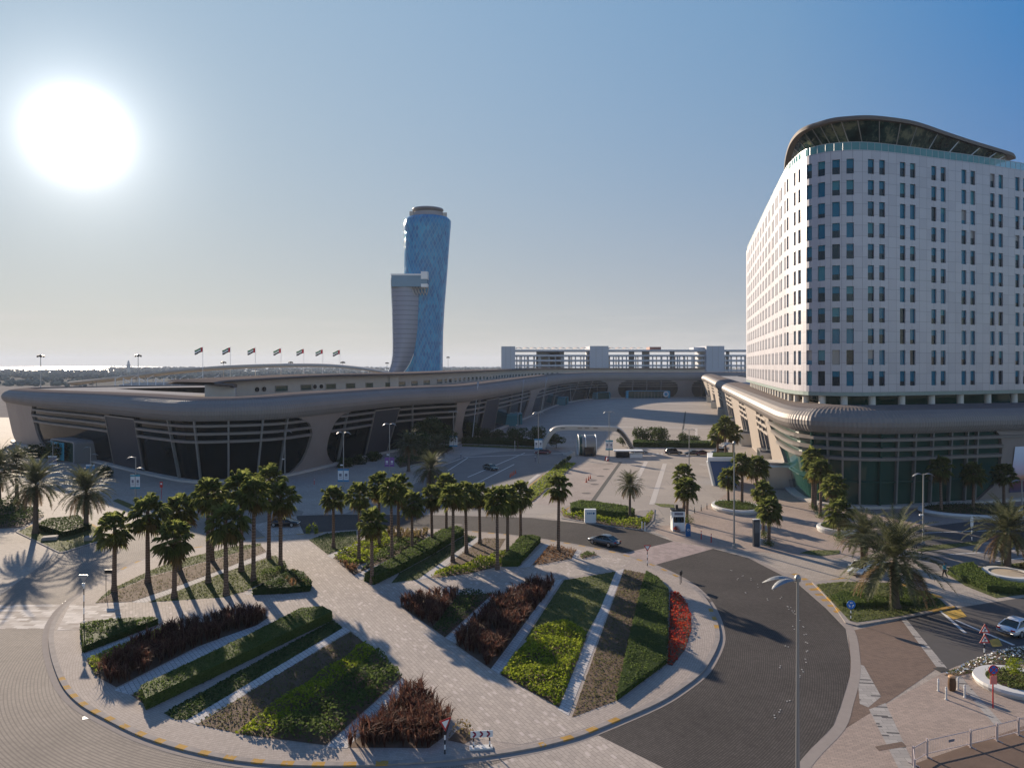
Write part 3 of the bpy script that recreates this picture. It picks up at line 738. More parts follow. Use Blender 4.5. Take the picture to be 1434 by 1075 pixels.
# left entrance portal with blue graphic
ul = U(116, 642); po, W = portal(hp, hall, ul, 15, 5, 5.6, M('portal_grey', (.22, .22, .225), .5, .1, .1, .5))
mb = MB(); mb.quad(W(1.5, 5.06, .3), W(-7.2, 5.06, .3), W(-7.2, 5.06, 4.9), W(1.5, 5.06, 4.9)); mb.build('blue_graphic', m_teal, po, org=hall['_o'])
mb = MB()
for s_ in ((2.2, 1.5),):
    ring_o = [(-4.6+1.5*math.cos(a*PI/12), 2.6+1.9*math.sin(a*PI/12)) for a in range(24)]; ring_i = [(-4.6+.8*math.cos(a*PI/12), 2.6+1.2*math.sin(a*PI/12)) for a in range(24)]
    mb.grid([[W(x, 5.12, z) for x, z in ring_o], [W(x, 5.12, z) for x, z in ring_i]], closed=True)
mb.build('ring_emblem', m_whitep, po, org=hall['_o'])
# side entrances along the court
for (x, y, wd) in ((713, 590, 9), (783, 566, 12), (838, 559, 16)):
    u = U(x, y) if x < 785 else back_edge(x); portal(hp, hall, u, wd, 5, 5, M('teal_portal', (.07, .22, .28), .3, 0, .1, .3))
u = U(577, 634); portal(hp, hall, u, 8, 4, 5, m_greym)
# ---------------------------------------------------------------- concourse on the right with its glass podium
pts = [(160, 556), (146, 535), (138.5, 500), (127, 450), (115.4, 400), (92.3, 300), (73.5, 219), (62, 169), (57.2, 148)]
pts += [tuple(G(*q)[:2]) for q in ((1114,690.5),(1127,699),(1142,703.5),(1158,707),(1212,711),(1273,709.5),(1334,705.5),(1434,699.5),(1560,692),(1640,690))]
rp = Path(pts)
conc = thing('concourse_building', 'lower bronze concourse with green glass podium and sunlit cream piers under the white hotel', 'building', (60, 150, 0), world=True)
m_steel = M('brushed_steel', (.42, .43, .44), .28, .85, .1, .6)
m_cream = M('cream_cladding', (.29, .25, .215), .55, .15, .1, .3)
ribbed_band(rp, 'ribbed_roof_edge', conc, step=.27, amp=.075, dz=([0, rp.L*.5, rp.L], [0, -.75, -.75]))
def y_u(Y): 
    i = int(np.argmin(np.abs(rp._np[:700, 1]-Y)+(rp._np[:700, 0] < 50)*99)); return float(rp._ns[i])
def yu(Y):
    m = (rp._ns < near_u(rp, (57.2, 148))+1); i = int(np.argmin(np.where(m, np.abs(rp._np[:, 1]-Y), 1e9))); return float(rp._ns[i])
mb = MB(); n = int(rp.L/4); ra = []
for i in range(n+1):
    u = rp.L*i/n; ra.append([rp.P(u, -4.1, 16.6), rp.P(u, -9, 16.65), rp.P(u, -22, 16.7)])
mb.grid(ra); mb.build('roof', m_roofw, conc)
def rnd(u, b, s): return [(u+s*b*f, z) for f, z in ((1.4, 13.25), (.6, 12.2), (.15, 10.6), (0, 8.5), (.08, 6), (.3, 3.2), (.6, 1.2), (.9, 0))]
uP = near_u(rp, G(1108, 686)); uR = unproject(rp, 1399, 650, near_u(rp, G(1273, 709)), rp.L)[0]
opens = [(yu(500), yu(468)), (yu(432), yu(402)), (yu(366), yu(334)), (yu(302), yu(272)), (yu(241), yu(213)), (yu(188), yu(166))]
E0 = [(unproject(rp, x, y, yu(190), rp.L)) for x, y in ((1084,596),(1086,603),(1090,612),(1094,625),(1098,640))]+[(uP-1.0, 1.5), (uP-.5, 0)]
prev = [(0, 0), (0, ZG)]
for a, b in opens:
    pillar(rp, 'pier_cladding', conc, prev, rnd(a, 3.2, 1), m_cream); prev = rnd(b, 3.2, -1)
    glass_wall(rp, 'glass_wall', conc, m_glass, a-2, b+2)
    for z in (12.15, 10.45, 8.75): louvre(rp, 'louvre', conc, z, a, b, mat=m_cream)
    for f in (.3, .65): mullion(rp, 'mullion', conc, a+(b-a)*f+2, -4, .5, m_cream)
    c = (a+b)/2; portal(rp, conc, c+4, 7, 3, 4.6, m_steel)
pillar(rp, 'pier_cladding', conc, prev, E0, m_cream)
glass_wall(rp, 'podium_glass', conc, m_gglass, E0[0][0]-2, uR+2, step=1.2)
R_l = [(uR-2.2, 13.25), (uR-.8, 12.3), (uR, 10), (uR+.3, 6), (uR-.6, 3), (uR-3, 1), (uR-4, 0)]
uB0 = unproject(rp, 1409, 650, uR-5, rp.L)[0]
pillar(rp, 'pier_cladding', conc, R_l, [(rp.L, 0), (rp.L, ZG)], m_clad, out=.16)
for z in (12.15, 10.45, 8.75): louvre(rp, 'louvre', conc, z, uz(E0, z)-.4, uR-.1 if z < 12 else rp.L-1, h=.62, out=.8, mat=m_cream if z < 0 else m_louv)
uM = lambda x, y: unproject(rp, x, y, uP-4, rp.L)[0]
for x in (1139, 1160, 1180, 1204, 1233, 1256, 1280, 1304, 1330, 1352, 1366): mullion(rp, 'mullion', conc, uM(x, 690), uM(x, 620)-uM(x, 690), .3, m_gglass if x % 2 else m_mull)
louvre(rp, 'transom', conc, 4.6, uP+1, uR-.5, h=.3, out=.2, mat=m_gglass)
plinth(rp, 'plinth', conc, uP-3, rp.L, m_concw)
# picture wall at the right edge: flat printed panel
mb = MB(); rows = []
for z in (1.6, 3.4, 5.0, 6.4, 8, 10.2):
    rows.append([rp.P(uB0+1.0+i*1.3+(.5-.045*z), lean(z)+.32, z) for i in range(9)])
mb.grid(rows)
k = NT('printed_picture'); p = k.pos(); s_ = k.n.new('ShaderNodeSeparateXYZ'); k.l.new(p, s_.inputs[0])
zz = k.math('ADD', k.math('DIVIDE', s_.outputs[2], 11), k.math('MULTIPLY', k.math('SUBTRACT', k.noise(.5, 3, .6, p), .5), .12))
c = k.ramp(zz, [(.15, (.04, .05, .12)), (.32, (.16, .05, .06)), (.40, (.55, .28, .18)), (.47, (.5, .4, .45)), (.56, (.62, .50, .60)), (.75, (.62, .66, .78)), (.95, (.70, .74, .84))])
k.set(.4, 0, .4, c); mb.build('printed_picture', k.mat, conc)
# big round steel drum canopies at the main door (far side of the near pier)
po, W = portal(rp, conc, uP-4.5, 6.5, 4.5, 5.2, m_steel)

# ---------------------------------------------------------------- white hotel slab on columns
HZT, HZB = 64.5, 20.0
hpts = []
for (x, y) in ((1045,352),(1061,319),(1079,282.6),(1097,247.5),(1106,236.5),(1115,228),(1125,221.5),(1136.5,217),(1167,211.6),(1212,210),(1273,216),(1318,222),(1364,228),(1434,238.6)):
    Y = (HZT-H)*1000/(HZ-y); hpts.append(((x-717)/1000*Y, Y))
hpts += [(118, 151.2), (134, 158.5)]
tp = Path(hpts)
hotel = thing('hotel_tower', 'tall white rounded hotel block with rows of paired teal windows and overhanging roof', 'hotel', (75, 150, 18.7), world=True)
def tu(px):
    us = np.linspace(0, tp.L, 2400); xs = np.array([tp.at(u).x/tp.at(u).y*1000+717 for u in us]); m = np.abs(xs-px)
    m[us < tp.L*.25] += 50 if px > 1105 else 0
    return float(us[int(np.argmin(m))])
kn = [(-4, tu(1116)), (-3, tu(1141)), (-2, tu(1180.5)), (-1, tu(1227.5)), (0, tu(1271)), (1, tu(1314.5)), (2, tu(1356)), (3, tu(1395.5))]
dS = (kn[-1][1]-kn[2][1])/5.0
ctr = [u for _, u in kn]; u = kn[0][1]
while u-dS > 3: u -= dS; ctr.append(u)
u = kn[-1][1]
while u+dS < tp.L-3: u += dS; ctr.append(u)
ctr = sorted(ctr); WW, GAP, WH = 1.3, 2.42, 2.72
winu = []
for c in ctr: winu += [(c-GAP/2-WW/2, c-GAP/2+WW/2), (c+GAP/2-WW/2, c+GAP/2+WW/2)]
rowz = [61.5-3.9*i for i in range(11)]
k = NT('white_facade'); uvn = k.uv(); br = k.n.new('ShaderNodeTexBrick'); k.l.new(uvn, br.inputs['Vector']); br.offset = 0
br.inputs['Scale'].default_value = 1; br.inputs['Brick Width'].default_value = dS/4; br.inputs['Row Height'].default_value = 1.95; br.inputs['Mortar Size'].default_value = .035; br.inputs['Mortar Smooth'].default_value = .2
br.inputs['Color1'].default_value = (.44, .425, .45, 1); br.inputs['Color2'].default_value = (.37, .355, .385, 1); br.inputs['Mortar'].default_value = (.22, .205, .225, 1); br.inputs['Bias'].default_value = -.35
c = k.mix(1, br.outputs['Color'], k.ramp(k.noise(.06, 4, .6, k.pos()), [(.3, (.92, .92, .92)), (.7, (1.03, 1.02, 1.02))]), 'MULTIPLY')
k.set(.35, .15, .4, c); m_fac = k.mat
# facade skin with real window openings
cuts = sorted(set([0, tp.L]+[q for w_ in winu for q in w_]+[float(q) for q in np.arange(1.6, tp.L, 1.6)]))
zcut = [HZB]+[q for z in rowz[::-1] for q in (z-WH/2, z+WH/2)]+[HZT]
iswin = lambda u: any(a < u < b for a, b in winu)
mb = MB(); uv = []
for i in range(len(cuts)-1):
    u0, u1 = cuts[i], cuts[i+1]; wcol = iswin((u0+u1)/2)
    for j in range(len(zcut)-1):
        z0, z1 = zcut[j], zcut[j+1]
        if wcol and j % 2 == 1: continue
        mb.quad(tp.P(u0, 0, z0), tp.P(u1, 0, z0), tp.P(u1, 0, z1), tp.P(u0, 0, z1)); uv += [(u0, z0), (u1, z0), (u1, z1), (u0, z1)]
for (a, b) in winu:
    for z in rowz:
        z0, z1 = z-WH/2, z+WH/2; A = [tp.P(a, 0, z0), tp.P(b, 0, z0), tp.P(b, 0, z1), tp.P(a, 0, z1)]; B = [tp.P(a, -.32, z0), tp.P(b, -.32, z0), tp.P(b, -.32, z1), tp.P(a, -.32, z1)]
        for q in range(4): mb.quad(A[q], B[q], B[(q+1) % 4], A[(q+1) % 4]); uv += [(a, z0)]*4
e0 = tp.P(0, 0, 0); e1 = Vector((e0.x+34, e0.y-9, 0)); f0 = tp.P(tp.L, 0, 0); f1 = Vector((f0.x-4, f0.y+60, 0))
for p0, p1 in ((e1, e0), (f0, f1), (f1, e1)):
    mb.quad((p0.x, p0.y, HZB), (p1.x, p1.y, HZB), (p1.x, p1.y, HZT), (p0.x, p0.y, HZT)); uv += [(0, HZB), (30, HZB), (30, HZT), (0, HZT)]
mb.uv = uv; mb.build('facade', m_fac, hotel)
def roofcap(o, z, flip=False):
    q = [tp.P(u, o, z) for u in np.linspace(0, tp.L, 60)]+[Vector((f1.x, f1.y, z)), Vector((e1.x, e1.y, z))]; return q
mb = MB(); q = roofcap(-.2, HZT-.3); mb.add(q, [tuple(range(len(q)))]); q = roofcap(0, HZB+.02); mb.add(q, [tuple(range(len(q)))[::-1]]); mb.build('roof_deck', m_concw, hotel)
wm = []
for nm, ca, cb_ in (('teal', (.001, .085, .15), (.004, .16, .26)), ('deep', (.003, .012, .020), (.006, .028, .042)), ('blind', (.02, .15, .19), (.05, .22, .27)), ('pale_blind', (.20, .20, .20), (.30, .29, .28))):
    k = NT('window_'+nm); k.set(.06, 0, .3, k.mix(k.noise(.3, 2, .5, k.pos()), ca, cb_)); k.bump(k.noise(.6, 2, .5, k.pos()), .05, .1); wm.append(k.mat)
rw_ = random.Random(3); cand = []
for (a, b) in winu:
    for z in rowz:
        p0 = tp.P(a, 0, z); p1 = tp.P(b, 0, z); wpx = (p1.x/p1.y-p0.x/p0.y)*1000
        n_ = tp.nrm((a+b)/2); face = -(n_.x*p0.x+n_.y*p0.y)
        vis = face > 0 and p0.x/p0.y*1000+717 < 1436
        cand.append(((abs(wpx)*WH/p0.y*1000) if vis else 0, a, b, z))
cand.sort(reverse=True)
rest = MB()
for idx, (sz, a, b, z) in enumerate(cand):
    mb = MB() if idx < 100 else rest
    z0, z1 = z-WH/2, z+WH/2; r_ = rw_.random(); split = z0+WH*(rw_.choice([0, 0, .3, .4, .5, .55, .62]))
    lowm = 1 if rw_.random() < .75 else 0; upm = 0 if r_ < .80 else (2 if r_ < .93 else (3 if r_ < .97 else 1)); o = -.3
    if split > z0: mb.quad(tp.P(a, o, z0), tp.P(b, o, z0), tp.P(b, o, split), tp.P(a, o, split), lowm)
    mb.quad(tp.P(a, o, max(z0, split)), tp.P(b, o, max(z0, split)), tp.P(b, o, z1), tp.P(a, o, z1), upm)
    if idx < 100: mb.build('window', wm, hotel)
o = rest.build('window', wm, hotel); o['kind'] = 'stuff'
# undercroft: recessed green glass, columns, soffit edge
mb = MB(); rows = []
for u in np.linspace(0, tp.L, 80): rows.append([tp.P(u, -4.5, 16.5), tp.P(u, -4.5, HZB)])
mb.grid(rows); mb.build('undercroft_glass', m_gglass, hotel)
mb = MB(); rows = []
for u in np.linspace(0, tp.L, 120): rows.append([tp.P(u, -.25, HZB-.75), tp.P(u, .04, HZB-.7), tp.P(u, .04, HZB-.02)])
mb.grid(rows); mb.build('soffit_edge', M('soffit_green', (.22, .27, .25), .4, .2), hotel)
mb = MB(); q = roofcap(-.25, HZB-.75); mb.add(q, [tuple(range(len(q)))[::-1]]); mb.build('soffit', m_concw, hotel)
uc = [tu(x) for x in (1147, 1185, 1229, 1271, 1313.6, 1354, 1393, 1430)]; u = uc[0]-5.6
while u > 2: uc.append(u); u -= 5.6
for u in uc:
    p = tp.P(u, -1.4, 0); mb = MB(); mb.lathe([(.62, 16.5), (.62, HZB-.75)], (p.x, p.y, 0), 14); mb.build('column', M('pale_column', (.62, .58, .52), .6, 0, .08), hotel)
# crown: glass balustrade, leaning glazed top floor, thin oversailing roof
k = NT('balustrade_glass'); k.set(.06, 0, .5, (.10, .30, .32)); k.b.inputs['Alpha'].default_value = .72; m_bal = k.mat
mb = MB(); rows = []
for u in np.linspace(0, tp.L, 150): rows.append([tp.P(u, -.35, HZT-.1), tp.P(u, -.35, HZT+1.5)])
mb.grid(rows); mb.build('balustrade', m_bal, hotel)
mb = MB()
for u in np.arange(.5, tp.L, 1.55):
    p = tp.P(u, -.35, 0); mb.box((p.x, p.y, HZT+.75), (.07, .07, 1.6))
a = [tp.P(u, -.35, HZT+1.55) for u in np.linspace(0, tp.L, 100)]
for i in range(99): mb.bar(a[i], a[i+1], .1, .08)
mb.build('balustrade_rail', m_greym, hotel)
RZ = 70.0
rpx = ((1097.5,243),(1099,222),(1104.6,200.7),(1115,185.5),(1128,177),(1142.6,172),(1162,166.5),(1182,163.7),(1218,162),(1258,166),(1288,172),(1326,185),(1364,197.6),(1400,208.5),(1419,214.5),(1423,219))
redge = []
for (x, y) in rpx:
    Y = (RZ-H)*1000/(HZ-y); redge.append(((x-717)/1000*Y, Y))
rq = catmull(redge, 6, closed=False)
back = [(rq[-1][0]-3, rq[-1][1]+9), (108, 172), (85, 182), (72, 180), (66, 174)]
rim = rq+back; cxr = sum(p[0] for p in rim)/len(rim); cyr = sum(p[1] for p in rim)/len(rim)
def rscale(f, z): return [(cxr+(p[0]-cxr)*f, cyr+(p[1]-cyr)*f, z) for p in rim]
mb = MB(); mb.grid([rscale(.84, RZ-.45), rscale(.965, RZ-.6), rscale(.995, RZ-.6), rscale(1.0, RZ-.25), rscale(.992, RZ+.1), rscale(.95, RZ+.25)], closed=True)
n = len(rim); mb.add(rscale(.95, RZ+.25), [tuple(range(n))]); mb.add(rscale(.84, RZ-.45), [tuple(range(n))[::-1]])
mb.build('oversailing_roof', M('roof_bronze', (.15, .13, .118), .6, .1, .1, .3), hotel, smooth=False)
k = NT('crown_glass'); k.set(.03, 0, .12, k.ramp(k.noise(.30, 5, .75, k.pos()), [(.38, (.003, .012, .012)), (.52, (.02, .045, .042)), (.62, (.14, .15, .10))])); k.bump(k.noise(.5, 2, .5, k.pos()), .08, .2); m_cg = k.mat  # noise in the base colour stands in for reflections on the panes
up, lw = rscale(.93, RZ-.5), rscale(.665, HZT-.2)
mb = MB(); mb.grid([lw, up], closed=True); cg = mb.build('crown_glazing', m_cg, hotel)
for i in range(0, n, 5): mb = MB(); mb.bar(Vector(lw[i])*1.0, Vector(up[i]), .14, .2); mb.build('glazing_bar', m_greym, cg, org=hotel['_o'])
# ---------------------------------------------------------------- leaning glass tower
YT = 600.0
tower = thing('leaning_tower', 'tall leaning blue lattice glass tower with saucer top and silvery mesh apron', 'tower', ((592-717)/1000*YT, YT, 0), world=True)
tx = lambda px: (px-717)/1000*YT
prof = [(530,561,617.4),(521,562,617.5),(491,562,617.7),(461,562,618.2),(426,562,620.2),(391,562,623),(353,562,625.8),(330,561.8,627.4),(312,561.6,629),(304,563.5,629.2),(300.5,567,626)]
k = NT('lattice_glass'); uvn = k.uv(); sx = k.n.new('ShaderNodeSeparateXYZ'); k.l.new(uvn, sx.inputs[0])
a = k.math('FRACT', k.math('ADD', sx.outputs[0], sx.outputs[1])); b = k.math('FRACT', k.math('SUBTRACT', sx.outputs[0], sx.outputs[1]))
ed = lambda v: k.math('GREATER_THAN', k.math('ABSOLUTE', k.math('SUBTRACT', v, .5)), .435)
ln = k.math('MAXIMUM', ed(a), ed(b))
va = k.math('FLOOR', k.math('ADD', sx.outputs[0], sx.outputs[1])); vb = k.math('FLOOR', k.math('SUBTRACT', sx.outputs[0], sx.outputs[1]))
wn_ = k.n.new('ShaderNodeTexWhiteNoise'); cbv = k.n.new('ShaderNodeCombineXYZ'); k.l.new(va, cbv.inputs[0]); k.l.new(vb, cbv.inputs[1]); k.l.new(cbv.outputs[0], wn_.inputs[0])
cell = k.ramp(k.math('ADD', k.math('MULTIPLY', wn_.outputs[0], .45), k.math('MULTIPLY', k.noise(.03, 3, .6, k.pos()), .55)), [(.2, (.0, .095, .25)), (.55, (.001, .175, .39)), (.85, (.02, .30, .49))])
c = k.mix(ln, cell, (.05, .22, .36)); k.set(.16, 0, .25, c)
wv = k.n.new('ShaderNodeBump'); wv.inputs['Strength'].default_value = .35; wv.inputs['Distance'].default_value = .6; k.l.new(wn_.outputs[0], wv.inputs['Height']); k.l.new(wv.outputs[0], k.b.inputs['Normal'])
m_lat = k.mat
mb = MB(); uv = []; N = 56; rows = []
fine = []
for i in range(len(prof)-1):
    for t in range(5): f = t/5; fine.append(tuple(prof[i][j]*(1-f)+prof[i+1][j]*f for j in range(3)))
fine.append(prof[-1])
for (y, l, r) in fine:
    z = hgt(y, YT) if y < 529 else 0; cxx = (tx(l)+tx(r))/2; rx = (tx(r)-tx(l))/2; rows.append([(cxx+rx*math.cos(2*PI*q/N), YT+16+rx*1.0*math.sin(2*PI*q/N), z) for q in range(N+1)])
    uv += [(q/N*40, z/6.2) for q in range(N+1)]
mb.grid(rows); mb.uv = uv; mb.build('lattice_body', m_lat, tower, smooth=True)
cx0 = tx(597); zt = hgt(300.5, YT)
mb = MB(); mb.lathe([(17.5, zt-.5), (14, zt+.4), (13, zt+4.5), (12.0, zt+4.6)], (cx0, YT+16, 0), 40); mb.build('crown_drum', M('drum_metal', (.27, .25, .25), .6, .1, .1, .1), tower)
mb = MB(); mb.lathe([(9, zt+4.6), (12.6, zt+6.0), (13.6, zt+7.0), (13.2, zt+7.9), (8, zt+8.2), (0.2, zt+8.2)], (tx(596), YT+16, 0), 40); mb.build('saucer_top', M('saucer_metal', (.22, .22, .24), .5, .3, .1, .2), tower)
mb = MB()
for (ax, h_) in ((-14, 5), (14.5, 4)): mb.box((cx0+ax, YT+12, zt+h_/2), (3.4, 3, h_))
mb.build('roof_plant', m_concw, tower)
# silvery mesh apron down the front
k = NT('mesh_apron'); p = k.pos(); sx = k.n.new('ShaderNodeSeparateXYZ'); k.l.new(p, sx.inputs[0])
fl = k.math('LESS_THAN', k.math('FRACT', k.math('DIVIDE', sx.outputs[2], 3.9)), .16)
c = k.mix(fl, k.mix(k.noise(.05, 4, .6, p), (.16, .18, .235), (.25, .27, .33)), (.12, .135, .18)); k.set(.45, .25, .3, c); m_mesh = k.mat
ap = [(386,551,600),(391,548.5,591.3),(410,549.2,590.8),(431,550.3,589.5),(460,551,587),(480,551.4,583.5),(496,551.2,579),(508,549.5,574),(516,547,569),(523,544,563),(530,543,560)]
rows = []
for (y, l, r) in ap[1:]:
    z = hgt(y, YT); n_ = 14; w_ = tx(r)-tx(l); rr = []
    for q in range(n_+1):
        f = q/n_; x = tx(l)+w_*f; rr.append((x, YT-3-6.5*math.sin(PI*f)+4*f, z))
    rows.append(rr)
mb = MB(); mb.grid(rows[::-1]); ao = mb.build('mesh_apron', m_mesh, tower, smooth=True)
mb = MB()
for side in (0, -1):
    pts_ = [Vector(r[side]) for r in rows]; mb.tube(pts_, .45, 6)
mb.build('apron_edge', m_whitep, ao, org=tower['_o'])
for i in range(0, len(rows)-1):
    a_, b_ = rows[i], rows[i+1]
    for f in (0, .33, .66):
        mb = MB(); p_ = [Vector(a_[q]).lerp(Vector(b_[q]), f) for q in (0, 1, 2)]
        mb.tube([v_+Vector((0, -.3, 0)) for v_ in p_], .2, 4); mb.build('mesh_rib', m_greym, ao, org=tower['_o'])
# sky-deck box
zb, z1 = hgt(403, YT), hgt(387.5, YT)
mb = MB(); mb.prism([(tx(550.5), YT-9), (tx(600), YT-9), (tx(600), YT+6), (tx(550.5), YT+6)], zb, z1)
dk_ = mb.build('sky_deck', M('deck_glass', (.10, .17, .24), .15, .2, .2, .1), tower)
mb = MB(); mb.prism([(tx(550), YT-9.6), (tx(600.5), YT-9.6), (tx(600.5), YT+6), (tx(550), YT+6)], z1, z1+1.3); mb.prism([(tx(591.5), YT-9.8), (tx(600.6), YT-9.8), (tx(600.6), YT+6), (tx(591.5), YT+6)], z1-3, z1+3.2)
mb.prism([(tx(591.5), YT-9.7), (tx(600.4), YT-9.7), (tx(600.4), YT+6), (tx(591.5), YT+6)], zb-.4, zb+2.4); mb.build('deck_rim', m_whitep, dk_, org=tower['_o'])
mb = MB()
for i in range(6):
    x0 = tx(573+i*4.2); mb.bar((x0, YT-6, zb), (x0+2.6, YT-4, zb-6.5), .5, .5); mb.bar((x0+4.4, YT-6, zb), (x0+2.6, YT-4, zb-6.5), .5, .5)
mb.build('deck_bracing', m_greym, tower)

# ---------------------------------------------------------------- multi-storey car park behind the court
YP = 640.0
park = thing('car_park', 'pale multi-storey car park with open decks behind the far side of the court', 'car park', (100, YP, 0), world=True)
m_pk = M('car_park_concrete', (.44, .46, .50), .8, 0, .08, .05)
qx = lambda px: (px-717)/1000*YP
for (a, b, yt) in ((702, 721.5, 485), (825.5, 851.5, 484.5), (988, 1013, 484.5)):
    mb = MB(); mb.prism([(qx(a), YP-3), (qx(b), YP-3), (qx(b), YP+38), (qx(a), YP+38)], 0, hgt(yt, YP)); so = mb.build('stair_tower', m_pk, park)
    mb = MB(); 
    for f in (.33, .66): mb.box((qx(a+(b-a)*f), YP-3.03, hgt(500, YP)), (.12, .1, 20))
    mb.build('panel_joint', m_louv, so, org=park['_o'])
for (a, b, yt) in ((973, 988, 486), (911, 927, 485.5)):
    mb = MB(); mb.prism([(qx(a), YP+4), (qx(b), YP+4), (qx(b), YP+20), (qx(a), YP+20)], hgt(492, YP), hgt(yt, YP)); mb.build('roof_plant_room', m_pk if a > 950 else M('red_brown_cladding', (.30, .14, .11), .6), park)
for i, y in enumerate((491.5, 498.6, 505.6, 512.6, 519.5)):
    z = hgt(y, YP)
    for (a, b) in ((721.6, 825.4), (851.6, 987.9), (1013.1, 1085)):
        mb = MB(); mb.prism([(qx(a), YP), (qx(b), YP), (qx(b), YP+.4), (qx(a), YP+.4)], z-.3, z+1.25); mb.prism([(qx(a), YP+.4), (qx(b), YP+.4), (qx(b), YP+30), (qx(a), YP+30)], z-.3, z); mb.build('deck', m_pk, park)
rp_ = random.Random(5)
x = 723.0
while x < 1085:
    if not (825 < x < 851 or 988 < x < 1013):
        for yy in ((2, 28) if rp_.random() < .9 else (2,)):
            mb = MB(); mb.box((qx(x)+rp_.uniform(-1, 1), YP+yy, hgt(505, YP)/2+9), (1.0, .8, hgt(491, YP)-18)); mb.build('deck_column', m_pk, park)
    x += rp_.choice([6.5, 9, 12.5, 4.5])
for (a, b) in ((752, 785), (770, 792), (885, 893), (904, 915), (944, 951), (1025, 1030)):   # walls inside the decks
    mb = MB(); mb.box(((qx(a)+qx(b))/2, YP+18, hgt(505, YP)), (qx(b)-qx(a), .4, 17)); mb.build('ramp_wall', m_pk, park)
m_sail = M('shade_cloth', (.50, .40, .34), .85, 0, .1, .2)
for (a, b) in ((722, 824), (853, 910)):
    x = a
    while x < b-6:
        x0, x1 = qx(x), qx(x+9.5); zt_ = hgt(488.8, YP); mb = MB(); rows = []
        for i in range(7): f = i/6; rows.append([(x0+(x1-x0)*f, YP+4, zt_+1.1*math.sin(PI*f)), (x0+(x1-x0)*f, YP+10, zt_+.9+1.1*math.sin(PI*f))])
        mb.grid(rows); mb.box(((x0+x1)/2, YP+7, (zt_+hgt(491.5, YP))/2), (.2, .2, zt_-hgt(491.5, YP))); mb.build('shade_canopy', m_sail, park); x += 10.2

# ---------------------------------------------------------------- grandstand with its thin curved roof
YS = 400.0
gs = thing('grandstand', 'low white grandstand under a long thin curved roof behind the hall', 'grandstand', (-150, YS, 0), world=True)
gx = lambda px, Y=YS: (px-717)/1000*Y
arc = [(93,535.6),(130,531.5),(170,526.5),(210,521.5),(250,517),(300,513),(350,511),(400,510),(450,510.5),(490,513.5),(520,517.5),(548,522.5)]
q = catmull(arc, 5, closed=False); rows = []
for i, (x, y) in enumerate(q):
    f = i/(len(q)-1); wd = 26*math.sin(PI*min(1, max(.02, f)))**.6; z = hgt(y, YS); th = .5+.9*math.sin(PI*f)
    X = gx(x); rows.append([(X, YS, z-th), (X, YS-.5, z-th*.4), (X, YS, z), (X, YS+wd*.5, z+.5), (X, YS+wd, z-1.2), (X, YS+wd, z-1.7), (X, YS+wd*.5, z-th-.3)])
mb = MB(); mb.grid(rows, closed=True); mb.build('curved_roof', M('pale_roof', (.40, .365, .32), .95, 0, .1, .1, spec=0.0), gs, smooth=True)
mb = MB()
for i in range(6): mb.prism([(gx(170)+i*1.2, YS-18+i*3), (gx(510)-i, YS-18+i*3), (gx(510)-i, YS-15+i*3), (gx(170)+i*1.2, YS-15+i*3)], 0, 12.6+i*.55)
mb.build('seating_tiers', M('stand_white', (.40, .395, .39), .95, 0, .1, .1, spec=0.0), gs)
for x in range(178, 500, 11):
    mb = MB(); X = gx(x); mb.box((X, YS-12, 15.2), (.32, .32, 5.5)); mb.bar((X, YS-12, 17.6), (X+3.4, YS-12, 15.8 if (x//11) % 2 else 19.4), .22, .22); mb.build('rail_post', m_whitep, gs)
for x in (124, 130, 186, 199, 210):
    mb = MB(); mb.bar((gx(x-1), YS+2, 0), (gx(x), YS+4, hgt(np.interp(x, [a[0] for a in arc], [a[1] for a in arc])+1.5, YS)), .3, .3); mb.build('roof_strut', m_greym, gs)
tb = thing('service_block', 'long low pale block in front of the grandstand tiers', 'building', (gx(250, 330), 330, 0), world=True)
mb = MB(); mb.prism([(gx(176, 330), 330), (gx(330, 330), 330), (gx(330, 330), 345), (gx(176, 330), 345)], 0, hgt(542.5, 330)); mb.build('wall', M('service_wall', (.50, .50, .53), .7, 0, .08, .1), tb)
mb = MB(); mb.prism([(gx(191, 330), 329.8), (gx(224, 330), 329.8), (gx(224, 330), 330), (gx(191, 330), 330)], hgt(551, 330), hgt(543.5, 330)); mb.build('blue_panel', m_teal, tb)

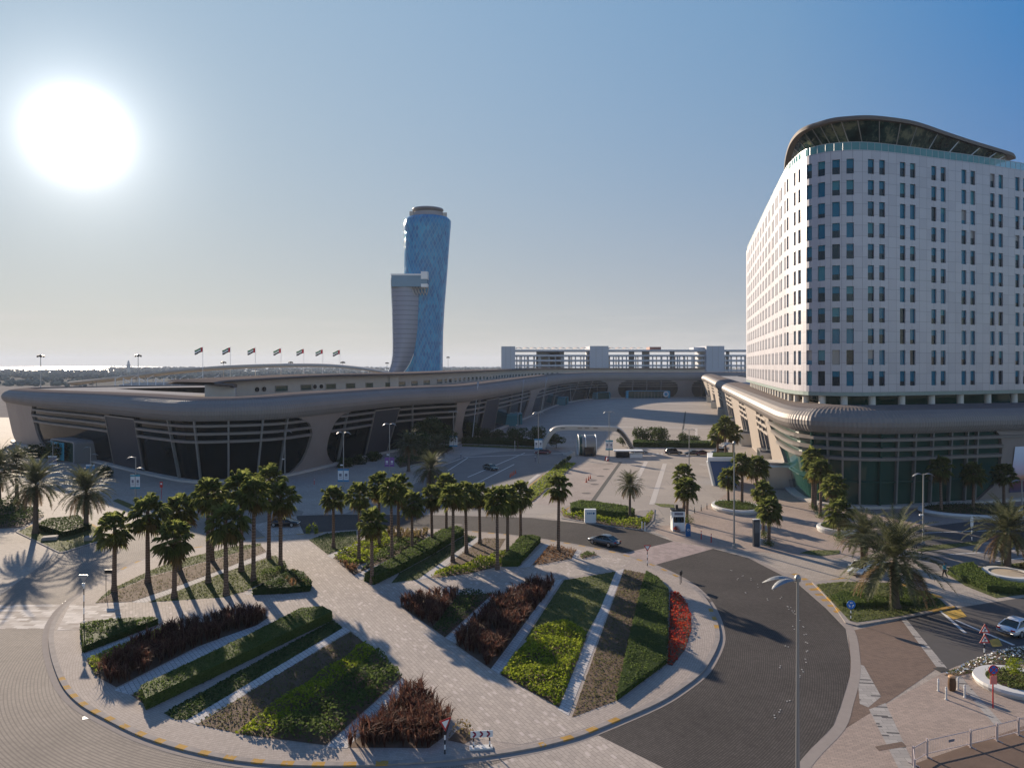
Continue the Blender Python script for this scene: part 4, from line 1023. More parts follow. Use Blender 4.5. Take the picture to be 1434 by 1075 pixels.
# ---------------------------------------------------------------- flags and floodlight masts
m_red = M('flag_red', (.50, .02, .03), .8); m_grn = M('flag_green', (.01, .16, .05), .8); m_wht = M('flag_white', (.75, .75, .73), .8); m_blk = M('flag_black', (.012, .012, .012), .8)
fl0 = None; ords = ('leftmost flag in the row behind the hall roof', 'second flag from the left in the row behind the hall roof', 'third flag from the left in the row behind the hall roof', 'middle flag of the seven behind the hall roof', 'fifth flag from the left in the row behind the hall roof', 'sixth flag from the left in the row behind the hall roof', 'rightmost flag in the row, nearest the leaning tower')
for i, (x, yt) in enumerate(((284,485.5),(322.5,485.8),(357.5,486.5),(393.5,487.3),(425.5,488),(452,488.8),(476,489.5))):
    Yf = 395+i*11; X = gx(x, Yf); top_ = hgt(yt, Yf)
    if fl0 is None:
        fl0 = thing('flagpole', ords[0], 'flag', (X, Yf, 0), group='flags flying behind the hall'); h0 = top_
        mb = MB(); mb.tube([(0, 0, 0), (0, 0, top_)], [.22, .10], 8); mb.lathe([(.05, top_), (.2, top_+.15), (.05, top_+.35)], (0, 0, 0), 8); mb.build('pole', m_whitep, fl0)
        mb = MB(); W_, H_ = 5.0, 2.6
        def fp(u, v): return (-u*W_*.93, .35*math.sin(u*7+v)*u, top_-.3-v*H_-u*1.5+.25*math.sin(u*6))
        for a in range(12):
            u0, u1 = a/12, (a+1)/12
            if a < 3: mb.quad(fp(u0, 0), fp(u0, 1), fp(u1, 1), fp(u1, 0), 0)
            else:
                for j in range(3): mb.quad(fp(u0, j/3), fp(u0, (j+1)/3), fp(u1, (j+1)/3), fp(u1, j/3), 1+j)
        mb.build('flag', [m_red, m_grn, m_wht, m_blk], fl0)
    else:
        o = dup(fl0, (X, Yf, 0), 0, ords[i]+'' , scale=(1, 1, top_/h0))
ml = None
for (x, yt, Yf, lab) in ((57,498,330,'tall floodlight mast at far left behind the hall end'), (193.5,497.5,350,'floodlight mast rising over the low end of the curved roof'), (313,507,420,'short distant mast between the first and second flags'), (407,507,470,'distant floodlight mast right of the middle flag'), (480,507,470,'distant floodlight mast just right of the last flag'), (627.5,500,700,'dark lamp mast on the skyline right of the leaning tower'), (542,508,620,'faint distant mast just left of the leaning tower')):
    X = gx(x, Yf); top_ = hgt(yt, Yf)
    if ml is None:
        ml = thing('floodlight_mast', lab, 'mast', (X, Yf, 0), group='floodlight masts beyond the hall'); m0 = top_
        mb = MB(); mb.tube([(0, 0, 0), (0, 0, top_)], [.34, .14], 8); mb.build('mast', m_greym, ml)
        mb = MB(); mb.lathe([(.2, top_-.5), (1.5, top_-.2), (1.6, top_+.1), (.3, top_+.5)], (0, 0, 0), 12); 
        for a in range(6): mb.box((1.4*math.cos(a*PI/3), 1.4*math.sin(a*PI/3), top_-.5), (.5, .5, .5))
        mb.build('lamp_ring', m_blackm, ml)
    else: dup(ml, (X, Yf, 0), 0, lab, scale=(1, 1, top_/m0))
mn = thing('minaret', 'thin dark far-off tower standing on the sea horizon at left', 'tower', (gx(180, 1900), 1900, 0))
mb = MB(); mb.lathe([(5, 0), (4.2, 24), (5.4, 25), (3.2, 27), (2.6, 33), (.3, 38)], (0, 0, 0), 10); mb.build('shaft', m_greym, mn)
# ---------------------------------------------------------------- distant mangrove belts and scattered far scrub
def clumps(name, regions, mat, seed, label):
    r = np.random.default_rng(seed); V = []; F = []; base = 0
    t = (1+5**.5)/2; ico = np.array([(-1,t,0),(1,t,0),(-1,-t,0),(1,-t,0),(0,-1,t),(0,1,t),(0,-1,-t),(0,1,-t),(t,0,-1),(t,0,1),(-t,0,-1),(-t,0,1)])/1.9
    fc = np.array([(0,11,5),(0,5,1),(0,1,7),(0,7,10),(0,10,11),(1,5,9),(5,11,4),(11,10,2),(10,7,6),(7,1,8),(3,9,4),(3,4,2),(3,2,6),(3,6,8),(3,8,9),(4,9,5),(2,4,11),(6,2,10),(8,6,7),(9,8,1)])
    for (x0, x1, y0, y1, n, hmin, hmax) in regions:
        for _ in range(n):
            px = r.uniform(x0, x1); py = r.uniform(y0, y1); Y = 25000/(py-511); X = (px-717)/1000*Y
            h = r.uniform(hmin, hmax); wd = h*r.uniform(.6, 1.3)
            v = ico*(1+r.uniform(-.3, .3, (12, 1)))*np.array([wd, wd, h*.6])+np.array([X, Y, h*.45]); V.append(v); F.append(fc+base); base += 12
    o = npmesh(name, np.concatenate(V), np.concatenate(F), mat); return tag(o, label, 'trees', kind='stuff')
m_mang = leafmat('mangrove', [(.07, .11, .13), (.11, .155, .16), (.15, .19, .18)], .35, .02, 1.0, .0)  # pale blue-grey of the distance haze is mixed into these leaf colours
clumps('mangrove_belt', [(-60, 330, 519, 524, 520, 5, 9), (-60, 480, 523, 531, 720, 4, 8), (-60, 130, 532, 541, 160, 2.5, 5), (150, 330, 516, 520, 160, 9, 16), (330, 720, 515, 520, 520, 6, 14), (300, 560, 520, 528, 420, 4, 8), (620, 780, 516, 521, 260, 7, 14)], m_mang, 4, 'blue-green belt of distant mangrove trees below the sea horizon')
# ---------------------------------------------------------------- plant prototypes
nr = np.random.default_rng(11)
def rot_to(d, up=(0, 0, 1)):
    d = np.array(d, float); d /= np.linalg.norm(d); s = np.cross(d, up)
    if np.linalg.norm(s) < 1e-3: s = np.array([1., 0, 0])
    s /= np.linalg.norm(s); return d, s, np.cross(s, d)
m_palm = leafmat('fan_leaf', [(.045, .062, .018), (.10, .125, .032), (.17, .19, .05), (.22, .22, .085)], .62, .9, .55, .12)
m_palmd = leafmat('dry_fan_leaf', [(.075, .060, .022), (.15, .105, .035), (.20, .13, .045)], .45, .9, .7, .08)
m_date = leafmat('date_leaf', [(.035, .045, .020), (.070, .080, .036), (.11, .115, .058), (.15, .15, .085)], .4, .8, .6, .1)
m_dated = leafmat('dry_date_leaf', [(.09, .055, .03), (.16, .10, .05), (.20, .14, .08)], .35, .8, .7, .08)
k = NT('palm_bark'); p = k.obj(); wv = k.n.new('ShaderNodeTexWave'); wv.bands_direction = 'Z'; wv.inputs['Scale'].default_value = 9; wv.inputs['Distortion'].default_value = 3; wv.inputs['Detail'].default_value = 3; k.l.new(p, wv.inputs['Vector'])
c = k.mix(wv.outputs['Fac'], (.10, .06, .042), (.21, .14, .10)); k.set(.9, 0, .2, c); k.bump(wv.outputs['Fac'], .8, .05); m_bark = k.mat
m_bark2 = M('grey_bark', (.10, .075, .058), .9, 0, .35, 6, .5)

def fan_crown(seed, n=56, R_=2.05, droop=1.0):
    r = np.random.default_rng(seed); V = []; F = []; MI = []
    for i in range(n):
        f = i/(n-1); el = 86-158*f**.9*droop+r.uniform(-9, 9); az = i*137.5+r.uniform(-20, 20)
        e, a = math.radians(el), math.radians(az); d = np.array([math.cos(e)*math.cos(a), math.cos(e)*math.sin(a), math.sin(e)])
        if el < -50: d *= .9
        L = R_*.50*r.uniform(.85, 1.1); L *= r.uniform(.8, 1.18); tip = d*L; d0, s, u = rot_to(d)
        dead = el < -42 and r.random() < .75
        o = np.array([0, 0, -.25-.35*f])
        b = len(V); w = .035
        V += [o+s*w, o-s*w, o+tip-s*w*.7, o+tip+s*w*.7]; F += [(b, b+1, b+2), (b, b+2, b+3)]; MI += [1 if dead else 0]*2
        ns = 15; bl = R_*.52*r.uniform(.85, 1.12)
        tilt = r.uniform(-.5, .5)
        for k_ in range(ns):
            t = (k_/(ns-1)-.5)*math.radians(235); c_, sn = math.cos(t), math.sin(t)
            sd = d0*c_+(s*math.cos(tilt)+u*math.sin(tilt))*sn; sd = sd/np.linalg.norm(sd)
            nrm = np.cross(sd, np.cross(d0, s)+1e-6); nrm = np.cross(sd, u); nn = np.linalg.norm(nrm); nrm = nrm/nn if nn > 1e-3 else s
            l = bl*(1-.25*abs(t)/2.05)*r.uniform(.9, 1.08); hw = l*.078
            p0 = o+tip; p1 = p0+sd*l*.55-np.array([0, 0, .05*l]); p2 = p0+sd*l*.9-np.array([0, 0, l*r.uniform(.30, .58)])
            b = len(V); V += [p0, p1+nrm*hw, p2, p1-nrm*hw]; F += [(b, b+1, b+2), (b, b+2, b+3)]; MI += [1 if dead else 0]*2
    return np.array(V), np.array(F), np.array(MI)
def date_crown(seed, n=64, R_=3.5):
    r = np.random.default_rng(seed); V = []; F = []; MI = []
    for i in range(n):
        f = i/(n-1); el = 88-112*f**.95+r.uniform(-9, 9); az = i*137.5+r.uniform(-18, 18); a = math.radians(az)
        L = R_*r.uniform(.85, 1.12)*(1.0 if f < .8 else .85); seg = 9; p = np.array([0, 0, -.3*f]); e = math.radians(el); pts = [p]; dirs = []
        for k_ in range(seg):
            d = np.array([math.cos(e)*math.cos(a), math.cos(e)*math.sin(a), math.sin(e)]); dirs.append(d); p = p+d*L/seg; pts.append(p); e -= math.radians(r.uniform(6, 10.5))*(1.1-abs(math.sin(e))*.3)
        dead = f > .84 and r.random() < .7; m = 1 if dead else 0
        for k_ in range(seg):
            d0, s, u = rot_to(dirs[k_]); w = .03
            b = len(V); V += [pts[k_]+s*w, pts[k_]-s*w, pts[k_+1]]; F.append((b, b+1, b+2)); MI.append(m)
            if k_ < 1: continue
            for q in range(4):
                t = (q+.5)/4; c = pts[k_]*(1-t)+pts[k_+1]*t; ll = (.62*math.sin(PI*min(1, (k_+t)/seg*.9+.1)**.8)+.12)*r.uniform(.85, 1.15)
                for sg in (-1, 1):
                    ld_ = d0*.62+s*sg*.72+u*r.uniform(.05, .45); ld_ /= np.linalg.norm(ld_); tp_ = c+ld_*ll-np.array([0, 0, .12*ll])
                    b = len(V); V += [c-d0*.05, c+d0*.05, tp_]; F.append((b, b+1, b+2)); MI.append(m)
    return np.array(V), np.array(F), np.array(MI)
def palm_trunk(seed, r0=.25, r1=.17, boot=False):
    r = np.random.default_rng(seed); mb = MB(); n = 9; pts = []; rad = []; lx, ly = r.uniform(-.02, .02, 2)
    for i in range(n):
        f = i/(n-1); pts.append((math.sin(f*2)*lx*6*f, math.sin(f*2.4)*ly*6*f, f)); rad.append((r0*1.45 if i == 0 else r0+(r1-r0)*f)*(1+r.uniform(-.04, .04)))
    mb.tube(pts, rad, 9)
    return mb
def proto(name, v):
    V, F, MI = v; return npmesh(name, V, F, [m_palm, m_palmd] if 'fan' in name else [m_date, m_dated], MI)
fan_me = [proto('fan_crown', fan_crown(20+i, 43+2*i, 2.25, (.92, 1.0, 1.05, .85)[i])) for i in range(4)]
date_me = [proto('date_crown', date_crown(40+i, 92+4*i, 4.3)) for i in range(3)]
trk = [palm_trunk(60+i).build('trunk', m_bark, smooth=True) for i in range(3)]
trd = [palm_trunk(70+i, .36, .30).build('trunk', m_bark2, smooth=True) for i in range(2)]
for o in fan_me+date_me+trk+trd: COL.objects.unlink(o)
pc = [0]
def palm(kind, x, y, ytop, label, group, R_=None, z=ZI, cut=1.0):
    b = G(x, y, z); top = hgt(ytop, b.y); i = pc[0]; pc[0] += 1
    rr = random.Random(i*7+3); s = (R_ or (1.0 if kind == 'fan' else 1.0))*rr.uniform(.95, 1.06)
    ht = max(1.2, top-z-(1.75 if kind == 'fan' else 2.6)*s)
    root = thing('fan_palm' if kind == 'fan' else 'date_palm', label, 'palm', b, rr.uniform(0, 6.28), group)
    src = (trk if kind == 'fan' else trd); t = src[i % len(src)].copy(); COL.objects.link(t); t.parent = root; t.name = 'trunk'; t.scale = (s*.95, s*.95, ht+.1)
    src = (fan_me if kind == 'fan' else date_me); c = src[i % len(src)].copy(); COL.objects.link(c); c.parent = root; c.name = 'crown'; c.location = (0, 0, ht+.3*s); c.scale = (s, s, s*rr.uniform(.92, 1.08)); c.rotation_euler = (rr.uniform(-.08, .08), rr.uniform(-.08, .08), 0)
    return root
g1 = 'fan palms on the left half of the roundabout'
for x, y, t, lab in ((160,828,715,'fan palm nearest the left crosswalk, alone at the tip of the soil bed'), (207,815,692,'tall slim fan palm standing in the brown soil strip, second from the crosswalk'),
    (244,837,726,'short thin-crowned fan palm with yellowing lower fronds at the walkway edge of the left lawn'), (251,798,689,'fan palm at the back of the soil bed, behind the short yellowing one'),
    (291.5,816,667,'tall bushy fan palm at the outer left of the dense left clump'), (316.6,833,703,'shorter fan palm at the walkway edge in front of the dense left clump'),
    (297,785,671,'fan palm hidden behind the outer left of the dense left clump'), (338,800,657,'tallest crown in the middle of the dense left clump'),
    (355,813.5,667,'fan palm in the lawn right of the clump middle with a straight dark trunk'), (376.4,782,649,'tall fan palm at the back right of the left clump near the dark car'),
    (393,796,673,'rightmost fan palm of the left clump, beside the diagonal main path')): palm('fan', x, y, t, lab, g1, 1.12)
g2 = 'fan palms on the far right quarter of the roundabout'
for x, y, t, lab in ((467,767,679,'slim fan palm alone in the small lawn just right of the main path'), (502.6,786,674,'fan palm among lime shrubs, left end of the far clump'), (521,817,709,'short pale fan palm at the near end of the tall clipped hedge'),
    (531,766,660,'fan palm behind the rusty shrubs, its crown above its neighbours'), (549,791,669,'fan palm in a round cut-out of the clipped hedge, near end'), (558,758,661,'fan palm on the far edge of the dry shrub bed'),
    (577,774,686,'low fan palm in the second cut-out of the clipped hedge'), (605,761,676,'fan palm in the third cut-out along the clipped hedge'), (625,748,661,'fan palm at the far end of the clipped hedge by the road'),
    (634,786,674,'fan palm at the middle of the dark grass strip beside the hedge'), (653,774.5,673,'fan palm at the near corner of the bare soil patch'), (672,761,674,'fan palm at the road side of the bare soil patch'),
    (696.6,797,680,'fan palm at the near edge of the low hedge by the crossing walkway'), (711,778,679,'fan palm between lime shrubs and the low hedge'), (729,756,673,'fan palm at the far corner of the low hedge by the road'),
    (782,772,661,'tall lone fan palm in the small square of dry soil')): palm('fan', x, y, t, lab, g2, .95)
g3 = 'fan palms in front of the hotel podium'
for x, y, t, R_, lab in ((962,731,667,.8,'fan palm right beside the white kiosk and blue stand'), (958,712,648,.8,'fan palm just behind the one beside the white kiosk'), (1020,708,654,.75,'short fan palm at the left of the raised oval planter'),
    (1039,710,632,.85,'tall fan palm in the middle of the raised oval planter'), (1060,700,636,.9,'fan palm behind the oval planter by the steel drum doorway'), (1005,640,594,1.0,'left palm of the three behind the glass ramp pavilion'),
    (1016,644,582,1.0,'tallest middle palm of the three behind the glass ramp pavilion'), (1027,640,592,1.0,'right palm of the three behind the glass ramp pavilion'), (1077,762,695,.7,'front palm beside the dark upright sign panel'), (1069,748,672,.7,'rear palm beside the dark upright sign panel'),
    (1138,710,625,.8,'leftmost and tallest palm of the three at the podium corner'), (1142,714,640,.8,'middle palm of the three at the podium corner'), (1149,723,641,.8,'nearest palm of the three at the podium corner'),
    (1168,742,662,.75,'palm in the round planter at the podium corner'), (1175,753,696,.8,'palm with a clipped ball of green round its foot'), (1318,720,638,.75,'left palm in the long planter before the podium glass'), (1363,717,646,.8,'middle palm in the long planter before the podium glass'), (1406,712,647,.8,'right palm in the long planter before the printed picture wall')):
    palm('fan', x, y, t, lab, g3, R_*1.35, 0.02)
g4 = 'feathery date palms'
for x, y, t, R_, lab in ((1253,851,737,1.32,'big date palm with drooping fronds on the lawn by the blue arrow sign'), (1209,803,722,.9,'smaller date palm behind the big one on the lawn'), (1411,797,713,1.15,'date palm beside the pale round bench disc at right'),
    (50,747,652,1.15,'date palm with a dark drooping skirt on the left median'), (120.5,741,664,1.05,'round-crowned date palm at the right tip of the left median'), (23.5,697,632,.95,'date palm on a slim trunk behind the left median'), (-2,704,634,1.2,'date palm cut by the left edge of the picture'),
    (882,729,666,.66,'lone date palm rising from the rounded hedge by the court entrance'), (603,684,640,1.0,'greyish low date palm at the road edge left of the moving green car'), (572,660,608,1.0,'date palm in shade by the hall entrance, left of the tree group'), (611,648,612,.9,'date palm in shade at the right of the tree group')):
    palm('date', x, y, t, lab, g4, R_*1.05, .02)
# ---------------------------------------------------------------- small leafy trees
def leaf_cloud(seed, n, rx, rz, size, hollow=.35):
    r = np.random.default_rng(seed); nb = 9; cen = r.normal(0, 1, (nb, 3)); cen /= np.linalg.norm(cen, axis=1)[:, None]; cen *= np.array([rx*.55, rx*.55, rz*.5])
    c = cen[r.integers(0, nb, n)]; d = r.normal(0, 1, (n, 3)); d /= np.linalg.norm(d, axis=1)[:, None]; p = c+d*(r.uniform(hollow, 1, n)**.6)[:, None]*np.array([rx*.5, rx*.5, rz*.55])
    return leafquads(p, size, r)
def leafquads(p, size, r, up=.4):
    n = len(p); nm = r.normal(0, 1, (n, 3)); nm[:, 2] = np.abs(nm[:, 2])+up; nm /= np.linalg.norm(nm, axis=1)[:, None]
    t = np.cross(nm, r.normal(0, 1, (n, 3))); t /= np.linalg.norm(t, axis=1)[:, None]; b = np.cross(nm, t); s = (size*r.uniform(.6, 1.3, n))[:, None]
    V = np.stack([p-t*s*.5, p+b*s*.32, p+t*s*.5, p-b*s*.32], 1).reshape(-1, 3); F = np.arange(4*n).reshape(n, 4); return V, F
m_tree = leafmat('tree_leaf', [(.022, .038, .012), (.045, .068, .018), (.085, .11, .03)], .42, .8)
tcr = []
for i in range(3):
    V, F = leaf_cloud(80+i, 1500, 2.2, 1.9, .34); tcr.append(npmesh('crown', V, F, m_tree))
def stem_mb(seed):
    r = random.Random(seed); mb = MB(); mb.tube([(0, 0, 0), (.05, 0, .6), (0, .05, 1)], [.16, .12, .09], 7)
    for k_ in range(4): a = k_*1.7+r.random(); mb.tube([(0, 0, .9), (.5*math.cos(a), .5*math.sin(a), 1.35), (.95*math.cos(a), .95*math.sin(a), 1.9)], [.08, .05, .02], 5)
    return mb
tst = [stem_mb(i).build('trunk', m_bark2) for i in range(2)]
for o in tcr+tst: COL.objects.unlink(o)
def tree(x, y, ytop, R_, label, group, squash=1.0):
    b = G(x, y); top = hgt(ytop, b.y); i = pc[0]; pc[0] += 1; rr = random.Random(i); h = top; s = R_
    root = thing('small_tree', label, 'tree', b, rr.uniform(0, 6), group)
    t = tst[i % 2].copy(); COL.objects.link(t); t.parent = root; t.name = 'trunk'; zc = max(.8, h-1.7*s*squash); t.scale = (1, 1, max(.5, zc/1.6))
    c = tcr[i % 3].copy(); COL.objects.link(c); c.parent = root; c.name = 'crown'; c.location = (0, 0, zc); c.scale = (s, s, s*squash)
g5 = 'small leafy trees round the court'
for x, y, t, R_, lab in ((904,621,595,2.0,'larger round tree behind the dark court hedge, next to the steel arch foot'), (923.5,620,598,1.7,'second round tree behind the dark court hedge'), (958.5,619,606,1.3,'flat bushy tree left of the drain line in the court'), (973,619,609,1.2,'small bushy tree nearest the podium side of the court hedge'),
    (872.5,625,610,1.0,'small round shrub tree inside the foot of the steel arch'), (779,627,607,1.4,'lone round tree in front of the steel arch'), (725,628,596,1.7,'round tree in shade beside the pale slim post'), (752,626,597,1.6,'round tree in shade behind the teal lamp banner'),
    (700,618,601,1.5,'small tree in shade right of the hall pier'), (675,617,597,1.7,'second tree in shade right of the hall pier'), (655,617,590,2.0,'leafy tree close against the hall pier'), (600,633,584,2.3,'tall leafy tree in the group by the hall entrance'), (588,640,602,2.2,'broad leafy tree at the front of the group by the hall entrance'), (622,632,594,2.0,'leafy tree at the right of the group by the hall entrance'),
    (48,640,622,1.9,'dark round tree by the far left hall corner'), (82,644,614,2.1,'dark leafy tree beside the left entrance portal'), (146,668,652,1.0,'sparse young tree in a round bed before the dark panel')):
    tree(x, y, t, R_, lab, g5, .8)

# ---------------------------------------------------------------- planted beds
def inpoly(P, poly):
    x, y = P[:, 0], P[:, 1]; ins = np.zeros(len(P), bool); n = len(poly)
    for i in range(n):
        x0, y0 = poly[i][:2]; x1, y1 = poly[(i+1) % n][:2]
        c = ((y0 > y) != (y1 > y)) & (x < (x1-x0)*(y-y0)/((y1-y0) if y1 != y0 else 1e-9)+x0); ins ^= c
    return ins
def area(poly): return abs(sum(poly[i][0]*poly[(i+1) % len(poly)][1]-poly[(i+1) % len(poly)][0]*poly[i][1] for i in range(len(poly)))/2)
def samples(poly, n, r):
    a = np.array([p[:2] for p in poly]); lo, hi = a.min(0), a.max(0); out = np.zeros((0, 2))
    while len(out) < n:
        q = r.uniform(lo, hi, (n*2+20, 2)); out = np.concatenate([out, q[inpoly(q, poly)]])
    return out[:n]
def edgedist(P, poly):
    d = np.full(len(P), 1e9); n = len(poly)
    for i in range(n):
        a = np.array(poly[i][:2]); b = np.array(poly[(i+1) % n][:2]); ab = b-a; t = np.clip(((P-a)@ab)/(ab@ab+1e-12), 0, 1); d = np.minimum(d, np.linalg.norm(P-(a+t[:, None]*ab), axis=1))
    return d
def wob(P, s): return .5+.25*np.sin(P[:, 0]*s+1.3*np.sin(P[:, 1]*s*.7))+.25*np.sin(P[:, 1]*s*1.23+1.7*np.sin(P[:, 0]*s*.6+2))
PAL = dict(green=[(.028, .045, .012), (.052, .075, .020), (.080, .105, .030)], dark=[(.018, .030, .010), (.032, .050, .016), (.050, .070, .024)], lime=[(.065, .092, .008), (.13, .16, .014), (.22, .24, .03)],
           red=[(.024, .009, .008), (.048, .019, .014), (.08, .038, .027), (.14, .085, .06)], rust=[(.07, .035, .018), (.13, .07, .035), (.19, .115, .06)], dry=[(.09, .065, .03), (.15, .105, .05), (.10, .10, .035)], flower=[(.20, .012, .010), (.32, .03, .018), (.12, .05, .015)],
           lawn=[(.050, .066, .018), (.078, .095, .027), (.11, .115, .045)], soilg=[(.075, .06, .03), (.075, .085, .03), (.13, .09, .05)])
_lm = {}
def lm(k_): 
    if k_ not in _lm: _lm[k_] = leafmat('leaf_'+k_, [tuple(1.5*q for q in c) for c in PAL[k_]], .48, .55, .7, .06)
    return _lm[k_]
bedn = [0]
def clipped_hedge(px, h, pal, label, cat='hedge', dens=70, size=.12, name='clipped_hedge', z=ZI, group=None, rough=.06):
    """solid clipped hedge: body plus a skin of leaves on its top and sides"""
    bedn[0] += 1; r = np.random.default_rng(bedn[0]); poly = wpoly(px, z); a = area(poly)
    n = int(min(9000, a*dens)); P = samples(poly, n, r); ed = edgedist(P, poly)
    zz = z+h-.30*h*np.exp(-ed/.12)+(wob(P, 1.4)-.5)*rough*2+r.normal(0, rough*.4, n); top = np.column_stack([P, zz])
    per = []; L = 0; m_ = len(poly)
    for i in range(m_):
        A = np.array(poly[i]); B = np.array(poly[(i+1) % m_]); l = np.linalg.norm(B-A); q = int(l*h*dens*1.0); t = r.uniform(0, 1, q)
        per.append(np.column_stack([A+(B-A)*t[:, None]+r.normal(0, .035, (q, 2)), z+r.uniform(0, h*.95, q)]))
    V, F = leafquads(np.concatenate([top]+per), size, r, .2)
    cen = (sum(p[0] for p in poly)/m_, sum(p[1] for p in poly)/m_)
    inner = offset(poly, .06); mb = MB(); mb.prism(inner, z, z+h*.92, bottom=False)
    bv = np.array(mb.v); # body faces triangulated by blender: build apart then join as polygons
    me_v = np.concatenate([V, bv]); faces = [tuple(f) for f in F]+[tuple(i+len(V) for i in f) for f in mb.f]
    me = bpy.data.meshes.new(name); me.from_pydata(me_v.tolist(), [], faces); me.materials.append(lm(pal)); me.update()
    o = bpy.data.objects.new(name, me); COL.objects.link(o); return tag(o, label, cat, group)
def scatter(name, px, pal, label, h=.5, dens=60, size=.2, kind='leaf', cat='plants', stuff=True, z=ZI, var=.5, soil=True, group=None):
    """loose planting: leaf clumps or arching grass blades over soil"""
    bedn[0] += 1; r = np.random.default_rng(100+bedn[0]); poly = wpoly(px, z); a = area(poly)
    if kind == 'leaf':
        n = int(min(16000, a*dens)); P = samples(poly, n, r); hh = h*(1-var+var*2*wob(P, 1.1)*.9)*np.clip(edgedist(P, poly)/.35+.35, 0, 1)
        p = np.column_stack([P, z+hh*r.uniform(.15, 1, n)**.6]); V, F = leafquads(p, size, r, .5)
    else:
        nt = int(min(2600, a*dens)); P = samples(poly, nt, r); nb = 13; hh = h*(.75+.5*wob(P, .9)); c = np.repeat(np.column_stack([P, np.full(nt, z)]), nb, 0); H_ = np.repeat(hh, nb)*r.uniform(.6, 1.15, nt*nb)
        az = r.uniform(0, 2*PI, nt*nb); le = r.uniform(.15, .75, nt*nb)*H_; d = np.column_stack([np.cos(az), np.sin(az), np.zeros(nt*nb)])
        s = np.column_stack([-np.sin(az), np.cos(az), np.zeros(nt*nb)])*(size*.5*r.uniform(.6, 1.4, nt*nb))[:, None]
        mid = c+d*(le*.35)[:, None]; mid[:, 2] += H_*.7; tip = c+d*le[:, None]; tip[:, 2] += H_*(1-.25*r.random(nt*nb))
        V = np.stack([c-s*.5, c+s*.5, mid+s, tip, mid-s], 1).reshape(-1, 3); b = np.arange(nt*nb)*5
        F = np.concatenate([np.stack([b, b+1, b+2, b+4], 1), np.stack([b+4, b+2, b+3, b+3], 1)])
        F = np.concatenate([np.stack([b, b+1, b+2], 1), np.stack([b, b+2, b+4], 1), np.stack([b+4, b+2, b+3], 1)])
    o = npmesh(name, V, F, lm(pal)); tag(o, label, cat, group)
    if stuff: o['kind'] = 'stuff'
    if soil: sheet('planting_soil', poly, z+.006+.002*(bedn[0] % 4), m_soil)
    return o
def lawn(px, pal, label, z=ZI, dens=34, h=.09, size=.16, cat='grass', base=None):
    bedn[0] += 1; poly = wpoly(px, z); sheet('lawn_soil', poly, z+.006+.002*(bedn[0] % 4), base or m_lawn)
    return scatter('lawn_grass', px, pal, label, h, dens, size, 'leaf', cat, True, z, .3, False)
# left far quarter
lawn([(133,844),(151,827),(211,798),(251,783),(327,765),(365,760),(366,763),(298,783),(211,806),(163,826)], 'lawn', 'narrow curved strip of grass along the outer edge of the left soil bed')
scatter('ground_cover', [(133,844),(163,827),(211,807),(298,784),(365,763),(373,772),(305,799),(240,823),(184,842)], 'soilg', 'sparse planting in the brown soil bed under the left palms', .12, 16, .14)
lawn([(208,843),(305,805),(379,779),(386,777),(405,799),(341,828),(313,836),(240,841)], 'lawn', 'sunny lawn below the dense left clump of palms')
scatter('shrub_bed', [(352,820),(372,803),(398,790),(405,799),(341,828)], 'green', 'low bushy green shrubs at the right end of the left lawn', .8, 55, .26, cat='shrubs', soil=False)
clipped_hedge([(353,833),(410,804),(424,808),(436,821),(434,828),(400,831)], .75, 'dark', 'dark rounded shrub mass at the corner of walkway and main path', 'shrub', 60, .22, 'shrub_mass', rough=.16)
scatter('fountain_grass', [(398,818),(412,806),(424,808),(436,821),(434,828),(410,829)], 'rust', 'brownish grass tufts at the end of the dark shrub mass', 1.0, 3.2, .07, 'blade', 'grass', soil=False)
# left near quarter
clipped_hedge([(113,881),(150,875),(213,871),(222,874),(117,914)], .65, 'green', 'wedge of green hedge beside the left walkway next to the kerb', rough=.12, size=.2, dens=55)
scatter('shrub_bed', [(121,923),(242,875),(256,874),(230,893),(180,912),(133,945)], 'lime', 'bright lime ground cover edging the long dark red grass bed', .4, 60, .22, cat='shrubs')
scatter('fountain_grass', [(133,945),(180,910),(240,884),(300,868),(362,858),(376,864),(360,875),(276,905),(163,962)], 'red', 'long bed of dark red fountain grass at the left of the roundabout', 1.35, 5.5, .075, 'blade', 'grass')
scatter('shrub_bed', [(184,973),(251,945),(300,915),(396,870),(420,863),(285,938),(200,984)], 'green', 'row of low loose shrubs between pale slabs and long hedge', .4, 40, .24, cat='shrubs')
clipped_hedge([(205,994),(466,868),(452,860),(420,863),(340,905),(196,975)], .95, 'green', 'long box-cut hedge running diagonally on the near left quarter', dens=60, size=.15)
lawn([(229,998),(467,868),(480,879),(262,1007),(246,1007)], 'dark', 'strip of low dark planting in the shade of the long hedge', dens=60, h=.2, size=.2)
lawn([(272,1013),(491,884),(512,901),(332,1026)], 'soilg', 'thin brownish ground cover of the near left triangle', base=m_soil, dens=40, h=.14, size=.17)
scatter('shrub_bed', [(330,1027),(512,901),(530,915),(380,1033)], 'lime', 'lime green spreading shrubs through the middle of the near left triangle', .55, 70, .24, cat='shrubs')
scatter('shrub_bed', [(380,1033),(530,915),(563,948),(456,1043)], 'green', 'mid green spreading shrubs at the outer side of the near left triangle', .75, 70, .25, cat='shrubs')
scatter('fountain_grass', [(487,1046),(573,966),(590,972),(632,1004),(625,1029),(600,1047)], 'red', 'triangle of tall red-brown fountain grass at the near tip of the roundabout', 1.25, 7.5, .07, 'blade', 'grass')
scatter('shrub_bed', [(627,1036),(640,1022),(655,1018),(665,1033),(650,1041)], 'dry', 'small tuft of mixed shrubs by the chevron sign', .8, 60, .2, cat='shrubs')
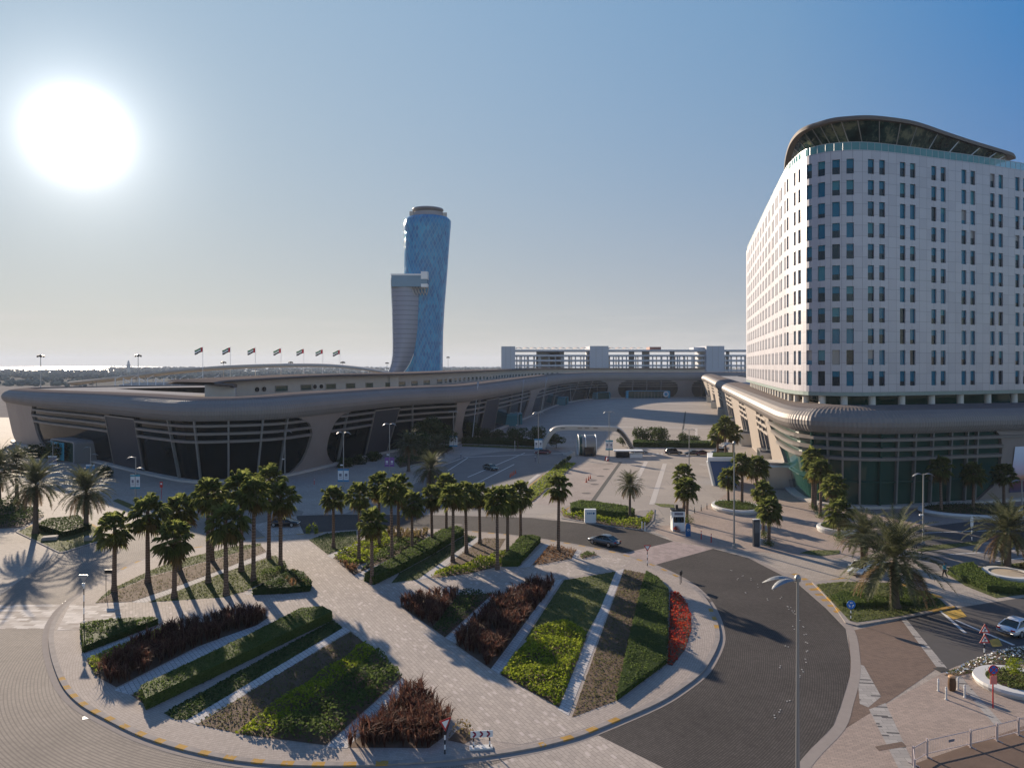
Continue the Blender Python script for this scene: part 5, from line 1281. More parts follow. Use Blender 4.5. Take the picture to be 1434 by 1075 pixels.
# right near quarter
scatter('fountain_grass', [(560,848),(600,836),(645,832),(618,866),(606,880)], 'red', 'short dark red grass wedge beside the middle of the main path', 1.2, 6, .08, 'blade', 'grass')
scatter('shrub_bed', [(645,832),(690,831),(623,892),(606,880),(618,866)], 'dark', 'dark green low shrubs next to the short red grass wedge', .6, 60, .24, cat='shrubs')
scatter('fountain_grass', [(700,834),(772,814),(778,818),(687,936),(638,902)], 'red', 'wide block of dark red fountain grass right of the main path', 1.25, 5.2, .085, 'blade', 'grass')
lawn([(790,812),(862,800),(842,850),(812,905),(735,895)], 'lawn', 'patchy lawn at the far end of the yellow-green bed')
scatter('shrub_bed', [(752,880),(790,868),(822,890),(783,990),(701,944)], 'lime', 'thick bright yellow-green ground cover right of the red grass block', .5, 75, .26, cat='shrubs')
lawn([(874,797),(905,803),(900,830),(880,905),(862,981),(801,1004)], 'soilg', 'thin grass with bare brown patches along the pale stone strip', base=m_soil, dens=48, h=.1, size=.15)
clipped_hedge([(905,803),(922,812),(936,828),(934,929),(863,981),(880,905),(897,830)], .45, 'green', 'broad low clipped hedge beside the red flower bed', dens=48, size=.17, rough=.08)
scatter('flower_bed', [(939,829),(952,832),(962,846),(968,862),(968,882),(959,910),(941,932),(935,930)], 'flower', 'curved bed of red flowers along the right side of the roundabout', .4, 48, .22, cat='flowers')
# right far quarter
lawn([(433,756),(456,747),(499,743),(500,760),(459,776)], 'dark', 'small dark lawn just right of the far end of the main path', dens=50, h=.18)
scatter('shrub_bed', [(466,781),(500,763),(541,744),(548,760),(520,785),(490,795)], 'lime', 'lime leafy shrubs at the left of the far mixed bed', .7, 45, .3, cat='shrubs')
scatter('shrub_bed', [(520,785),(548,760),(575,757),(592,757),(540,785),(505,800)], 'green', 'dark green shrubs along the pale strip of the far mixed bed', .7, 42, .3, cat='shrubs')
scatter('fountain_grass', [(541,744),(600,744),(596,754),(575,758),(548,760)], 'dry', 'dry straw-coloured grasses by the road in the far mixed bed', .9, 3.5, .09, 'blade', 'grass')
scatter('fountain_grass', [(470,785),(490,795),(505,800),(496,805)], 'rust', 'rusty grasses at the near left tip of the far mixed bed', .9, 4.5, .09, 'blade', 'grass')
clipped_hedge([(510,813),(524,819),(560,801),(606,776),(650,749),(640,744),(618,749),(606,757),(560,784)], 1.0, 'green', 'long tall clipped hedge running diagonally through the far palm clump', dens=42, size=.2)
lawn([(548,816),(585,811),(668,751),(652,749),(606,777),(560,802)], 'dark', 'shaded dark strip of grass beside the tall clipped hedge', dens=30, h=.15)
lawn([(640,777),(678,753),(708,754),(700,768),(660,790),(622,800)], 'soilg', 'bare dark soil patch with sparse growth under the far palms', base=m_soil, dens=12, h=.1)
scatter('shrub_bed', [(603,808),(625,797),(660,789),(690,778),(712,770),(702,792),(656,803),(618,808)], 'lime', 'yellow-green and dark shrubs along the walkway edge of the far bed', .7, 48, .3, cat='shrubs')
clipped_hedge([(702,793),(726,793),(757,759),(746,756),(730,757),(716,771)], .85, 'green', 'short clipped hedge block by the road and crossing walkway', dens=45, size=.2)
scatter('ground_cover', [(746,791),(770,763),(807,770),(800,782),(757,790)], 'rust', 'rusty dry ground cover round the foot of the lone tall palm', .35, 22, .24)
scatter('shrub_bed', [(812,778),(822,772),(837,777),(815,782)], 'green', 'tiny tuft of green at the far right tip of the roundabout', .4, 60, .22, cat='shrubs')
# left median
lawn([(25,744),(58,731),(108,723),(140,742),(141,756),(88,772),(83,772)], 'lawn', 'lawn of the left median with two concrete lids', z=.1, dens=14)
clipped_hedge([(52,741),(66,733),(110,728),(128,741),(100,750),(88,752)], .9, 'dark', 'low dark hedge block on the left median', z=.1, dens=30, size=.24)
struct(MB().prism(wpoly([(22,745),(58,730),(108,722),(142,741),(144,757),(90,774),(82,774)]), 0, .11).build('median_kerb', m_kerb))
scatter('shrub_bed', [(-40,712),(18,704),(62,722),(30,738),(-40,742)], 'dark', 'dense dark shrubs at the far left edge under the date palms', 1.3, 22, .35, cat='shrubs', z=.02)
lawn([(158,701),(165,698),(188,707),(180,711)], 'lawn', 'small triangle of grass in the left plaza', z=.02, dens=14)
# court entrance
struct(MB().prism(wpoly([(725,709),(746,702),(809,648),(785,645),(739,682)]), 0, .12).build('median_kerb', m_kerb))
lawn([(727,707.5),(745,701),(807,648.5),(786,646),(741,682)], 'lime', 'slim sunlit grass median leading towards the steel arch', z=.125, dens=9, h=.2, size=.35)
for i, (x, y) in enumerate(((796.5,646),(791,650),(786,654),(780,658.5))):
    lab = ('farthest','second farthest','third farthest','nearest')[i]+' dark little bush in the row on the slim grass median'
    b = G(x, y, .12); V, F = leaf_cloud(300+i, 160, .9, .9, .4); V[:, 2] = V[:, 2]*.8+.9; o = npmesh('small_bush', V, F, m_tree, loc=b); tag(o, lab, 'bush', 'bushes on the slim median')
clipped_hedge([(799,713),(812,709),(835,711),(878,717),(889,722),(886,727),(870,727),(800,720)], 1.25, 'green', 'rounded clipped hedge behind the white sign at the court entrance', z=.1, dens=26, size=.25)
scatter('shrub_bed', [(784,714),(800,721),(870,728),(896,729),(916,716),(912,728),(900,741),(850,735),(790,724)], 'lime', 'yellow-green border of low shrubs below the rounded entrance hedge', .8, 20, .35, cat='shrubs', z=.1)
struct(MB().prism(wpoly([(781,713),(800,707),(889,716),(917,713),(916,728),(902,743),(850,737),(786,726)]), 0, .09).build('median_kerb', m_kerb))
lawn([(915,704.5),(944,706),(944,711),(925,709)], 'lime', 'thin lens of grass beside the white kiosk', z=.03, dens=10)
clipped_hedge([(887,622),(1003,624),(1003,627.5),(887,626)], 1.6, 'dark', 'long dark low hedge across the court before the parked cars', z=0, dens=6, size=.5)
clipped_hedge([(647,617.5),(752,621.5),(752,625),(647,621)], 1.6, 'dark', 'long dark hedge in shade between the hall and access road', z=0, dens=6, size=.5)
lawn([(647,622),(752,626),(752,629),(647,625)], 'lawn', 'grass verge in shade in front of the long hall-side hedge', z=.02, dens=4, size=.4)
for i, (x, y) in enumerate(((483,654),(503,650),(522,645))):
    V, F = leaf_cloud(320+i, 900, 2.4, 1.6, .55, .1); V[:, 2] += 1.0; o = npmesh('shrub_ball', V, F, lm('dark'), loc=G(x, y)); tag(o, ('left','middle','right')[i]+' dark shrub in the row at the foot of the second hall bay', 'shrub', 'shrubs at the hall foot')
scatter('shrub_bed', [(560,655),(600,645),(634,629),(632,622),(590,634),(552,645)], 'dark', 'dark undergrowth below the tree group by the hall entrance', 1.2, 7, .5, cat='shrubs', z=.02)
# right-hand lawns
struct(MB().prism(wpoly([(1137,816),(1180,810),(1250,812),(1318,836),(1338,851),(1262,866),(1200,877),(1184,873),(1165,845)]), 0, .13).build('median_kerb', m_kerb))
lawn([(1143,818),(1180,814),(1250,816),(1316,838),(1326,848),(1262,862),(1200,871),(1189,868)], 'lawn', 'lawn with the big date palms and blue arrow sign at right', z=.135, dens=42, h=.1)
clipped_hedge([(1163,838),(1180,832),(1240,840),(1262,826),(1300,833),(1312,842),(1270,848),(1180,849)], .45, 'green', 'low hedge band on the lawn at the foot of the big date palm', z=.135, dens=40, size=.2, rough=.1)
clipped_hedge([(1328,803),(1345,797),(1362,794),(1368,800),(1385,813),(1410,822),(1440,826),(1440,833),(1382,828),(1345,813)], .8, 'green', 'green hedge curving round the pale round bench disc', z=.02, dens=36, size=.22)
lawn([(1322,801),(1345,796),(1434,787),(1500,800),(1500,840),(1434,832),(1395,837),(1352,820)], 'lawn', 'grass round the pale round bench disc at right', z=.016, dens=18)
scatter('fountain_grass', [(1418,797),(1440,790),(1500,788),(1500,803),(1440,806)], 'dry', 'golden dry grasses behind the round bench disc', .8, 3, .1, 'blade', 'grass', z=.02)
lawn([(1282,770),(1300,764),(1376,757),(1376,761),(1340,766),(1290,772)], 'lawn', 'narrow grass strip along the road before the hotel', z=.05, dens=12)
lawn([(1120,774),(1135,770),(1176,770),(1176,775),(1150,778)], 'lawn', 'small grass strip at the kerb near the ball-footed palm', z=.03, dens=14)
scatter('flower_bed', [(1322,945),(1350,930),(1395,914),(1440,905),(1500,900),(1500,914),(1440,921),(1380,938),(1340,946)], 'green', 'green leaves of the white flower border by the side road', .3, 40, .16, cat='flowers', z=.02)
k = NT('white_petal'); k.set(.7, 0, .2, (.72, .71, .66)); _lm['petal'] = k.mat
scatter('flower_bed', [(1324,944.5),(1350,930.5),(1395,914.5),(1440,905.5),(1500,901),(1500,913),(1440,920),(1380,937),(1340,945)], 'petal', 'white blossoms of the flower border by the side road', .4, 26, .2, cat='flowers', z=.02, soil=False)
# ---------------------------------------------------------------- street lamps
m_pole = M('galvanised_pole', (.27, .27, .265), .45, .5, .1, 2)
m_lampg = M('lamp_glass', (.70, .69, .66), .3, 0, .05)
def lamp_head(mb, top, d, L=1.9):
    """leaf-shaped lamp head sweeping out from the pole"""
    d = Vector(d).normalized(); s = Vector((-d.y, d.x, 0)); rows = []
    for i in range(9):
        f = i/8; w_ = .30*math.sin(PI*min(1, f*.92+.06))**.7; z = .16*math.sin(f*PI*.9)-.34*f*f
        c = top+d*(.15+L*f)+Vector((0, 0, z)); rows.append([c-s*w_, c+Vector((0, 0, .10*math.sin(PI*f)))-s*w_*.3, c+Vector((0, 0, .10*math.sin(PI*f)))+s*w_*.3, c+s*w_, c-Vector((0, 0, .07))])
    mb.grid(rows, closed=True)
def lamp_proto(name, lab, kind, Hh):
    t = thing(name, lab, 'street lamp', (0, 0, 0))
    mb = MB(); mb.lathe([(.20, 0), (.20, .35), (.135, .4), (.075, Hh), (.02, Hh+.02)], (0, 0, 0), 10); mb.box((0, 0, .04), (.6, .6, .08)); mb.build('pole', m_pole, t)
    if kind == 'pair':
        for d in ((-1, .22, 0), (-.93, -.42, 0)):
            mb = MB(); lamp_head(mb, Vector((0, 0, Hh-.12)), d); mb.build('lamp_head', m_pole, t)
        mb = MB(); mb.lathe([(.05, Hh-.25), (.17, Hh-.2), (.2, Hh+.02), (.12, Hh+.18), (.01, Hh+.22)], (0, 0, 0), 12); mb.build('pole_cap', m_pole, t)
    elif kind == 'step':
        mb = MB(); lamp_head(mb, Vector((0, 0, Hh-.1)), (-1, .1, 0), 1.7); mb.build('lamp_head', m_pole, t)
        mb = MB(); lamp_head(mb, Vector((0, 0, Hh*.74)), (1, .1, 0), 1.5); mb.build('lamp_head', m_pole, t)
    else:
        for d in ((-1, 0, 0), (1, 0, 0)):
            mb = MB(); lamp_head(mb, Vector((0, 0, Hh-.1)), d, 1.4); mb.build('lamp_head', m_pole, t)
        mb = MB(); mb.box((-.35, -.1, Hh*.42), (.5, .2, .2)); mb.build('camera_box', m_whitep, t)
    return t
LAMPS = [('pair', 1117, 1088, 809, 'tall grey street lamp in the right foreground with twin leaf-shaped heads'), ('pair', 1028, 767, 620, 'street lamp on the forecourt edge right of the crosswalk, twin heads'),
    ('tee', 1293, 762, 663, 'slim lamp post with a camera box on the grass strip before the hotel'), ('tee', 399, 671, 603, 'lamp post at the hall corner behind the dense palm clump'),
    ('tee', 481, 684, 605, 'lamp post with a teal banner before the second hall bay'), ('tee', 545.5, 668, 593, 'lamp post with a purple banner before the hall entrance'),
    ('step', 190, 701, 640, 'stepped two-arm lamp with a teal banner on the left plaza'), ('step', 127, 665, 626, 'stepped two-arm lamp by the left entrance portal'), ('step', 74, 652, 618, 'stepped two-arm lamp farthest left near the hall end'),
    ('tee', 635, 632, 576, 'lamp post with a blue-white banner left of the access road'), ('tee', 618, 616, 579, 'lamp post hidden among trees at the hall pier'), ('tee', 754, 648, 577, 'lamp post with a teal-topped banner right of the access road'),
    ('tee', 853, 645, 576, 'thin lamp post with a white-teal banner before the steel arch'), ('tee', 725, 608, 577, 'lamp post in shade close to the far hall bays'), ('tee', 965, 664, 601, 'lamp post at the pale forecourt behind the white kiosk'),
    ('tee', 1431, 745, 672, 'lamp post cut by the right edge in front of the printed picture')]
protoL = {}
for kind, x, y, yt, lab in LAMPS:
    b = G(x, y); top_ = hgt(yt, b.y)
    if kind not in protoL:
        o = lamp_proto('street_lamp', lab, kind, top_); o.location = b; o['group'] = 'street lamps'; protoL[kind] = (o, top_)
    else:
        o, h0 = protoL[kind]; s = top_/h0; dup(o, b, 0, lab, 'street lamps', (1, 1, s) if kind != 'pair' else (1, 1, s))
# banners on the lamps
m_bw = M('banner_white', (.62, .63, .64), .7, 0, .06); m_bt = M('banner_teal', (.02, .22, .30), .7); m_bp = M('banner_purple', (.20, .09, .26), .7); m_bb = M('banner_blue', (.05, .20, .36), .7); m_bk = M('banner_print', (.16, .16, .20), .7)
def banner(x, y0, y1, ybase, wpx, main, edge_m, lab):
    b = G(x, ybase); Y = b.y; z0, z1 = hgt(y1, Y), hgt(y0, Y); wd = wpx*Y/1000; t = thing('lamp_banner', lab, 'banner', (b.x, Y, z0), group='banners on the street lamps')
    hh = z1-z0
    for sx in (-1, 1):
        mb = MB(); c = sx*(wd*.25+.04); mb.box((c, -.16, hh*.5), (wd*.46, .03, hh*.72)); p_ = mb.build('cloth_panel', main, t)
        mb = MB(); mb.box((c, -.17, hh*.52), (wd*.24, .02, hh*.22)); mb.box((c, -.17, hh*.30), (wd*.3, .02, hh*.05)); mb.build('printed_mark', m_bk if main != m_bp else m_bw, p_)
        for zz in (.07, .93):
            mb = MB(); mb.box((c, -.16, hh*zz), (wd*.5, .05, hh*.14)); mb.build('banner_end', edge_m, t)
for a in ((190, 664, 684, 701, 13, m_bw, m_bt, 'white banner with teal ends on the stepped lamp of the left plaza'), (127, 650, 665, 669, 12, m_bb, m_bw, 'blue and white banner on the stepped lamp by the left portal'), (74, 638, 650, 656, 12, m_bk, m_bw, 'grey and white banner on the farthest left lamp'),
    (481, 656, 674, 684, 15, m_bw, m_bb, 'pale banner with blue ends before the second hall bay'), (545.5, 640, 653, 668, 13, m_bp, m_bp, 'purple banner before the hall entrance'), (635, 610, 625, 632, 11, m_bw, m_bb, 'blue-ended white banner left of the access road'),
    (754, 614, 629, 648, 11, m_bw, m_bb, 'white banner with blue ends right of the access road'), (853, 616, 630, 645, 10, m_bw, m_bt, 'white banner with teal ends before the steel arch')): banner(*a)

# ---------------------------------------------------------------- cars
m_tyre = M('tyre_rubber', (.018, .018, .018), .85); m_rim = M('wheel_rim', (.45, .45, .46), .3, .7); k = NT('car_glass'); k.set(.04, 0, .5, (.008, .010, .012)); m_cgl = k.mat
m_headl = M('headlight_glass', (.62, .63, .62), .15); m_taill = M('tail_light', (.35, .012, .012), .25)
def paint(name, col): 
    k = NT(name); k.set(.28, .15, .5, col); k.b.inputs['Coat Weight'].default_value = .6; k.b.inputs['Coat Roughness'].default_value = .05; return k.mat
def car(lab, pos, heading, pm, suv=False, group='cars on the roads', name='car'):
    """front of the car points along +x before turning"""
    t = thing(name, lab, 'car', pos, heading, group)
    L = 4.75 if not suv else 4.9; W_ = .91; hb = .86 if not suv else 1.0; hr = 1.44 if not suv else 1.85
    st = [(-L/2, .42, .60, .70), (-L/2+.12, .28, hb*.98, .82), (-L/2+.7, .24, hb+.04, .90), (-.9, .22, hb+.02, W_), (.6, .22, hb, W_), (1.25, .23, hb-.04, .90), (L/2-.35, .26, hb-.14, .85), (L/2-.06, .30, hb-.28, .74), (L/2, .38, .52, .64)]
    rows = []
    for (x, z0, z1, hw) in st:
        rows.append([(x, -hw*.86, z0), (x, -hw, z0+(z1-z0)*.35), (x, -hw*.99, z0+(z1-z0)*.72), (x, -hw*.88, z1), (x, 0, z1+.035), (x, hw*.88, z1), (x, hw*.99, z0+(z1-z0)*.72), (x, hw, z0+(z1-z0)*.35), (x, hw*.86, z0)])
    mb = MB(); mb.grid(rows, closed=True); mb.f.append(tuple(range(9))); mb.m.append(0); b = len(mb.v)-9; mb.f.append(tuple(b+i for i in range(8, -1, -1))); mb.m.append(0)
    # roof panel
    if suv: rf = [(-1.95, hr-.12, .66), (-1.5, hr, .70), (.2, hr, .69), (.55, hr-.08, .66)]
    else: rf = [(-1.10, hr-.10, .58), (-.65, hr-.01, .62), (-.05, hr, .62), (.28, hr-.06, .59)]
    rr = [[(x, -w, z-.05), (x, -w*.75, z), (x, w*.75, z), (x, w, z-.05), (x, w*.8, z-.08), (x, -w*.8, z-.08)] for x, z, w in rf]
    mb.grid(rr, closed=True)
    body = mb.build('body', pm, t, smooth=True)
    # glasshouse
    x0, x1 = (-L/2+.14, 1.15) if suv else (-2.0, 1.32); a0, a1 = rf[0], rf[-1]
    lo_ = [(x0, -.80), (x1, -.78), (x1, .78), (x0, .80)]; hi_ = [(a0[0]+.02, -a0[2]+.02, a0[1]-.05), (a1[0], -a1[2]+.02, a1[1]-.05), (a1[0], a1[2]-.02, a1[1]-.05), (a0[0]+.02, a0[2]-.02, a0[1]-.05)]
    mb = MB(); mb.add([(x, y, hb-.02) for x, y in lo_]+hi_, [(0, 1, 5, 4), (1, 2, 6, 5), (2, 3, 7, 6), (3, 0, 4, 7), (4, 5, 6, 7)]); mb.build('windows', m_cgl, t)
    mb = MB()
    for sy in (-1, 1):
        for xa, xb in ((x1, a1[0]), (x0, a0[0]), (-.32, -.32)):
            ya = .79*sy; yb = (rf[1][2]+.0)*sy; mb.bar((xa, ya, hb), (xb, yb, (a1[1] if xa == x1 else a0[1] if xa == x0 else hr)-.05), .07, .05)
    mb.build('window_pillars', pm, body)
    for sx in (-1.38, 1.40):
        for sy in (-1, 1):
            mb = MB(); mb.tube([(sx, sy*.70, .33), (sx, sy*.92, .33)], .33, 18); wl_ = mb.build('wheel', m_tyre, t); mb = MB(); mb.tube([(sx, sy*.90, .33), (sx, sy*.935, .33)], .21, 14); mb.build('rim', m_rim, wl_)
    for sy in (-1, 1):
        mb = MB(); mb.box((L/2-.12, sy*.58, hb-.32), (.22, .30, .12), sy*.25); mb.build('headlight', m_headl, t)
        mb = MB(); mb.box((-L/2+.08, sy*.62, hb-.14), (.12, .34, .13), sy*-.15); mb.build('tail_light', m_taill, t)
        mb = MB(); mb.box((.82, sy*.99, hb+.06), (.16, .2, .13)); mb.build('wing_mirror', pm, t)
    mb = MB(); mb.box((-L/2-.005, 0, .62), (.03, .5, .12)); mb.build('number_plate', m_whitep, t)
    return t
def hd(p, q): a = G(*p); b = G(*q); return math.atan2(b.y-a.y, b.x-a.x)
pk_black = paint('black_paint', (.012, .013, .016)); pk_silver = paint('dark_silver_paint', (.085, .10, .12)); pk_green = paint('dark_green_paint', (.02, .045, .05)); pk_white = paint('white_car_paint', (.62, .64, .68)); pk_mar = paint('maroon_paint', (.12, .018, .022)); pk_grey = paint('grey_paint', (.16, .17, .18))
car('dark silver sedan driving along the roundabout past the small lawn tip', G(846, 762, .016), hd((869, 766), (826, 757)), pk_silver)
car('dark green car driving in the shade on the access road', G(687, 657.5, .014), hd((678, 655), (697, 659)), pk_green)
car('white sedan on the side road at the right edge of the picture', G(1427, 885, .012), hd((1408, 884), (1450, 870)), pk_white)
car('black car half hidden behind palms at the far end of the main path', G(398, 736, .02), hd((385, 736), (415, 736)), pk_black)
car('white car almost hidden behind the drooping fronds of the big date palm', G(1204, 801, .02), hd((1190, 786), (1170, 800)), pk_white)
for (x, y, p_, su, lab) in ((760, 635.5, pk_mar, False, 'dark red car parked left of the steel arch'), (895, 634.5, pk_grey, False, 'grey car parked at the right foot of the steel arch'), (943, 636, pk_black, True, 'black off-road car parked by the court hedge'),
     (970, 637, pk_black, False, 'black car parked just left of the maroon one'), (984, 637, pk_mar, False, 'maroon car parked at the right end of the court hedge'), (1007, 636, pk_grey, True, 'grey off-road car parked behind the glass ramp pavilion')):
    car(lab, G(x, y, .02), rng.choice([0, PI])+rng.uniform(-.1, .1), p_, su, 'cars parked before the court')

# ---------------------------------------------------------------- steel arch, drum pavilion, booth and other court furniture
Ya = 211.0
ar = thing('steel_arch', 'wide flat-topped steel arch spanning the court entrance with a slotted right leg', 'arch', (at(824, 629, Ya).x, Ya, 0), world=True)
apx = [(760,629.5),(763,621),(770,609),(776,602.5),(784,600),(800,599.3),(830,600),(858,600.8),(866,603),(873,610),(879,619),(884.5,629.5)]
q = [at(x, y, Ya) for x, y in apx]; q = [Vector((a, Ya, b)) for a, b in catmull([(v.x, v.z) for v in q], 5, closed=False)]
for v in q: v.z = max(0, v.z)
mb = MB(); rows = []
for i, v in enumerate(q):
    t_ = (q[min(i+1, len(q)-1)]-q[max(0, i-1)]).normalized(); n_ = Vector((-t_.z, 0, t_.x))
    rows.append([v+n_*.7+Vector((0, -1.1, 0)), v+n_*.95, v+n_*.7+Vector((0, 1.1, 0)), v-n_*.55+Vector((0, 1.1, 0)), v-n_*.55+Vector((0, -1.1, 0))])
mb.grid(rows, closed=True); mb.build('arch_beam', M('arch_metal', (.38, .36, .34), .45, .4, .1, .4), ar)
for i in range(len(q)-18, len(q)-1):
    t_ = (q[min(i+1, len(q)-1)]-q[i-1]).normalized(); n_ = Vector((-t_.z, 0, t_.x)); c = q[i]+n_*.08+Vector((0, -1.13, 0)); mb = MB(); mb.bar(c-n_*.42, c+n_*.42, .34, .08, 0, (0, 1, 0)); mb.build('slot', m_blackm, ar)
for x in (788, 812, 822, 834):
    mb = MB(); c = at(x, 599.4, Ya-1.15); mb.box((c.x, c.y, c.z), (1.3, .06, .35)); mb.build('slot', m_louv, ar)
dp_ = G(822, 637); dr = thing('drum_pavilion', 'round glass and steel drum pavilion under the steel arch with pale stone steps', 'pavilion', dp_)
mb = MB(); rows = []
for xx, rr in ((-2.4, 2.5), (-1.6, 2.85), (2.3, 2.85)): rows.append([(xx, rr*math.cos(a*PI/14), 2.75+rr*math.sin(a*PI/14)) for a in range(28)])
mb.grid(rows[1:], closed=True); mb.build('drum_shell', M('drum_cladding', (.27, .25, .225), .4, .3, .15, .6), dr)
mb = MB(); mb.grid(rows[:2], closed=True); mb.add(rows[0], [tuple(range(28))]); mb.build('drum_glass', m_gglass, dr)
for xx in (-2.45, -.6, 2.3):
    mb = MB(); mb.tube([(xx, 2.9*math.cos(a*PI/14), 2.75+2.9*math.sin(a*PI/14)) for a in range(29)], .13, 6); mb.build('ring_frame', m_whitep, dr)
mb = MB(); mb.box((.3, -2.6, 1.3), (2.6, .8, 2.4)); mb.build('doorway', m_cgl, dr)
for i in range(4): mb = MB(); mb.box((-4.2-i*.55, -.8, .55-i*.14), (.6, 3.2, 1.1-i*.28), .3); mb.build('stone_step', m_pale, dr)
bo = G(876, 640); gb = thing('gate_booth', 'low black glass gate booth with white slab roof beside the steel arch', 'booth', bo)
mb = MB(); mb.box((-1.0, 0, .9), (3.6, 2.2, 1.6)); mb.build('glass_wall', m_cgl, gb); mb = MB(); mb.prism([(-3.2, -1.5), (4.6, -1.5), (4.6, 1.5), (-3.2, 1.5)], 1.72, 1.98); mb.prism([(1.0, -1.3), (4.4, -1.3), (4.4, 1.3), (1.0, 1.3)], 0, 1.0); mb.build('slab_roof', m_whitep, gb)
rb = G(849.5, 645); t = thing('plastic_barrier', 'red and white plastic barrier standing by the thin lamp post', 'barrier', rb)
mb = MB(); mb.box((0, 0, .55), (.6, 1.6, 1.0), .3, top=.5); mb.build('barrier_body', M('barrier_red', (.45, .05, .05), .5), t); mb = MB(); mb.box((.05, -.5, .55), (.5, .35, .8), .3, top=.6); mb.build('white_block', m_whitep, t)
struct_m = m_whitep
for i, x in enumerate(range(897, 934, 6)):
    p = G(x, 635.2); mb = MB(); mb.box((p.x, p.y, .03), (.55, 1.3, .012)); struct(mb.build('road_dash', m_line))
# glass ramp pavilion
p0 = G(1003, 680); t = thing('ramp_pavilion', 'inverted wedge pavilion with white roof and blue glass prow on the forecourt', 'pavilion', p0, world=True)
Yr = p0.y; A = at(1002, 679, Yr); mb = MB()
tp_ = [at(993, 645, Yr), at(1027, 645, Yr), at(1027, 645, Yr)+Vector((2, 7, 0)), at(993, 645, Yr)+Vector((2, 7, 0))]; bt_ = [Vector((A.x, Yr+.4, 0)), Vector((A.x+4.6, Yr+.4, 0)), Vector((A.x+5.5, Yr+7, 0)), Vector((A.x+1.2, Yr+7, 0))]
mb.add(tp_+bt_, [(4, 5, 1, 0), (5, 6, 2, 1), (6, 7, 3, 2), (7, 4, 0, 3)]); k = NT('blue_ramp_glass'); k.set(.08, 0, .6, (.02, .10, .26)); mb.build('glass_prow', k.mat, t)
z1_ = tp_[0].z; mb = MB(); mb.prism([(v.x+(-.4 if i in (0, 3) else .4), v.y+(-.5 if i < 2 else .4)) for i, v in enumerate(tp_)], z1_, z1_+.75); mb.build('white_roof', m_whitep, t)
mb = MB(); mb.bar(tp_[0]+Vector((-.3, -.2, 0)), bt_[0]+Vector((-.3, -.2, 0)), .6, .5); mb.build('edge_frame', m_whitep, t)
mb = MB(); mb.prism([(v.x*.96+tp_[0].x*.04+.8, v.y*.9+tp_[0].y*.1+.4) for v in tp_], z1_+.76, z1_+.95); mb.build('roof_planting', lm('green'), t)
# white kiosk and blue stand
kb = G(949, 742); t = thing('kiosk', 'narrow white kiosk with black window and dark roof at the forecourt kerb', 'kiosk', kb)
mb = MB(); mb.box((0, 0, 1.5), (1.85, 1.5, 3.0)); mb.build('wall', m_whitep, t); mb = MB(); mb.box((0, -.76, 1.75), (1.55, .04, .85)); mb.build('window', m_cgl, t); mb = MB(); mb.box((0, -.77, 2.62), (1.3, .03, .38)); mb.build('name_board', m_bk, t)
mb = MB(); mb.box((0, 0, 3.1), (1.95, 1.6, .22)); mb.box((-.1, .2, 3.5), (.35, .35, .6)); mb.build('roof', m_blackm, t)
V, F = leaf_cloud(410, 220, .55, .5, .16); V[:, 2] += .45; V[:, 1] -= 1.0; V[:, 0] -= .3; npmesh('flower_box', V, F, lm('flower'), parent=t)
kb = G(963.5, 750.5); t = thing('info_stand', 'upright blue rounded information stand with a white disc beside the kiosk', 'sign', kb)
mb = MB(); pr = [(-.36, 0), (.36, 0), (.36, 1.5)]+[(.36*math.cos(a*PI/8), 1.5+.36*math.sin(a*PI/8)) for a in range(1, 8)]+[(-.36, 1.5)]
mb.add([(x, -.12, z) for x, z in pr]+[(x, .12, z) for x, z in pr], [tuple(range(len(pr))), tuple(range(2*len(pr)-1, len(pr)-1, -1))]+[(i, (i+1) % len(pr), len(pr)+(i+1) % len(pr), len(pr)+i) for i in range(len(pr))]); mb.build('panel', M('stand_blue', (.02, .10, .25), .4), t)
mb = MB(); mb.tube([(0, -.125, .95), (0, -.14, .95)], .16, 18); mb.build('white_disc', m_whitep, t); mb = MB(); mb.tube([(0, -.14, .95), (0, -.15, .95)], .10, 16); mb.build('disc_centre', M('stand_blue', (.02, .1, .25)), t)
kb = G(826.5, 731, .09); t = thing('entrance_sign', 'squat white sign box with small blue marks before the rounded hedge', 'sign', kb)
mb = MB(); mb.box((0, 0, 1.05), (1.8, .8, 2.1)); mb.build('sign_box', m_whitep, t); mb = MB(); 
for i in range(3): mb.box((-.42+i*.26, -.41, 1.5), (.18, .02, .26))
mb.build('lettering', m_bb, t); mb = MB(); mb.tube([(.5, -.40, 1.5), (.5, -.42, 1.5)], .17, 14); mb.build('round_mark', M('stand_blue', (.02, .1, .25)), t)
kb = G(1059, 764.5); t = thing('totem_sign', 'tall dark upright sign panel with a white edge on the forecourt', 'sign', kb, .25)
mb = MB(); mb.box((0, 0, 1.85), (.95, .34, 3.7)); mb.build('panel', M('totem_dark', (.045, .05, .06), .35), t); mb = MB(); mb.box((.49, 0, 1.85), (.06, .36, 3.72)); mb.box((0, 0, 3.72), (1.02, .36, .06)); mb.build('edge_trim', m_whitep, t); mb = MB(); mb.box((0, -.18, 2.6), (.72, .02, 1.5)); mb.build('screen', M('totem_screen', (.10, .11, .12), .25), t)
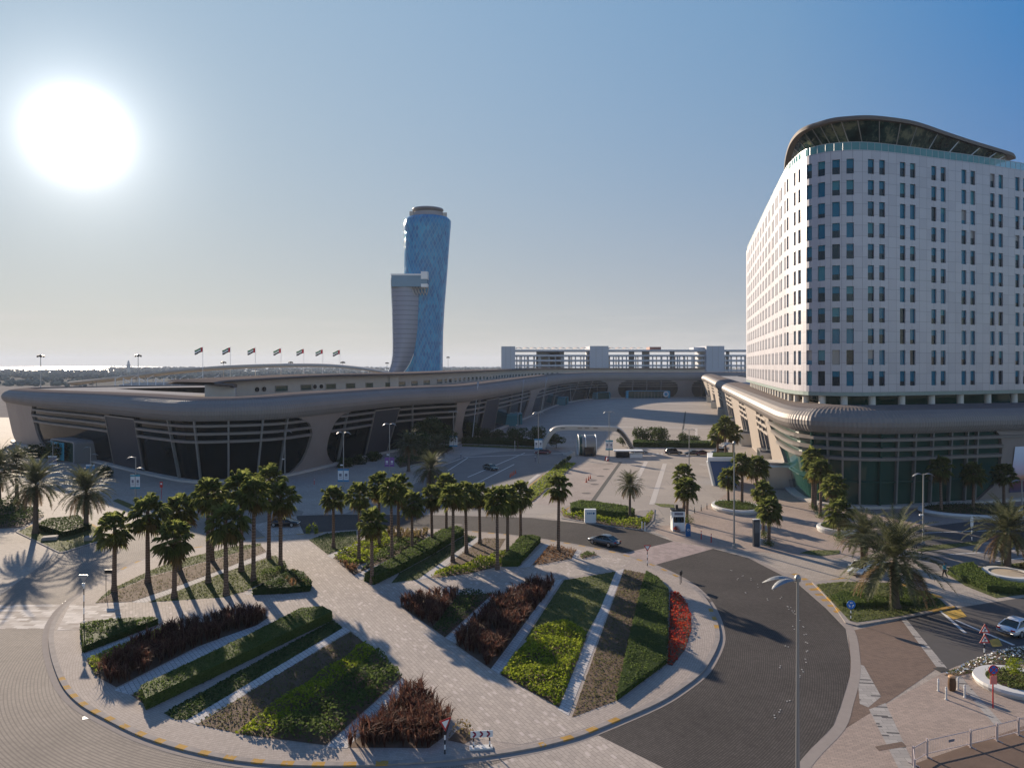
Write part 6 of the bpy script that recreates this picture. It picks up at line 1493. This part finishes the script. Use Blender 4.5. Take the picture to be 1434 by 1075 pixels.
# planters
m_plant = M('white_concrete', (.52, .51, .49), .55, 0, .1, 1)
def planter(cx, cyy, rx, ry, h, lab, pal='green', rim=.45, topm=None, z=0.0):
    b = G(cx, cyy, z); t = thing('planter', lab, 'planter', b, group='pale round planters')
    mb = MB(); mb.lathe([(1.0, 0), (1.05, h*.6), (1.03, h), (1-rim/max(rx, ry), h), (1-rim/max(rx, ry), h-.12)], (0, 0, 0), 40, sx=rx, sy=ry, cap=False); mb.build('rim', m_plant, t, smooth=False)
    f = 1-rim/max(rx, ry); mb = MB(); mb.lathe([(f, h-.1), (.01, h-.08)], (0, 0, 0), 40, sx=rx, sy=ry, cap=False); mb.build('soil' if not topm else 'inlay', topm or m_soil, t)
    if not topm:
        r = np.random.default_rng(int(cx)); n = int(min(4500, rx*ry*3.1*60)); a = r.uniform(0, 2*PI, n); q_ = np.sqrt(r.random(n))*f; V, F = leafquads(np.column_stack([np.cos(a)*q_*rx, np.sin(a)*q_*ry, h+r.uniform(-.05, .28, n)]), .2, r, .5); npmesh('ground_cover', V, F, lm(pal), parent=t)
    return t
planter(1030, 713, 3.8, 4.8, .75, 'raised oval planter with palms in the middle of the forecourt')
planter(1174, 744, 2.9, 2.9, .8, 'white round planter with a palm near the podium corner')
planter(1372, 719, 9.6, 5.2, .8, 'long pale planter with three palms before the podium glass', 'dark')
planter(1424, 960, 2.85, 2.7, .5, 'white ring planter with lawn and a young tree at the lower right edge', 'lawn', .75)
planter(1412, 806, 2.6, 2.6, .45, 'pale round bench disc with sandy top on the right lawn', rim=.6, topm=M('sandy_top', (.36, .30, .23), .9), z=.02)
for (x, y, r_, lab) in ((1077, 763.5, .75, 'clipped green ball at the foot of the front palm by the dark sign'), (1069, 752, .7, 'clipped green ball at the foot of the rear palm by the dark sign'), (1176, 758, .8, 'clipped green ball at the foot of the palm near the kerb'), (1138, 712, .7, 'low green ring at the foot of the tallest corner palm'), (1143, 716, .7, 'low green ring at the foot of the middle corner palm'), (1150, 725, .8, 'low green ring at the foot of the nearest corner palm'), (964, 733, .9, 'low green clump between kiosk and blue stand')):
    V, F = leaf_cloud(int(x), 420, r_*1.25, r_*1.0, .16, .7); V[:, 2] += r_*.6; o = npmesh('clipped_ball', V, F, lm('green'), loc=G(x, y)); tag(o, lab, 'shrub', 'clipped balls round palm feet')
tb_ = G(1421, 954, .4); V, F = leaf_cloud(511, 900, .75, .8, .12); t = thing('young_tree', 'young bushy tree on a thin stem in the white ring planter', 'tree', tb_); V[:, 2] += 1.25; npmesh('crown', V, F, lm('lime'), parent=t); mb = MB(); mb.tube([(0, 0, 0), (.02, 0, 1.2)], .04, 6); mb.build('trunk', m_bark2, t)
for (x, y, lab) in ((431.5, 747, 'left spiky yellow plant where the main path meets the road'), (441, 747, 'right spiky yellow plant where the main path meets the road')):
    V, F = leaf_cloud(int(x), 260, .55, 1.0, .2); V[:, 2] += .75; o = npmesh('yellow_shrub', V, F, lm('lime'), loc=G(x, y, ZI)); tag(o, lab, 'shrub', 'yellow plants at the path end')
# median lids
for i, (x, y) in enumerate(((70, 755), (129, 755))):
    b = G(x, y, .1); t = thing('concrete_lid', ('left','right')[i]+' square concrete chamber lid on the left median', 'lid', b, .4, 'concrete lids'); mb = MB(); mb.box((0, 0, .2), (1.9, 1.5, .4)); mb.build('chamber', M('old_concrete', (.24, .22, .20), .9), t); mb = MB(); mb.box((0, 0, .44), (1.7, 1.3, .06)); mb.build('cover', M('old_concrete', (.24, .22, .2), .9), t)

# ---------------------------------------------------------------- traffic signs
m_sred = M('sign_red', (.42, .03, .03), .45); m_sblue = M('sign_blue', (.01, .14, .48), .4)
def striped_pole(t, h, a=m_blackm, b=m_whitep, r=.045, n=7):
    for par, mt, nm in ((0, a, 'pole'), (1, b, 'pole_band')):
        mb = MB()
        for i in range(n):
            if i % 2 == par: mb.tube([(0, 0, h*i/n), (0, 0, h*(i+1)/n)], r if par == 0 else r+.004, 8)
        if nm == 'pole': mb.tube([(0, 0, 0), (0, 0, h)], r*.9, 8); pp = mb.build(nm, mt, t)
        else: mb.build(nm, mt, pp)
def tri(t, z, s, down, face=-1, back=False, mark=False):
    o_ = [(-s, s*.58), (s, s*.58), (0, -s*1.15)] if down else [(-s, -s*.58), (s, -s*.58), (0, s*1.15)]
    mb = MB()
    for yy in (-.05, -.03): pass
    mb.add([(x, face*.06, z+q_) for x, q_ in o_]+[(x, face*.04, z+q_) for x, q_ in o_], [(0, 1, 2), (5, 4, 3), (0, 3, 4, 1), (1, 4, 5, 2), (2, 5, 3, 0)]); p_ = mb.build('sign_plate', m_greym if back else m_sred, t)
    if not back:
        f = .62; mb = MB(); mb.add([(x*f, face*.066, z+q_*f) for x, q_ in o_], [(0, 1, 2)]); wp = mb.build('sign_face', m_whitep, t)
        if mark: mb = MB(); mb.box((0, face*.075, z-.02), (.07, .01, s*.55)); mb.box((.06, face*.075, z+.06), (.14, .01, .06)); mb.build('pictogram', m_blackm, p_)
def sign(kind, x, y, yt, lab, z=ZI, rz=0.0):
    b = G(x, y, z); h = hgt(yt, b.y)-z; t = thing('traffic_sign', lab, 'sign', b, rz, 'traffic signs'); 
    if kind == 'giveway': striped_pole(t, h-.2); tri(t, h-.35, .46, True)
    elif kind == 'giveway_back': striped_pole(t, h-.2); tri(t, h-.35, .46, True, back=True); mb = MB(); mb.box((0, -.06, h-1.05), (.3, .03, .3)); mb.build('small_plate', m_whitep, t)
    elif kind == 'warn2': striped_pole(t, h-.3); tri(t, h-.5, .46, False, mark=True); tri(t, h-1.35, .46, False, mark=True)
    elif kind == 'arrow':
        striped_pole(t, h-.2); mb = MB(); mb.tube([(0, -.05, h-.42), (0, -.075, h-.42)], .42, 24); dd = mb.build('sign_plate', m_sblue, t)
        mb = MB()
        for a in range(3):
            a0 = R(90+120*a); c = Vector((.2*math.cos(a0), -.085, h-.42+.2*math.sin(a0))); tn = Vector((-math.sin(a0), 0, math.cos(a0))); nn_ = Vector((math.cos(a0), 0, math.sin(a0)))
            mb.bar(c-tn*.16, c+tn*.04, .07, .01, 0, (0, 1, 0)); mb.add([c+tn*.16, c+tn*.02+nn_*.1, c+tn*.02-nn_*.1], [(0, 1, 2)])
        mb.build('arrows', m_whitep, dd)
    elif kind == 'nostop':
        striped_pole(t, h-.2, m_sred, m_sred); mb = MB(); mb.tube([(0, -.05, h-.36), (0, -.075, h-.36)], .36, 24); dd = mb.build('sign_plate', m_sred, t); mb = MB(); mb.tube([(0, -.076, h-.36), (0, -.083, h-.36)], .28, 24); fc_ = mb.build('sign_face', m_sblue, t)
        mb = MB(); mb.bar((-.2, -.09, h-.16), (.2, -.09, h-.56), .07, .01, 0, (0, 1, 0)); mb.bar((-.2, -.09, h-.56), (.2, -.09, h-.16), .07, .011, 0, (0, 1, 0)); mb.build('cross_bars', m_sred, dd)
        mb = MB(); mb.box((0, -.06, h-1.1), (.5, .03, .62)); mb.build('notice_plate', M('notice_pink', (.62, .20, .17), .5), t)
    elif kind == 'oval': striped_pole(t, h-.6); mb = MB(); mb.lathe([(.01, h-1.9), (.2, h-1.5), (.24, h-.9), (.2, h-.3), (.01, h)], (0, 0, 0), 12, sx=1, sy=.25); mb.build('sign_face', m_whitep, t)
    elif kind == 'red': mb = MB(); mb.tube([(0, 0, 0), (0, 0, h)], .05, 8); mb.build('pole', m_sred, t); mb = MB(); mb.box((0, -.06, h-.55), (.55, .04, 1.1)); mb.build('sign_plate', m_sred, t); mb = MB(); mb.box((0, -.085, h-.4), (.34, .01, .3)); mb.build('sign_face', m_whitep, t)
    elif kind == 'two_post':
        for sx in (-.32, .32): mb = MB(); mb.tube([(sx, 0, 0), (sx, 0, h)], .035, 6); mb.build('post', m_blackm, t)
        mb = MB(); mb.box((0, -.05, h-.22), (.9, .03, .42)); mb.build('sign_plate', m_blackm, t)
    elif kind == 'chevron':
        for sx in (-.52, .52): 
            for par, mt in ((0, m_blackm), (1, m_whitep)):
                mb = MB()
                for i in range(5):
                    if i % 2 == par: mb.tube([(sx, 0, h*i/5), (sx, 0, h*(i+1)/5)], .045, 8)
                mb.build('post', mt, t) if par == 0 else mb.build('post_band', mt, t)
        mb = MB(); mb.box((0, -.06, h-.2), (1.45, .04, .42)); bd = mb.build('sign_board', m_whitep, t)
        for i in range(3):
            x0 = -.5+i*.45; mb = MB(); mb.bar((x0-.06, -.087, h-.02), (x0+.12, -.087, h-.2), .11, .01, 0, (0, 1, 0)); mb.bar((x0+.12, -.087, h-.2), (x0-.06, -.087, h-.38), .11, .011, 0, (0, 1, 0)); mb.build('chevron', M('chevron_red', (.22, .015, .05), .5), bd)
        mb = MB(); mb.box((-.05, 0, .05), (1.5, .5, .1)); mb.build('base_plate', m_plant, t)
    return t
sign('giveway_back', 117.5, 868, 803, 'inverted triangle sign seen from behind on a striped pole at the left crosswalk')
sign('giveway', 906.5, 792, 762, 'red-edged give-way triangle at the right crosswalk of the roundabout')
sign('giveway', 623, 1055, 1004, 'give-way triangle on a striped pole beside the near red grass triangle', rz=.7)
sign('chevron', 674.5, 1047, 1022, 'low chevron board with three arrows at the near end of the main path', rz=.1)
sign('arrow', 1191.5, 869, 840, 'round blue sign with turning arrows on the right lawn')
sign('warn2', 1378.5, 919, 873, 'two stacked red-edged warning triangles on a striped pole by the side road', z=.01)
sign('nostop', 1390.5, 991, 930, 'blue and red no-stopping disc on a red pole by the ring planter', z=.01)
sign('two_post', 152.5, 827, 797, 'small dark two-post sign at the kerb near the left crosswalk')
sign('two_post', 953.5, 817, 799, 'small dark two-post sign on the right rim of the roundabout', rz=1.1)
sign('red', 226, 698, 674, 'red signboard on a red pole on the shaded left plaza', z=.01)
sign('oval', 1361, 761, 722, 'white oval sign on a striped pole on the grass strip before the hotel', z=.05)
# ---------------------------------------------------------------- bollards, bin, barriers, cones
def bollard(x, y, h, mt, lab, r=.07):
    b = G(x, y, .012); t = thing('bollard', lab, 'bollard', b, group='bollards'); mb = MB(); mb.lathe([(r*1.5, 0), (r*1.5, .05), (r, .08), (r, h-.06), (r*.6, h)], (0, 0, 0), 10); mb.build('post', mt, t); mb = MB(); mb.lathe([(r*1.04, h*.72), (r*1.04, h*.86)], (0, 0, 0), 10, cap=False); mb.build('band', m_whitep, t)
for a in ((972.7, 718, 1.0, m_blackm, 'dark bollard left of three behind the kiosk palms'), (982, 715, 1.0, m_blackm, 'dark middle bollard of three behind the kiosk palms'), (990, 712.5, 1.0, m_blackm, 'dark right bollard of three behind the kiosk palms'),
    (982, 754.5, 1.2, m_sred, 'red-white post at the forecourt kerb, left of the lamp'), (996, 759, 1.2, m_sred, 'red-white post at the forecourt kerb, nearer the lamp'), (899, 742, 1.3, m_whitep, 'white post at the tip of the entrance hedge, left one'), (903, 743, 1.3, m_whitep, 'white post at the tip of the entrance hedge, right one'),
    (1314, 967, .95, m_plant, 'pale bollard left of the barrel bin'), (1325, 979, .95, m_plant, 'pale bollard nearest, below the barrel bin'), (1341.5, 965, .95, m_plant, 'pale bollard right of the barrel bin'), (1351, 976, .95, m_plant, 'pale bollard far right, between bin and ring planter'),
    (645.5, 642, 1.7, M('navy_post', (.02, .03, .08), .4), 'dark navy post at the corner of the access road'), (749.5, 646, 1.6, M('navy_post', (.02, .03, .08)), 'dark navy post at the foot of the teal-bannered lamp'), (440, 678, 1.3, m_sred, 'single reddish bollard on the shaded plaza by the hall corner'), (721, 631, 3.0, m_plant, 'pale slim tall post in the hall-side hedge')): bollard(*a)
b = G(1333, 966, .012); t = thing('barrel_bin', 'upright oval wooden-faced litter bin among pale bollards', 'bin', b)
mb = MB(); mb.lathe([(.22, 0), (.27, .15), (.29, .55), (.25, .95), (.12, 1.08)], (0, 0, 0), 16); mb.build('body', M('bin_brown', (.10, .055, .03), .6), t); mb = MB(); mb.lathe([(.10, 1.0), (.27, 1.02), (.22, 1.12), (.02, 1.16)], (0, 0, 0), 16); mb.build('lid', M('bin_wood', (.45, .27, .14), .6), t)
fpts = [(1281, 1090), (1279, 1071), (1298, 1060), (1359, 1046), (1396, 1037), (1426, 1029), (1470, 1016)]
names = ('crowd-control barrier panel turning down at the left end of the railing', 'short barrier panel at the left corner of the railing', 'long barrier panel with a small plate, left of the middle', 'barrier panel in the middle right of the railing', 'bent barrier panel near the right edge of the railing', 'last barrier panel running out of the picture at right')
m_bar = M('barrier_paint', (.50, .42, .40), .5, .2)
for i in range(6):
    a = G(*fpts[i], .02); b = G(*fpts[i+1], .02); d = (b-a); L = d.length; ang_ = math.atan2(d.y, d.x); t = thing('barrier_panel', names[i], 'railing', a, ang_, 'railing panels round the dug soil')
    mb = MB(); mb.tube([(.06, 0, .12), (.06, 0, .95), (.15, 0, 1.08), (L-.15, 0, 1.08), (L-.06, 0, .95), (L-.06, 0, .12)], .025, 6); mb.bar((.06, 0, .25), (L-.06, 0, .25), .04, .04); fr = mb.build('frame', m_bar, t)
    mb = MB(); nb = int(L/.14)
    for j in range(1, nb): mb.bar((L*j/nb, 0, .25), (L*j/nb, 0, 1.08), .014, .014)
    mb.build('bars', m_bar, t)
    mb = MB(); mb.box((.0, 0, .6), (.11, .11, 1.2)); mb.build('post', m_bar, t)
    mb = MB(); mb.box((.06, 0, .04), (.06, .7, .06)); mb.build('foot', m_bar, t)
    if i == 2: mb = MB(); mb.box((L*.55, -.03, .75), (.5, .02, .16)); mb.build('plate', m_bk, t)
co = None
for (x, y, lab) in ((714.5, 668, 'cone at the near end of the cluster on the access road median'), (717, 666, 'second cone of the cluster on the access road median'), (719.5, 664.5, 'third cone of the cluster on the access road median'), (722, 663, 'farthest cone of the cluster on the access road median'), (821, 675, 'nearest cone of the three on the pale entrance lane'), (824, 672.5, 'middle cone of the three on the pale entrance lane'), (826.5, 670, 'farthest cone of the three on the pale entrance lane')):
    if co is None:
        co = thing('traffic_cone', lab, 'cone', G(x, y, .02), 0, 'traffic cones'); mb = MB(); mb.box((0, 0, .03), (.4, .4, .06)); mb.lathe([(.17, .06), (.04, .95), (.02, .97)], (0, 0, 0), 10); mb.build('cone', M('cone_red', (.5, .10, .05), .6), co); mb = MB(); mb.lathe([(.135, .3), (.10, .5)], (0, 0, 0), 10, cap=False); mb.build('band', m_whitep, co)
    else: dup(co, G(x, y, .02), 0, lab)
# ---------------------------------------------------------------- the walker
def skin_body(name, V, Ed, rad, mat, parent, root=0, sub=2):
    me = bpy.data.meshes.new(name); me.from_pydata(V, Ed, []); me.update(); o = bpy.data.objects.new(name, me); COL.objects.link(o)
    md = o.modifiers.new('skin', 'SKIN'); md.use_smooth_shade = True
    for i, r_ in enumerate(rad): me.skin_vertices[0].data[i].radius = (r_, r_) if not hasattr(r_, '__len__') else r_
    me.skin_vertices[0].data[root].use_root = True
    sb = o.modifiers.new('sub', 'SUBSURF'); sb.levels = sub; sb.render_levels = sub
    me.materials.append(mat); o.parent = parent; return o
pb = G(1323, 808.5, .012); h_ = 1.74
pt = thing('person', 'person in a teal hooded top and dark trousers walking away on the right-hand path', 'person', pb, R(20))
m_skin = M('skin', (.30, .17, .11), .55); m_teal_top = M('teal_top', (.02, .24, .34), .8, 0, .15, 4); m_trs = M('dark_trousers', (.018, .018, .024), .8); m_shoe = M('pale_shoes', (.5, .48, .46), .6); m_hair = M('dark_hair', (.015, .012, .01), .6)
# joints: 0 pelvis 1 belly 2 chest 3 neck 4 head 5 crown | arms | legs (walking, facing +y)
V = [(0,0,.93),(0,.01,1.12),(0,.02,1.33),(0,.03,1.49),(0,.05,1.60),(0,.05,1.70), (-.19,.02,1.40),(-.25,-.08,1.14),(-.24,.02,.92),(-.235,.06,.83), (.19,.02,1.40),(.25,.10,1.15),(.23,.22,.95),(.22,.27,.87),
     (-.10,.0,.88),(-.11,.14,.50),(-.11,.16,.10),(-.11,.27,.045), (.10,.0,.88),(.11,-.02,.49),(.11,-.26,.15),(.11,-.20,.05)]
Ed = [(0,1),(1,2),(2,3),(3,4),(4,5),(2,6),(6,7),(7,8),(8,9),(2,10),(10,11),(11,12),(12,13),(0,14),(14,15),(15,16),(16,17),(0,18),(18,19),(19,20),(20,21)]
rad = [(.15,.11),(.14,.10),(.17,.115),.055,.085,.07,.065,.05,.04,.03,.065,.05,.04,.03,.09,.06,.045,.035,.09,.06,.045,.035]
skin_body('body', V, Ed, rad, m_skin, pt)
skin_body('hooded_top', [(0,0,.90),(0,.01,1.12),(0,.02,1.33),(0,-.02,1.47),(-.19,.02,1.40),(-.25,-.08,1.14),(-.24,.02,.94),(.19,.02,1.40),(.25,.10,1.15),(.23,.22,.97)], [(0,1),(1,2),(2,3),(2,4),(4,5),(5,6),(2,7),(7,8),(8,9)], [(.19,.14),(.17,.13),(.2,.14),.10,.085,.068,.055,.085,.068,.055], m_teal_top, pt)
skin_body('trousers', [(0,0,.93),(-.10,.0,.86),(-.11,.14,.50),(-.11,.16,.12),(.10,.0,.86),(.11,-.02,.49),(.11,-.26,.17)], [(0,1),(1,2),(2,3),(0,4),(4,5),(5,6)], [(.165,.125),.105,.075,.06,.105,.075,.06], m_trs, pt)
for V_ in ([(-.11,.13,.06),(-.11,.22,.05),(-.11,.30,.035)], [(.11,-.29,.12),(.11,-.22,.06),(.11,-.15,.035)]): skin_body('shoe', V_, [(0,1),(1,2)], [.05,.048,.035], m_shoe, pt)
skin_body('hair', [(0,.015,1.62),(0,.03,1.71),(0,.07,1.745)], [(0,1),(1,2)], [.085,.085,.05], m_hair, pt)
for sx, c in ((-1, (-.235,.07,.80)), (1, (.22,.285,.845))):      # relaxed hands: palm, four fingers and a thumb
    c = Vector(c); hv = [tuple(c+Vector((0,-.01,.05))), tuple(c)]; he = [(0,1)]; hr_ = [.028,.032]
    for f in range(4):
        b_ = len(hv); y_ = -.03+.02*f; l_ = (.06,.075,.07,.055)[f]; hv += [tuple(c+Vector((0,y_,-.03))), tuple(c+Vector((-sx*.012,y_+.004,-.03-l_*.6))), tuple(c+Vector((-sx*.035,y_+.006,-.03-l_)))]; he += [(1,b_),(b_,b_+1),(b_+1,b_+2)]; hr_ += [.010,.009,.008]
    b_ = len(hv); hv += [tuple(c+Vector((-sx*.01,.045,.0))), tuple(c+Vector((-sx*.03,.06,-.035)))]; he += [(1,b_),(b_,b_+1)]; hr_ += [.011,.009]
    skin_body('hand', hv, he, hr_, m_skin, pt, 0, 1)
